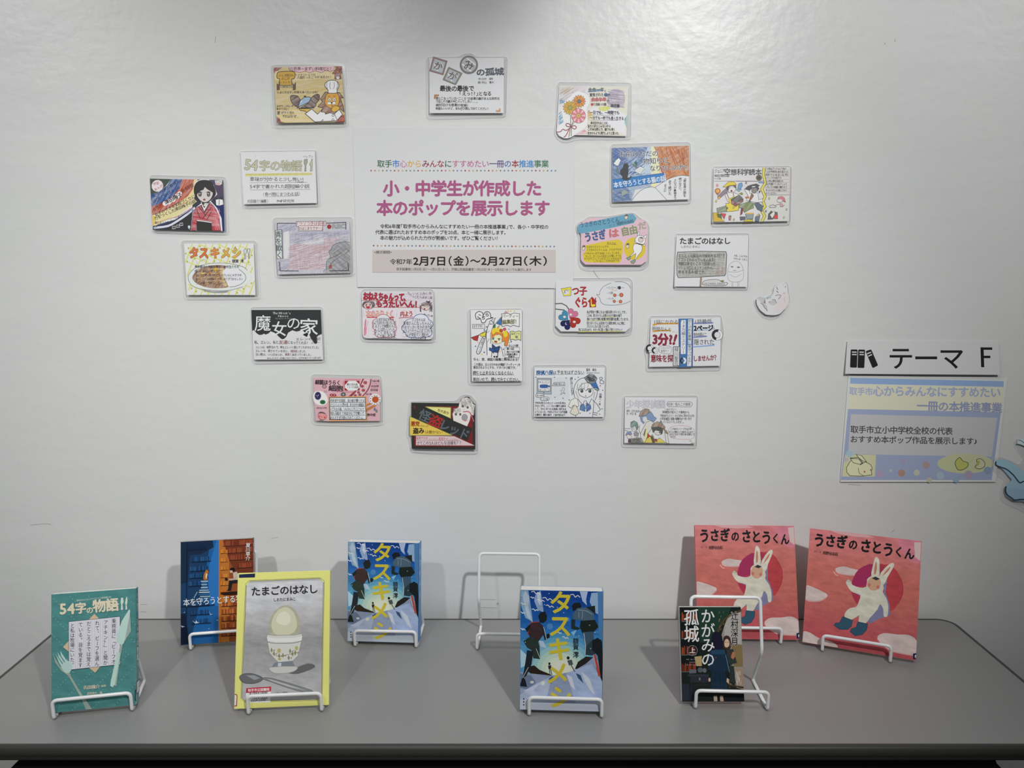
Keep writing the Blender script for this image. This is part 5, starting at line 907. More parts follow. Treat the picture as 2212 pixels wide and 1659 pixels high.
a.t('1c3a54', 'うさぎのさとうくん', 225, 470, 1090, 345, 120, b=.008).t('28343c', 'さく・え', 860, 485, 990, 462, 42, b=.01).t('28343c', '相野谷由起', 1030, 445, 1395, 370, 72, b=.015)
a.t('3a5a8c', 'うさぎ', 325, 745, 790, 665, 210, b=.03, ol='28304a', ow=.03).t('c06a68', 'は', 850, 650, 1070, 635, 195, b=.03, ol='6a3438', ow=.028).t('7c9060', '自由', 1120, 620, 1480, 555, 200, b=.012, ol='38442c', ow=.024).t('9aa284', 'だ', 1490, 500, 1670, 460, 165, b=.012, ol='3a3a3c', ow=.024)
a.p('c8b42c', (340, 910), (700, 830), (1060, 775), (1150, 830), (1160, 1000), (1120, 1230), (1080, 1290), (400, 1275), (310, 1240), (290, 1100), (370, 1000)).e('c8b42c', 1415, 975, 235, 245, n=30)
a.t('2e2e30', '主人公は、', 810, 860, 1060, 875, 64, b=.015)
for y, s, x0, x1 in ((945, 'うさぎのさとうくんです。', 360, 890), (1010, 'うさぎのさとうくんは、うさぎですが', 365, 1125), (1082, 'いつもの人っきり自由にくらしています。', 310, 1125), (1145, 'だって、たくさんの生活と人が楽しそうな', 350, 1120), (1200, 'かつ工すごくしているさとうくんののんびり', 320, 1135), (1252, 'しているところが大好きです。', 520, 1120)): a.t('3a3418', s, x0, y, x1, y - 12, 54, b=.02, j=.5)
for x, y, r in ((310, 960, 15), (1262, 915, 5), (1238, 285, 15)): a.po('cfc0a8', '3a3c34', 7, (x - 36, y - 10), (x + 30, y - 20), (x + 20, y + 40), (x - 14, y + 58), (x - 34, y + 30), sm=2).p('5a5448', (x - 40, y - 14), (x - 10, y - 60), (x + 36, y - 50), (x + 34, y - 16))
a.po('dadada', '4a4a40', 8, (1410, 870), (1540, 890), (1580, 940), (1560, 1040), (1500, 1110), (1430, 1220), (1415, 1210), (1440, 1080), (1320, 1160), (1310, 1140), (1400, 1050), (1375, 980), sm=2).po('dadada', '4a4a40', 8, (1430, 760), (1500, 690), (1600, 710), (1650, 790), (1620, 870), (1520, 890), (1430, 830), sm=3)
a.po('dadada', '4a4a40', 7, (1475, 690), (1490, 620), (1515, 600), (1525, 640), (1500, 695)).po('dadada', '4a4a40', 7, (1610, 730), (1640, 690), (1680, 675), (1670, 730), (1640, 760)).e('c9b8b0', 1552, 782, 54, 56, ow=8, oc='3c3c38').p('2c2c2c', (1525, 735), (1580, 735), (1595, 760), (1540, 750))
a.po('dadada', '4a4a40', 7, (1410, 820), (1430, 800), (1470, 870), (1440, 860)).po('dadada', '4a4a40', 7, (1600, 890), (1650, 880), (1650, 915), (1600, 915)).l('4a3c3c', 22, (1450, 855), (1590, 895)).po('7c9478', '3c483c', 7, (1230, 1180), (1330, 1140), (1320, 1200), (1280, 1230)).po('7c9478', '3c483c', 7, (1325, 1250), (1420, 1210), (1430, 1260), (1385, 1305), (1340, 1290))

# egg character card
a = card((1430, 485, K), [(318, 245), (1885, 235), (1845, 1355), (270, 1345)], [(300, 190), (1910, 180), (1885, 1390), (265, 1380)],
    'laminated white card with brush title, grey signboard and small pencilled egg figure', sc='cacbcd', white=196, lr=60)
a.t('26262a', 'たまごのはなし', 380, 360, 1500, 360, 150, b=.04, j=.2).t('34343a', 'しおたにまみこ', 410, 480, 840, 480, 58, b=.012)
a.po('a6a6a0~5', '36363a', 13, (340, 600), (850, 580), (1390, 590), (1408, 650), (1385, 1060), (1360, 1110), (820, 1140), (350, 1155), (325, 1100), (320, 750)).hatch('8c8c84', 7, (350, 610, 1370, 1120), 120, 3, 240).hatch('9c8480', 7, (1150, 920, 1340, 1090), 30, -40, 70).p('8a7c74', (825, 1140), (868, 1138), (850, 1350), (808, 1348))
for i, (s, x0, x1) in enumerate((('どくとくな絵なので絵をみるだけで', 360, 1370), ('クスッとわらってしまいます！', 345, 1190), ('物語はあるところで出会った', 355, 1165), ('マシュマロとキッチンの外へ', 345, 1095), ('旅をするお話です。', 345, 990))): a.t('2a2a2c', s, x0, 680 + i * 88, x1, 680 + i * 88, 78, b=.02, j=.5)
a.po('c0bfbe', '36363a', 9, (870, 1280), (920, 1220), (1080, 1195), (1230, 1200), (1290, 1250), (1400, 1260), (1420, 1290), (1340, 1330), (1000, 1325), (890, 1310), sm=2).t('36363a', 'いちごのはなしもあるよ', 895, 1285, 1360, 1290, 52, b=.02).p('7c7a54', (1250, 1215), (1345, 1205), (1330, 1250), (1270, 1245))
a.t('36363a', 'やあ、こんにちは。', 1565, 675, 1885, 695, 48, b=.02).t('36363a', 'わたしは、たまご。', 1560, 735, 1880, 770, 48, b=.02)
a.l('8a8a8c', 7, (1430, 1010), (1450, 900), (1520, 820), (1600, 795), (1680, 820), (1740, 900), (1765, 1000), (1765, 1150), (1700, 1230), (1570, 1250), (1460, 1220), (1425, 1130), sm=4, cl=True).l('8a8a8c', 7, (1425, 1020), (1600, 1035), (1760, 990), sm=4)
for L_ in ([(1515, 1255), (1512, 1330), (1535, 1330), (1530, 1255)], [(1640, 1240), (1640, 1335), (1665, 1335), (1665, 1235)]): a.l('8a8a8c', 6, *L_)
a.e('6a6a6c', 1520, 918, 30, 14).e('6a6a6c', 1660, 928, 34, 16).l('6a6a6c', 9, (1545, 998), (1610, 998)).l('8a8a8c', 6, (1460, 1080), (1590, 1140), (1720, 1070), sm=3)

# small cat cut-out
a = card((1600, 590, 15.8), [(530, 900), (560, 860), (700, 990), (820, 1040), (840, 880), (900, 800), (1040, 790), (1110, 690), (1150, 500), (1220, 400), (1330, 430), (1450, 400), (1540, 330), (1600, 420), (1610, 700), (1660, 880), (1620, 1060), (1500, 1230), (1340, 1390), (1150, 1440), (860, 1420), (650, 1260), (540, 1060)],
    [(465, 930), (560, 830), (690, 780), (850, 840), (930, 760), (1050, 740), (1110, 650), (1080, 560), (1150, 460), (1200, 360), (1380, 420), (1500, 340), (1570, 280), (1640, 400), (1660, 700), (1700, 880), (1620, 1100), (1480, 1320), (1280, 1500), (1050, 1560), (780, 1480), (600, 1300), (500, 1090)],
    'small cut-out white curled cat figure in clear film, right of the other cards', sc='cbcacb', white=196, lr=50, sr=30, name='cat_cutout', cat='wall decoration', group=None, tilt=2)
a.p('cdc4c6', (1300, 760), (1600, 620), (1640, 900), (1560, 1130), (1350, 1330), (1150, 1320), (1250, 1050), sm=2).p('b2b2b2', (680, 990), (720, 960), (820, 1060), (900, 1130), (900, 1280), (920, 1310), (880, 1290), (800, 1180)).p('b4b4b4', (950, 1010), (1160, 900), (1230, 1020), (1150, 1100), (1000, 1070))
for L_ in ([(680, 1020), (760, 1080), (810, 1180), (880, 1230), (900, 1300)], [(1060, 915), (1160, 905), (1225, 1030)], [(1180, 775), (1280, 740), (1370, 770), (1290, 890)], [(820, 930), (845, 1050)], [(950, 1000), (1020, 960)], [(535, 900), (540, 1060), (650, 1260), (860, 1420), (1150, 1440), (1340, 1390), (1500, 1230)]): a.l('4c4c4c', 15, *L_, sm=3)
a.l('3c3c3c', 16, (1230, 460), (1250, 540), (1290, 560)).l('3c3c3c', 16, (1210, 620), (1260, 620), (1280, 680)).l('8a7a7c', 9, (1460, 670), (1510, 675)).l('8a7a7c', 9, (1460, 705), (1510, 710)).l('9a8a8c', 8, (1520, 810), (1480, 900), (1510, 1010), sm=3).e('8f9db4', 920, 850, 50, 30, -30).e('9db8b8', 1000, 830, 46, 34).l('5a5a5a', 10, (1500, 460), (1535, 490), (1540, 420))
# ------------------------------------------------------------------ posters
a = card((750, 270, 4.424), [(48, 25), (2172, 25), (2158, 1562), (97, 1550)], None, 'large white notice poster with pink headline and dotted lines in the middle of the wall', white=200, tilt=.25, gap=.0004, sc='c9cacb', name='notice_poster', cat='poster', group=None)
cols = '1f5a3c 1f5a3c 2a6ab4 b87a9a c8a040 c8a040 7c2040 8c2038 8c2038 1f5a3c b06a8c b06a8c b06a8c b06a8c b06a8c 4a3a6a 5a4478 2a62a8 8c1c28 2a7ab8 2a7ab8 2f6a4c 2f6a4c'.split()
for i, ch in enumerate('取手市心からみんなにすすめたい一冊の本推進事業'): a.t(cols[i], ch, 287 + i * 71.3, 372, 287 + (i + 1) * 71.3, 372.2, 72, b=.02)
dc = '8c3a4c b07058 b8a058 6a7a5c 5a78a0 70807c'
a.dots(dc, 7.5, (228, 436), (1990, 436), 48).dots(dc, 7.5, (254, 1153), (1978, 1160), 48)
a.t('a0527c', '小・中学生が作成した', 345, 608, 1860, 608, 150, b=.042).t('a0527c', '本のポップを展示します', 282, 795, 1938, 797, 150, b=.042)
a.t('2c2c30', '令和6年度「取手市心からみんなにすすめたい一冊の本推進事業」で、各小・中学校の', 315, 968, 1925, 975, 42, b=.01).t('2c2c30', '代表に選ばれたおすすめ本のポップを20点、本と一緒に展示します。', 270, 1024, 1540, 1028, 42, b=.01).t('2c2c30', '本の魅力が込められた力作が勢揃いです。ぜひご覧ください！', 315, 1079, 1465, 1083, 42, b=.01)
a.q('bdb5b0', 242, 1192, 1992, 1408).t('222226', '<展示期間>', 258, 1217, 428, 1217, 30, b=.015).t('1e1e20', '令和7年', 408, 1308, 622, 1308, 56, b=.025).t('1a1a1c', '2月7日', 628, 1302, 950, 1302, 92, b=.035).t('1a1a1c', '（金）～', 955, 1302, 1275, 1302, 92, b=.03).t('1a1a1c', '2月27日', 1275, 1302, 1680, 1302, 92, b=.035).t('1a1a1c', '（木）', 1672, 1302, 1925, 1302, 90, b=.035)
a.t('34302e', '取手図書館（1月5日（日）～1月21日（火））、戸頭公民館図書室（1月23日（木）～2月5日（水））でも展示します', 472, 1378, 1762, 1384, 28, b=.015)

a = card((1800, 720, 5.369), [(168, 88), (1920, 92), (1925, 480), (132, 468)], None, 'white strip sign with black book icon and large black characters, on the right wall', white=182, tilt=4.5, gap=.003, sc='b6b6b6', name='theme_sign', cat='sign', group=None)
for P_ in ([(205, 188), (285, 188), (270, 398), (190, 396)], [(292, 188), (372, 190), (356, 402), (276, 400)], [(376, 208), (442, 186), (518, 372), (452, 404)]): a.p('141416', *P_, r=14)
for y in (218, 246): a.l('b6b6b6', 13, (218, y), (272, y + 1)).l('b6b6b6', 13, (305, y), (356, y + 2))
a.l('b6b6b6', 13, (392, 238), (440, 220)).l('b6b6b6', 13, (405, 266), (450, 246))
a.t('161618', 'テーマ', 635, 292, 1520, 292, 270, b=.014).l('161618', 36, (1730, 163), (1728, 392)).l('161618', 28, (1712, 178), (1848, 178)).l('161618', 28, (1712, 274), (1822, 274))

a = card((1800, 720, 5.369), [(175, 488), (2020, 522), (1880, 1722), (78, 1722)], None, 'pale blue and cream notice with a drawn rabbit, under the strip sign', white=172, tilt=.5, gap=.0006, sc='b4b6b4', name='theme_notice', cat='poster', group=None)
def QL(y, xo=0): return 175 + (78 - 175) * (y - 488) / 1234 + xo
def QR(y, xo=0): return 2020 + (1880 - 2020) * (y - 522) / 1200 + xo
a.p('7a92b4', (200, 518), (1980, 556), (1978, 622), (198, 584)).p('b9b8a4', (196, 590), (1976, 628), (1945, 915), (172, 880)).p('858fa8', (172, 878), (1945, 915), (1835, 1700), (85, 1700), (120, 1400))
a.p('a3a3a4', (204, 938), (1903, 980), (1835, 1445), (1835, 1430), (170, 1400)).p('b0b08c', (140, 1405), (495, 1410), (480, 1660), (100, 1660), (120, 1500))
a.e('a4a886', 1530, 1510, 325, 115, n=36)
a.t('8d94ac', '取手市', 188, 672, 462, 680, 92, b=.03).t('8b93ac', '心からみんなにすすめたい', 462, 672, 1945, 690, 122, b=.04).t('7c839c', '一冊の本推進事業', 970, 842, 1960, 868, 118, b=.035)
a.t('3e3e42', '取手市立小中学校全校の代表', 200, 1115, 1385, 1138, 88, b=.03).t('3e3e42', 'おすすめ本ポップ作品を展示します♪', 195, 1228, 1720, 1255, 84, b=.03)
for x, y, r, c in ((188, 1398, 42, '8fa6ae'), (148, 1465, 26, 'aa9aa2'), (1075, 1528, 42, '94807e'), (790, 1620, 42, '94786c'), (542, 1628, 40, '97879c'), (965, 1615, 36, 'a3a594'), (805, 1485, 28, '8c86a2'), (1788, 1590, 45, '76869c'), (1565, 1640, 50, '928698'), (665, 1590, 16, 'a0a498'), (1420, 1690, 40, '7d92a8'), (1240, 1650, 44, '8f9fa8'), (1110, 1700, 30, 'a3a08c')): a.e(c, x, y, r, r)
a.po('b9ba98', '2a2a26', 6, (150, 1560), (190, 1490), (210, 1470), (200, 1445), (290, 1440), (340, 1500), (310, 1525), (370, 1490), (430, 1520), (450, 1560), (440, 1600), (445, 1640), (330, 1655), (190, 1650), (155, 1610)).po('b9ba98', '2a2a26', 6, (385, 1490), (330, 1420), (265, 1403), (290, 1440), (340, 1480)).po('b9ba98', '2a2a26', 6, (310, 1520), (230, 1500), (195, 1450), (290, 1455), (330, 1500)).e('9a4a40', 360, 1604, 9, 12).e('9a4a40', 432, 1584, 7, 12).l('2a2a26', 5, (290, 1560), (300, 1620), (350, 1650), sm=3)
a.po('9ea05c', '22221c', 6, (1410, 1500), (1440, 1455), (1470, 1440), (1500, 1480), (1560, 1500), (1555, 1545), (1500, 1580), (1440, 1580), sm=2).po('a8aa8c', '22221c', 6, (1660, 1465), (1710, 1455), (1755, 1500), (1745, 1550), (1690, 1572), (1640, 1550), (1665, 1510), sm=2).p('8e8f54', (1668, 1475), (1700, 1475), (1690, 1520), (1650, 1550))

# blue cut-out running off the right edge
a = card((2100, 930, 19.75), [(1040, 1250), (1400, 1230), (1750, 1400), (2300, 1800), (2900, 1900), (2900, 3600), (2200, 3010), (1760, 3000), (1430, 2790), (1380, 2500), (1440, 2380), (1700, 2100), (1300, 1640), (1010, 1500)], [(840, 1300), (980, 1150), (1300, 1140), (1700, 1290), (1950, 1420), (2100, 1420), (2200, 1200), (2000, 900), (1840, 700), (1840, 480), (1990, 330), (2400, 300), (3000, 500), (3000, 3800), (2400, 3500), (1900, 3260), (1470, 3080), (1240, 2880), (1220, 2560), (1290, 2390), (1420, 2100), (1000, 1830), (830, 1620)],
    'pale blue cloud-like cut-out in clear film at the right edge of the wall', white=140, sc='68808c', lr=40, sr=60, tilt=2, name='blue_cutout', cat='wall decoration', group=None)
a.p('6a848f', (1060, 1270), (1600, 1290), (2300, 1820), (2850, 1950), (2850, 2500), (2200, 2140), (2060, 2190), (1700, 1820), (1450, 1620), (1050, 1480), r=60).p('64798a', (1480, 2450), (1900, 2480), (2800, 2600), (2800, 3400), (2200, 2910), (1850, 2900), (1600, 2800), (1480, 2640), r=60)
a.l('1f2a36', 55, (1040, 1330), (1020, 1470), (1200, 1560), (1480, 1660), (1760, 1900), (1950, 2150), (2060, 2230), (2250, 2170), (2700, 2350), sm=4).l('26303a', 75, (1440, 2380), (1410, 2560), (1480, 2740), (1700, 2900), (1800, 2960), (2300, 2960), (2800, 3300), sm=4)
a.p('8a9898', (1960, 360), (2300, 330), (2700, 500), (2700, 1300), (2300, 700), (1960, 600)).l('2a3436', 34, (1900, 600), (2050, 610), (2300, 720), (2600, 1000), sm=3).l('2a3436', 26, (2000, 420), (2150, 460), (2300, 600), sm=3)

# faint scuffs left on the paint
def scuffs():
    o = on_wall(1106, 900, -.0003); w = bpy.data.objects['wall_back']
    for k, (P_, c, wd) in enumerate(((((1282, 585), (1286, 592), (1294, 602)), '7e8082', .9), (((66, 1134), (100, 1131), (110, 1133)), 'a6a6a6', .9), (((1030, 1295), (1070, 1295)), '9a9c9c', .7), (((1032, 1312), (1074, 1313)), '9a9c9c', .7), (((1072, 1306), (1076, 1302), (1076, 1307)), '8e9090', 1.0), (((955, 168), (1040, 164)), 'b4b6b4', .6), (((464, 92), (466, 78)), 'a8aaa8', 1.0), (((1912, 92), (1911, 96)), '9a9c9c', 1.4), (((1934, 84), (1933, 90)), '9a9c9c', 1.2), (((1832, 1046), (1860, 1048)), '9c9c9c', .8), (((1926, 1150), (1932, 1144)), '929292', 1.0), (((303, 1305), (318, 1306)), '9a9a9a', .7), (((303, 1321), (316, 1322)), '9a9a9a', .7), (((585, 1163), (600, 1161)), '9a9a9a', .6))):
        a = Art((0, 0, 1), 200).place(o); a.l(c, wd, *P_)
        n0 = set(bpy.data.objects); a.build(w, names=('scuff_mark', 'x'))
        for b in set(bpy.data.objects) - n0: b.matrix_local = Matrix.Translation(Vector(o)) @ Matrix.Rotation(math.radians(90), 4, 'X')
jobs.append(scuffs)
# ------------------------------------------------------------------ the books
def cover_art(e, crop, wh, white, src=None, swh=None, rough=.24):
    a = Art(crop, white, rough=rough); a.M = np.array(src.matrix_world if src else e.matrix_world)
    if swh: a.sx, a.sy = wh[0] / swh[0], wh[1] / swh[1]
    w, h = wh; a.cl = (-w / 2 + .0004, .0004, w / 2 - .0004, h - .0004); return a
def done(a, e): jobs.append(lambda: a.build(e, names=('cover_art', 'cover_lettering'), clip=a.cl))

# teal book
WH = (.1277, .1861)
e = book(-.6926, -.3952, 12.11, *WH, .020, 14, 'teal book with a fork, a knife and a white page of text, far left', '4a7c7b')
a = cover_art(e, (90, 1250, 4.952), WH, 190)
a.p('467b7a^', (90, 170), (1030, 80), (1010, 1350), (90, 1450))
for i in range(-4, 9):
    for s_ in (1, -1):
        P0 = (105 + i * 200, 190 if s_ > 0 else 1430); n = 24
        for k in range(n):
            x = P0[0] + k * 27; y = P0[1] + s_ * k * 27 * 1.0
            if 105 < x < 1012 and 185 - (x - 107) * .1 < y < 1435 - (x - 107) * .1: a.e('a8bcb8', x, y, 3.6, n=6)
a.t('c9bfa8', '54', 188, 325, 358, 320, 150, b=.045).t('c9bfa8', '字', 362, 320, 480, 310, 118, b=.045).t('c9bfa8', 'の', 480, 340, 555, 335, 76, b=.05).t('c9bfa8', '物語', 550, 298, 825, 275, 138, b=.045).t('b9c4bc', '意味がわかるとゾクゾクする超短編小説', 375, 235, 745, 195, 20, b=.01)
a.p('b9c6bc', (850, 205), (872, 200), (880, 250), (866, 275), (874, 330), (850, 335), (852, 280), (846, 250)).p('b9c6bc', (905, 200), (918, 195), (920, 250), (912, 280), (918, 328), (898, 332), (900, 280), (893, 260))
a.p('bda88c', (565, 375), (850, 660), (575, 1005), (230, 730))
a.p('c4c4cc', (290, 460), (840, 404), (842, 915), (292, 975)).l('2c3040', 4, (290, 460), (840, 404), (842, 915), (292, 975), cl=True)
for x, y0, y1, s in ((775, 425, 915, '乗務員に「ビーフオ'), (688, 440, 925, 'アチキン？」と聞か'), (598, 448, 935, 'れて、ビーフを選ん'), (508, 455, 942, 'だところまでは覚え'), (420, 465, 952, 'ている。目を覚ます'), (332, 475, 945, 'と私は牧場にいた。')):
    a.t('2a2c36', s, x, y0, x - 4, y1, 46, b=.012, v=True); a.l('9a9aa8', 2, (x + 32, y0 - 8), (x + 30, y1 + 10)).l('9a9aa8', 2, (x - 30, y0 - 3), (x - 32, y1 + 12))
a.p('8f9e96', (945, 330), (958, 560), (870, 700), (845, 830), (800, 1150), (780, 1140), (830, 760)).p('a9c4bc', (938, 325), (950, 345), (895, 640), (880, 690), (860, 705), (830, 700), (800, 660), (808, 600), (860, 450)).p('a9c4bc', (815, 780), (838, 790), (835, 850), (785, 1130), (762, 1160), (735, 1145), (740, 1100), (790, 880))
a.p('8d9a90', (125, 812), (150, 900), (215, 985), (290, 1040), (420, 1270), (475, 1410), (540, 1395), (410, 1200), (310, 1030), (300, 980), (200, 940)).p('a3bfb8', (150, 800), (190, 900), (235, 985), (270, 1010), (305, 1000), (332, 950), (330, 910), (260, 860), (200, 768), (212, 830), (255, 890), (245, 895), (172, 785), (185, 840), (232, 908), (222, 912))
a.t('c9bfa8', '氏田雄介', 448, 1165, 625, 1150, 42, b=.03).t('c9bfa8', '編著', 638, 1148, 690, 1142, 24, b=.01).t('c9bfa8', '武田侑大　画', 488, 1228, 650, 1216, 26, b=.015)
done(a, e)
se = bpy.data.objects.new('spine_label', None)
def spine_art(e, w, h, t, white, side=1):
    a = Art((0, h, 0), white); o = bpy.data.objects.new('spine_print', None)
    return a
def on_spine(e, a, w, names):
    def go():
        R = Matrix.Translation((w / 2, 0, 0)) @ Matrix(((0, 0, 1, 0), (0, 1, 0, 0), (-1, 0, 0, 0), (0, 0, 0, 1)))
        n0 = set(bpy.data.objects); a.build(e, names=names)
        for o in set(bpy.data.objects) - n0: o.matrix_local = R
    jobs.append(go)
bpy.data.objects.remove(se)
a = Art((0, .1861, 0), 150)
a.t('bdb8a4', '氏田雄介', 9, 8, 9, 40, 5, v=True).t('c9bfa8', '54字の物語', 9, 50, 9, 118, 9.5, b=.04, v=True).t('c9bfa8', '11', 6, 124, 12, 124, 9, b=.04)
a.q('28304a', 0.3, 150, 19.7, 170).q('b8bcc8', 1.6, 151.5, 18.4, 168.5).l('28304a', .6, (1, 160), (17, 160)).t('28304a', '9', 7, 156, 11, 156, 5, b=.03).t('28304a', 'ウ', 7, 164.5, 11, 164.5, 5, b=.03)
on_spine(e, a, WH[0], ('spine_label', 'spine_lettering'))
b = cover_art(e, (90, 1250, 4.952), WH, 190); b.q('24304c', 1000, 1182, 1030, 1302, 8).q('b8bcc8', 1012, 1195, 1040, 1290)
jobs.append(lambda b=b, e=e: b.build(e, z=.0016, names=('library_label', 'x'), clip=b.cl))

# blue and orange book
WH = (.1321, .1912)
e = book(-.5785, -.1628, 10.06, *WH, .018, 15, 'blue and orange book with bookshelves and a cat on its cover, behind the yellow book', '2c3440')
a = cover_art(e, (360, 1140, 5.925), WH, 205)
a.p('1b3a5e', (170, 190), (680, 150), (672, 1490), (170, 1520)).p('8a4a28', (668, 150), (1180, 110), (1150, 1480), (664, 1500)).p('1f5a94', (560, 160), (672, 150), (668, 1490), (300, 1500), (480, 700)).p('2a6cb0', (640, 152), (674, 150), (668, 1000), (560, 1000), (520, 560)).p('1a2a44', (180, 190), (590, 155), (600, 250), (440, 340), (300, 350), (270, 700), (180, 720)).p('141e34', (175, 1100), (240, 1100), (290, 1480), (175, 1515))
a.p('b06c30', (668, 160), (720, 160), (800, 400), (800, 1480), (664, 1490)).p('6a3420', (720, 150), (1180, 112), (1160, 620), (900, 600), (800, 420))
for j, (y, x0, x1) in enumerate(((240, 720, 1150), (330, 780, 1150), (420, 800, 1150), (520, 900, 1150), (1010, 700, 920), (1110, 700, 920), (1200, 700, 920), (1290, 700, 920), (1390, 700, 920))):
    a.l('3c2018', 9, (x0, y), (x1, y - (x1 - x0) * .06))
    for k in range(int((x1 - x0) / 15)):
        x = x0 + 7 + k * 15; yy = y - (x - x0) * .06; a.l(random.choice(('a4552a', '8a3a24', 'b86c34', '7a3422', 'c07c40')) if y > 900 else random.choice(('7c3a26', '8f4a2c', '6a2e22', '9a4a34')), 11, (x, yy - 6), (x, yy - 60 - random.random() * 12))
for y in (330, 440, 545, 640, 740, 850, 960):
    a.l('6a3a18', 6, (690, y), (790, y - 6))
    for k in range(6): a.l(random.choice(('d08a3c', 'c47430', 'b8662c')), 11, (700 + k * 15, y - 6), (700 + k * 15, y - 50))
for y, x0 in ((290, 260), (440, 320), (560, 300), (650, 290), (750, 280), (1010, 300), (1120, 300), (1230, 320)):
    a.l('13243c', 9, (x0, y), (x0 + 250, y - 14))
    for k in range(15):
        x = x0 + 8 + k * 16; a.l(random.choice(('25507e', '1f4470', '2c5c92', '1a3a60')) if y > 300 else '182c48', 11, (x, y - 6 - k), (x, y - 66 - k + random.random() * 14))
a.l('102036', 8, (262, 200), (250, 1480)).l('13203a', 10, (185, 1010), (620, 985)).l('b8763c', 7, (690, 152), (682, 1490))
a.po('a86a3c', '6a3c24', 4, (470, 650), (480, 590), (505, 540), (520, 535), (540, 560), (520, 620), (528, 660), (490, 670), sm=2).p('d8c8a8', (505, 580), (525, 590), (515, 650), (500, 640))
for k, (y, x0, x1, c) in enumerate(((685, 440, 532, '9ab0c0'), (705, 450, 525, '3a6a98'), (728, 445, 520, '86a4bc'), (748, 455, 528, '2c5a8a'), (765, 442, 528, 'a4b8c4'), (785, 440, 535, '2a5484'), (800, 420, 540, '8ca8bc'), (826, 415, 552, 'a8b8b8'), (855, 410, 545, '34608c'), (880, 430, 560, '90a8a8'))): a.l(c, 15, (x0, y), (x1, y - 3))
a.l('7c98b0', 12, (350, 900), (395, 820))
a.p('16161a', (808, 530), (830, 508), (865, 510), (878, 545), (855, 560), (820, 545)).p('c8a890', (806, 545), (845, 545), (850, 575), (815, 578)).p('bcaea4', (850, 575), (900, 560), (930, 620), (930, 665), (860, 665)).l('b8a090', 22, (900, 620), (860, 658), (800, 660), sm=2).p('1c1c22', (748, 640), (785, 645), (780, 675), (750, 672)).p('1f1f26', (800, 680), (930, 665), (930, 700), (840, 710), (825, 800), (770, 808), (790, 780)).p('2c1a18', (690, 825), (930, 810), (930, 850), (740, 862), (700, 850))
for P_ in ([(195, 1060), (220, 1085), (245, 1070), (225, 1090)], [(330, 1185), (370, 1210), (380, 1180), (395, 1205), (425, 1215), (370, 1225)], [(640, 1175), (665, 1180), (650, 1190)], [(545, 1060), (560, 1100), (590, 1105), (560, 1115)], [(180, 1250), (235, 1262), (200, 1275)], [(535, 1290), (550, 1285), (545, 1297)]): a.p('a8bccc', *P_)
a.t('d8dce0', '本を守ろうとする猫の話', 215, 960, 1140, 890, 98, b=.008).t('dcdcdc', '夏川草介', 1045, 195, 1040, 418, 60, b=.012, v=True)
done(a, e)
a = Art((0, .1912, 0), 150); a.q('5c3424', 0, 0, 18, 191).t('cfc8c0', '本を守ろうとする猫の話', 8, 8, 8, 110, 8.5, b=.01, v=True); on_spine(e, a, WH[0], ('spine_art', 'spine_lettering'))

# yellow bordered book with the egg cup
WH = (.1509, .2140)
e = book(-.3932, -.3822, 5.50, *WH, .010, 18.5, 'yellow-bordered grey book showing an egg in a flowered egg cup and a spoon', 'd4cb74', hard=True)
a = cover_art(e, (480, 1220, 4.882), WH, 182)
a.p('d6cc74', (100, 90), (1160, 40), (1140, 1510), (90, 1550))
a.po('a2a2a4', '4c4c48', 5, (255, 212), (290, 175), (1030, 145), (1068, 178), (1048, 1390), (1010, 1420), (245, 1440), (205, 1400)).grad('b8b9bd b2b3b6 acadaf a4a4a6 969698 8c8c8d', ((260, 195), (236, 790)), ((1062, 165), (1056, 760)), 22).grad('858586 8e8e8f 989899 9e9e9f', ((236, 790), (212, 1400)), ((1056, 760), (1046, 1375)), 20).po(None or 'a0a0a2', 'a0a0a2', 1, (240, 1405), (1020, 1380), (1005, 1415), (250, 1435)).p('d6cc74', (240, 160), (300, 160), (262, 212), (240, 230)).p('d6cc74', (1020, 130), (1080, 130), (1080, 190), (1066, 182))
a.l('4c4c48', 3, (246, 205), (285, 165), (1035, 135), (1078, 172), (1056, 1398), (1015, 1430), (240, 1450), (195, 1405), cl=True)
a.t('2a2a2c', 'たまごのはなし', 305, 285, 1010, 255, 98, b=.035).t('34343a', 'しおたにまみこ', 538, 370, 778, 362, 38, b=.03)
a.p('5c5c5c', (700, 1130), (900, 1040), (980, 1080), (800, 1150), sm=3)
a.p('9a9a88^', (495, 640), (510, 560), (560, 480), (640, 432), (700, 432), (770, 480), (815, 570), (828, 640), (815, 720), (780, 780), (540, 780), (500, 720), sm=4).p('b4b59c', (520, 620), (550, 530), (620, 460), (690, 450), (750, 500), (785, 590), (780, 680), (700, 740), (580, 740), (530, 690), sm=4).p('c2c2ae', (570, 600), (600, 520), (660, 490), (710, 530), (720, 600), (660, 640), sm=3)
a.po('b8b8b4', '7c7c78', 5, (468, 760), (480, 735), (560, 745), (760, 740), (840, 725), (848, 760), (835, 810), (800, 960), (740, 1020), (700, 1040), (600, 1035), (550, 990), (500, 930), (478, 815)).l('6c6c6a', 7, (475, 812), (560, 828), (740, 825), (835, 805), sm=3).p('cacac6', (475, 765), (560, 775), (760, 770), (845, 750), (838, 795), (740, 812), (560, 815), (478, 795))
a.p('6e767c', (555, 1030), (740, 1012), (775, 1085), (520, 1080)).p('aab4bc', (590, 1035), (625, 1035), (620, 1085), (585, 1080)).po('b0b0ac', '7c7c78', 4, (510, 1080), (775, 1070), (780, 1110), (700, 1140), (560, 1145), (508, 1115), sm=2)
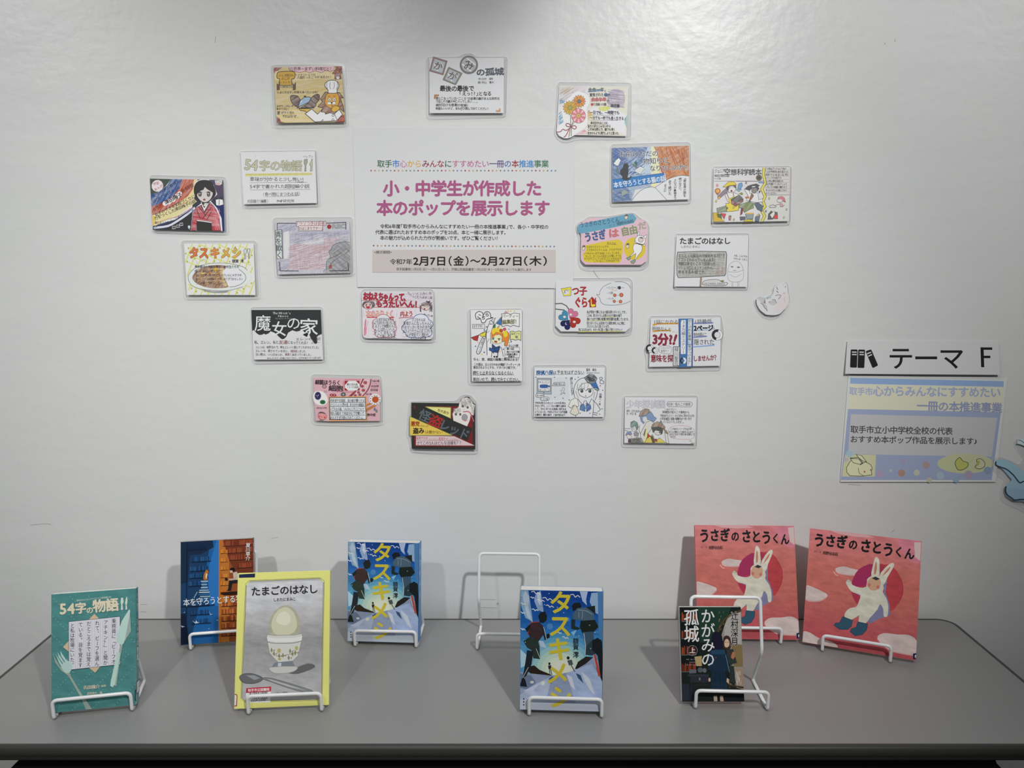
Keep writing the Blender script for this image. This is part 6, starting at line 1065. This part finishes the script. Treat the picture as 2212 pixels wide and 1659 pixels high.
for x, y in ((520, 900), (545, 935), (600, 960), (715, 910), (740, 940), (770, 925), (700, 980), (640, 955)): a.p('7c7c5c', (x, y - 30), (x + 14, y), (x + 4, y + 28), (x - 12, y + 4)); a.p('7c7c5c', (x + 14, y + 6), (x + 40, y - 12), (x + 30, y + 12))
a.e('a0985c', 785, 878, 17, 22).e('a0985c', 605, 993, 16, 14).e('a0985c', 600, 905, 20, 24).l('6a6a4c', 4, (530, 940), (600, 965), (660, 955), (740, 935), (790, 920), sm=3)
a.po('5e6062', '404244', 5, (182, 1185), (230, 1150), (330, 1150), (430, 1195), (390, 1235), (310, 1252), (220, 1240), sm=3).p('84868a', (250, 1165), (340, 1165), (400, 1195), (340, 1215)).po('727476', '505254', 4, (430, 1190), (520, 1195), (700, 1245), (940, 1320), (940, 1345), (860, 1345), (700, 1300), (520, 1235), (430, 1205), sm=2).p('a0a2a4', (470, 1200), (520, 1210), (700, 1265), (900, 1330), (700, 1285), (520, 1225))
a.p('a42c3c', (255, 1300), (517, 1283), (515, 1335), (252, 1352)).t('e0d0d0', '取手市立図書館', 272, 1325, 500, 1312, 32, b=.03).p('c4c4c8', (252, 1352), (515, 1335), (508, 1450), (250, 1455))
random.seed(3)
x = 285
while x < 478:
    w_ = random.choice((3, 3, 5, 7)); a.l('1e1e22', w_, (x, 1346 - (x - 285) * .05), (x, 1412)); x += w_ + random.choice((3, 4, 6))
a.t('28282c', '222412540', 300, 1430, 462, 1424, 30, b=.02).t('3a3a3c', 'ブロンズ新社', 565, 1352, 692, 1346, 20, b=.02)
a.p('1e2844', (178, 102), (348, 92), (345, 132), (178, 136)).l('8c2c44', 8, (95, 1370), (150, 1366), (158, 1380), (152, 1485), (90, 1492)).q('d0ccd0', 90, 1374, 148, 1480).t('2a2a2c', 'シ', 105, 1450, 135, 1450, 34, b=.03)
done(a, e)

# blue book with yellow letters: the drawing is made once on the front copy
def runners(a):
    a.grad('15387e 17428c 1c529c 2766ac 3c80b8 5c98bc 7cacbc 90b8bc', ((100, 100), (90, 1100)), ((1090, 100), (1080, 1100)), 28)
    for i, c in enumerate(('4a8cb8', '5f9cbc', '78acbe', '90bcc0', 'a8c8be', 'bccfbe', 'ccd6c2', 'd6dac8')): a.e(c, 570, 1010, 470 - i * 52, 400 - i * 44, n=30)
    a.p('7ca0bc^', (132, 130), (215, 128), (240, 300), (265, 480), (180, 440), (132, 300)).p('a8b8cc^', (180, 130), (225, 200), (215, 320), (262, 490), (200, 430), (150, 200)).p('8ea4c8^', (290, 190), (350, 130), (370, 250), (385, 375), (320, 350), (280, 250)).p('b6c4d8', (310, 150), (350, 170), (350, 300), (320, 260)).p('a4b4d4', (790, 130), (880, 135), (860, 230), (870, 300), (820, 250)).p('8aa8c8', (920, 160), (1060, 150), (1040, 420), (960, 380), (900, 260)).p('4a78a8', (990, 140), (1068, 135), (1060, 700), (1000, 600))
    a.p('aac0d4', (330, 690), (380, 700), (420, 775), (350, 760)).p('a8c8dc', (120, 790), (200, 860), (260, 930), (130, 1000)).p('7fb0d0', (690, 600), (760, 570), (720, 640))
    for x, y, s in ((300, 165, 1.4), (355, 250, 1.1), (430, 235, 1.5), (455, 315, 1.2), (155, 285, .9), (150, 385, .8), (290, 355, 1), (150, 570, .8), (565, 610, .6), (740, 200, 1.5), (630, 665, 1), (260, 215, .6)): a.l('d8e2ea', 8, (x - 38 * s, y - 12 * s), (x - 16 * s, y - 16 * s), (x, y + 4 * s), (x + 16 * s, y - 8 * s), (x + 36 * s, y + 6 * s), sm=3)
    a.p('8c98b4^', (118, 1040), (250, 1060), (480, 1085), (700, 1040), (860, 940), (950, 880), (1075, 960), (1075, 1490), (118, 1460)).p('a8b4cc^', (118, 1300), (300, 1180), (480, 1090), (420, 1330), (600, 1340), (500, 1470), (118, 1460)).p('9fb0d4^', (640, 1060), (760, 1010), (930, 950), (1060, 1160), (1060, 1480), (760, 1440)).p('c4ccd8', (810, 1040), (900, 1120), (960, 1300), (900, 1240), (840, 1130)).p('c8ccd8', (640, 1070), (700, 1100), (740, 1250), (690, 1200)).p('6a7894', (120, 1060), (240, 1080), (300, 1160), (200, 1240), (120, 1220)).p('b4bcc8', (118, 1350), (560, 1400), (1060, 1380), (1060, 1490), (118, 1462)).p('3c5a84', (440, 1120), (490, 1085), (470, 1180)).p('b8c4dc', (150, 1260), (380, 1140), (260, 1260)).e('c8ccc8', 255, 1158, 22, 15).e('d4d8cc', 378, 1170, 22, 24, 30)
    a.p('2c2420', (215, 985), (280, 970), (340, 1020), (460, 1070), (480, 1085), (240, 1060), (200, 1030)).p('2a2626', (735, 1010), (770, 930), (860, 870), (940, 880), (860, 950), (760, 1010))
    D = '1d2226'
    a.p(D, (325, 420), (345, 380), (400, 365), (425, 420), (415, 470), (380, 495), (345, 490)).p('3c2c30^', (205, 600), (240, 490), (330, 480), (380, 530), (385, 620), (330, 700), (250, 690)).l('b04a38', 7, (200, 640), (222, 560), (240, 495), (330, 482), sm=3).p(D, (180, 560), (240, 500), (230, 560), (205, 600)).l('262c30', 26, (375, 540), (405, 670), (445, 640)).l('c8d4d8', 5, (385, 540), (418, 680)).e(D, 435, 640, 20, 26)
    a.p('2c3834^', (160, 700), (240, 640), (320, 690), (340, 760), (345, 900), (270, 890), (250, 800), (200, 770)).p('222830', (200, 800), (270, 810), (250, 960), (190, 1090), (150, 1110), (180, 940)).p(D, (120, 1190), (150, 1090), (180, 1130), (200, 1210), (130, 1205)).l('c4ccd0', 5, (345, 890), (300, 780)).l('c4ccd0', 5, (150, 1110), (215, 990))
    a.p(D, (700, 300), (730, 270), (790, 268), (810, 310), (780, 345), (715, 360)).p('4a6070', (710, 400), (760, 330), (880, 320), (950, 380), (950, 470), (820, 470), (720, 450)).l('8fa4b0', 5, (770, 350), (860, 360), (930, 400), sm=3).l('8fa4b0', 4, (780, 370), (780, 440)).l('8fa4b0', 4, (820, 365), (815, 450)).p('22282c', (860, 320), (960, 300), (965, 400), (930, 370)).p('24302e', (695, 450), (740, 460), (735, 530), (800, 555), (760, 575), (695, 560))
    a.p('1e2826', (800, 470), (960, 460), (1000, 540), (940, 600), (820, 610), (790, 540)).p('3c5468', (820, 600), (940, 590), (950, 680), (860, 750), (840, 700)).p('2c3c44', (850, 760), (940, 680), (1030, 680), (1040, 760), (940, 860), (850, 850)).l('c4ccd0', 6, (835, 610), (855, 750), (850, 850)).p(D, (930, 690), (990, 660), (1040, 700), (1050, 860), (1060, 1150), (1020, 1100), (990, 860), (930, 800)).l('b0483c', 26, (955, 850), (980, 960), (1010, 1090)).l('c8d4d8', 4, (940, 850), (970, 990))
    a.e(D, 450, 950, 12, 15).p('2a3034', (435, 970), (470, 968), (470, 1010), (440, 1010)).l('3c4448', 8, (450, 1010), (455, 1065)).l('3c4448', 8, (462, 1010), (478, 1075)).e(D, 660, 886, 16, 18).p('4a545c', (650, 915), (700, 905), (715, 960), (670, 970)).l('4c545c', 10, (690, 960), (735, 1040)).p('34506c', (745, 1055), (800, 1080), (830, 1170), (770, 1110))
    for x, y in ((140, 190), (445, 165), (610, 200), (395, 290), (540, 320), (610, 380), (180, 710), (900, 520), (960, 600), (460, 508), (155, 560), (910, 780), (780, 640)): a.e('ccd8e0', x, y, 5, n=8)
    for x, y, r in ((455, 535, 36), (655, 455, 24), (985, 597, 12)): a.e('4a84bc', x, y, r, n=14)
    for ch, cx, cy in (('タ', 578, 270), ('ス', 570, 530), ('キ', 560, 790), ('メ', 540, 1060), ('シ', 575, 1325)): a.t('c8b83a', ch, cx - 130, cy, cx + 130, cy + 4, 262, b=.032)
    a.t('26303a', '額賀', 745, 665, 745, 800, 62, b=.03, v=True).t('26303a', '澪', 745, 815, 745, 890, 64, b=.03, v=True)
    for y in (1345, 1377, 1410): a.e('2c3038', 163, y, 8)
WF = (.1325, .1936); WB = (.1356, .1889)
ef = book(.0590, -.3872, -2.0, *WF, .027, 8, 'thick blue book with yellow letters and runners, front row centre', '4a78a8')
a = cover_art(ef, (1100, 1250, 5.183), WF, 200); runners(a); done(a, ef)
a = Art((0, .1936, 0), 150); a.q('3c6c9c', 0, 0, 27, 193.5).t('c8d4dc', 'タスキメシ', 12, 10, 12, 110, 13, b=.03, v=True).t('c8d0d4', '額賀　澪', 12, 125, 12, 160, 6, b=.02, v=True); on_spine(ef, a, WF[0], ('spine_art', 'spine_lettering'))
eb = book(-.2676, -.1532, -2.6, *WB, .027, 8, 'thick blue book with yellow letters and runners, back row near the wall', '4a78a8')
a = cover_art(eb, (1100, 1250, 5.183), WB, 204, ef, WF); runners(a); done(a, eb)
a = Art((0, .1889, 0), 150); a.q('3c6c9c', 0, 0, 27, 188.8).t('c8d4dc', 'タスキメシ', 12, 10, 12, 110, 13, b=.03, v=True); on_spine(eb, a, WB[0], ('spine_art', 'spine_lettering'))

# small dark paperback
WH = (.1023, .1506)
e = book(.3100, -.3569, 1.0, *WH, .015, 17, 'small dark paperback with two schoolgirls and white vertical lettering', '282c2c')
a = cover_art(e, (1440, 1270, 5.925), WH, 196)
a.p('1b2220', (160, 240), (1000, 240), (1000, 1470), (180, 1470)).p('20392f', (400, 245), (820, 245), (790, 350), (640, 600), (560, 700), (430, 700)).p('8d8880', (800, 350), (960, 290), (990, 1300), (900, 1280), (740, 700), (690, 640), (760, 420)).p('a4a09c', (830, 330), (950, 310), (960, 720), (740, 700), (740, 480)).p('7c6a48', (830, 720), (975, 730), (985, 1010), (860, 1010)).p('94806c', (860, 1030), (985, 1030), (988, 1270), (900, 1220))
a.hatch('c4bcb4', 4, (870, 1060, 975, 1240), 26, 90, 60).l('4c3c2c', 26, (650, 600), (690, 480), (780, 370), (950, 290), sm=4).hatch('a08858', 4, (660, 300, 940, 560), 30, 120, 26).l('3a2e22', 24, (780, 1180), (850, 1250), (985, 1275), sm=3).hatch('8a7048', 4, (800, 1190, 980, 1300), 16, 20, 30)
a.p('15191a', (170, 260), (400, 260), (430, 1080), (190, 1080))
for y in (430, 650, 860, 1075):
    a.l('6c7074', 7, (190, y), (380, y - 4)); 
    for k in range(13): a.l(random.choice(('7a3020', '5a2a1c', '94462c', '3c2420', 'a0542c')), 10, (198 + k * 14, y - 8), (199 + k * 14, y - 120 + random.random() * 30))
a.p('a89468', (355, 880), (450, 870), (450, 1000), (380, 1000)).p('5a6068', (290, 1040), (380, 1045), (380, 1090), (290, 1095)).e('50565c', 430, 1050, 34, 34).e('5c6468', 485, 1055, 26, 30).p('34363e', (270, 1105), (540, 1105), (540, 1130), (270, 1130)).p('2c2e36', (300, 1130), (540, 1130), (540, 1210), (300, 1210)).e('70747c', 423, 1165, 10, 20).p('22242c', (300, 1210), (330, 1210), (320, 1440), (290, 1440)).p('2a2c38', (195, 1230), (290, 1230), (290, 1440), (200, 1440))
a.p('1c1a2c', (570, 680), (580, 600), (630, 560), (690, 580), (715, 660), (700, 780), (570, 780), sm=2).p('1b2f42', (540, 830), (620, 780), (740, 790), (800, 900), (800, 1080), (750, 1060), (570, 1060), (530, 1050)).p('27405a', (560, 800), (740, 790), (750, 850), (570, 850)).p('1a2c3e', (570, 1060), (750, 1060), (780, 1310), (570, 1310)).l('101c2a', 4, (620, 1070), (615, 1300)).l('101c2a', 4, (680, 1070), (690, 1300)).l('101c2a', 4, (720, 1070), (740, 1300)).p('8a3440', (620, 890), (640, 880), (630, 910)).l('8c9aa8', 4, (755, 860), (805, 1080)).e('bca48e', 548, 1175, 14, 26).p('b8a48e', (770, 1150), (800, 1170), (795, 1230), (765, 1200))
a.p('3c2c28', (722, 700), (730, 630), (770, 608), (815, 640), (822, 760), (790, 790), (725, 770), sm=2).p('c8a890', (740, 680), (770, 650), (800, 680), (800, 740), (765, 762), (740, 740), sm=2).p('2e3634', (760, 790), (850, 780), (900, 960), (850, 970), (830, 990), (790, 960)).p('2c3232', (800, 990), (860, 1000), (885, 1230), (810, 1200)).p('a46c50', (820, 890), (840, 820), (870, 815), (875, 880), (850, 915)).l('6a3430', 5, (780, 800), (820, 860))
for x in (755, 785): a.e('3a2a30', x, 695, 6, 5)
a.p('b09a88', (600, 1380), (645, 1380), (650, 1450), (605, 1450)).p('b09a88', (680, 1380), (720, 1380), (730, 1450), (685, 1450)).p('1a1c20', (730, 1380), (990, 1380), (990, 1460), (740, 1450))
a.t('d8dadc', '孤城', 315, 275, 320, 700, 190, b=.014, v=True).t('d8dadc', 'かがみの', 525, 270, 530, 1010, 175, b=.012, v=True).e(None, 330, 800, 62, 64, ow=4, oc='9a9ca0').t('d8dadc', '上', 290, 800, 370, 800, 76, b=.02).t('1c1e20', '辻村深月', 870, 305, 868, 740, 96, b=.022, ol='b8b4b0', ow=.05, v=True)
a.t('9a9ca0', 'THE SOLITARY', 250, 915, 400, 915, 16).t('9a9ca0', 'CASTLE', 290, 950, 370, 950, 16).t('9a9ca0', 'IN THE MIRROR', 250, 985, 400, 985, 16)
done(a, e)

# pink picture book: drawn from the turned copy
def rabbit(a):
    a.grad('c8767a c67470 bf6c64 bd6a60 b96460 b4565a b05056', ((190, 80), (100, 1350)), ((1420, 240), (1370, 1570)), 26).p('c87a88^', (1160, 230), (1400, 250), (1395, 480), (1280, 460), (1180, 330), sm=2).p('c9b4b0', (1330, 260), (1405, 258), (1395, 460), (1340, 420)).p('cc9c9c', (420, 130), (820, 180), (900, 210), (700, 200), (520, 170))
    for P_ in ([(150, 730), (240, 750), (330, 790), (390, 830), (350, 870), (270, 895), (150, 870)], [(475, 545), (560, 520), (660, 545), (765, 575), (750, 605), (630, 610), (520, 590)], [(120, 1230), (200, 1240), (300, 1300), (440, 1340), (500, 1400), (300, 1370), (115, 1330)], [(930, 1300), (1000, 1245), (1150, 1260), (1270, 1265), (1360, 1330), (1350, 1470), (1200, 1460), (1060, 1420)]):
        a.p('cd9c9a^', *[(x, y + 12) for x, y in P_], sm=3).p('c9b8b4^', *P_, sm=3)
    a.l('dcb8b4', 7, (455, 575), (480, 610), (505, 620), sm=3).l('dcb8b4', 7, (480, 575), (520, 600), sm=3)
    a.e('a8384c^', 930, 760, 285, 270, 10, n=40).p('b04248^', (1010, 500), (1150, 580), (1205, 760), (1160, 920), (1070, 1000), (1000, 800), sm=3).p('9c3058', (690, 600), (780, 520), (900, 500), (860, 700), (700, 740), (650, 780), sm=2)
    Wt, Sh = 'cdc8b8^', '7c7c9c^'
    a.p(Sh, (600, 700), (640, 780), (760, 850), (720, 960), (600, 1010), (860, 1140), (950, 1090), (1070, 1050), (1065, 940), (1020, 800), (1040, 640), (1120, 500), (1010, 640), (990, 900))
    a.p(Wt, (590, 690), (620, 660), (650, 690), (660, 720), (740, 750), (810, 740), (820, 660), (870, 625), (940, 625), (985, 680), (1000, 760), (990, 800), (1030, 870), (1050, 960), (1040, 1060), (1000, 1060), (995, 980), (960, 930), (930, 990), (850, 1080), (800, 1140), (725, 1125), (735, 1050), (650, 1100), (575, 1065), (590, 1010), (640, 970), (700, 960), (730, 900), (745, 830), (660, 800), (610, 740), sm=2)
    a.p(Wt, (865, 640), (880, 520), (905, 430), (925, 418), (950, 450), (955, 540), (945, 640), sm=2).p(Wt, (945, 640), (1010, 540), (1080, 485), (1110, 490), (1105, 530), (1040, 640), (1000, 720), sm=2).p('bc7458', (895, 600), (905, 500), (920, 470), (925, 540), (912, 600), sm=2).p('bc7458', (985, 625), (1030, 560), (1075, 520), (1050, 570), sm=2)
    a.p('c49c80', (820, 700), (850, 650), (900, 635), (955, 660), (968, 710), (940, 765), (890, 785), (840, 760), sm=3).p('34363c', (872, 650), (910, 630), (960, 655), (920, 672)).e('c07068', 842, 722, 18, 20).e('c07068', 938, 745, 18, 20)
    a.po('345468', '28344c', 4, (555, 1065), (662, 1105), (650, 1170), (610, 1205), (520, 1205), (460, 1160), (475, 1135), (520, 1130)).po('345468', '28344c', 4, (720, 1120), (828, 1145), (815, 1210), (770, 1260), (690, 1275), (635, 1230), (650, 1195), (700, 1180))
    a.l('6a5a54', 3, (605, 660), (608, 690)).l('6a5a54', 3, (622, 658), (625, 690)).l('6a5a54', 3, (636, 665), (638, 690))
    for ch, x, y, h in (('う', 300, 238, 128), ('さ', 422, 245, 118), ('ぎ', 545, 258, 122), ('の', 668, 285, 98), ('さ', 805, 300, 125), ('と', 925, 318, 120), ('う', 1050, 342, 130), ('く', 1165, 365, 100), ('ん', 1280, 385, 108)): a.t('1c1c1e', ch, x - h / 2, y - 4, x + h / 2, y + 4, h * 1.18, b=.045)
    a.t('3c2c2c', 'さく・え', 243, 355, 322, 366, 22, b=.02).t('2c2424', '相野谷由起', 340, 372, 505, 390, 38, b=.03)
    a.q('1c2858', 1318, 1465, 1375, 1528, 8).q('cfc8a8', 1338, 1482, 1375, 1512, 6)
W2 = (.1945, .2138); W1 = (.1924, .2137)
e2 = book(.6168, -.1746, -21.12, *W2, .010, 18.5, 'pink picture book with a white-suited rabbit figure, turned at an angle at the right', 'c06c68', hard=True)
a = cover_art(e2, (1710, 1120, 5.027), W2, 198); rabbit(a); done(a, e2)
e1 = book(.4276, -.1289, -.83, *W1, .010, 18.5, 'pink picture book with a white-suited rabbit figure, facing forward behind the small paperback', 'c06c68', hard=True)
a = cover_art(e1, (1710, 1120, 5.027), W1, 200, e2, W2); rabbit(a); done(a, e1)
# ------------------------------------------------------------------ build everything
load_glyphs()
for g in jobs: g()
for o in list(bpy.data.objects):
    if o.type == 'MESH' and o.parent is not None: pass
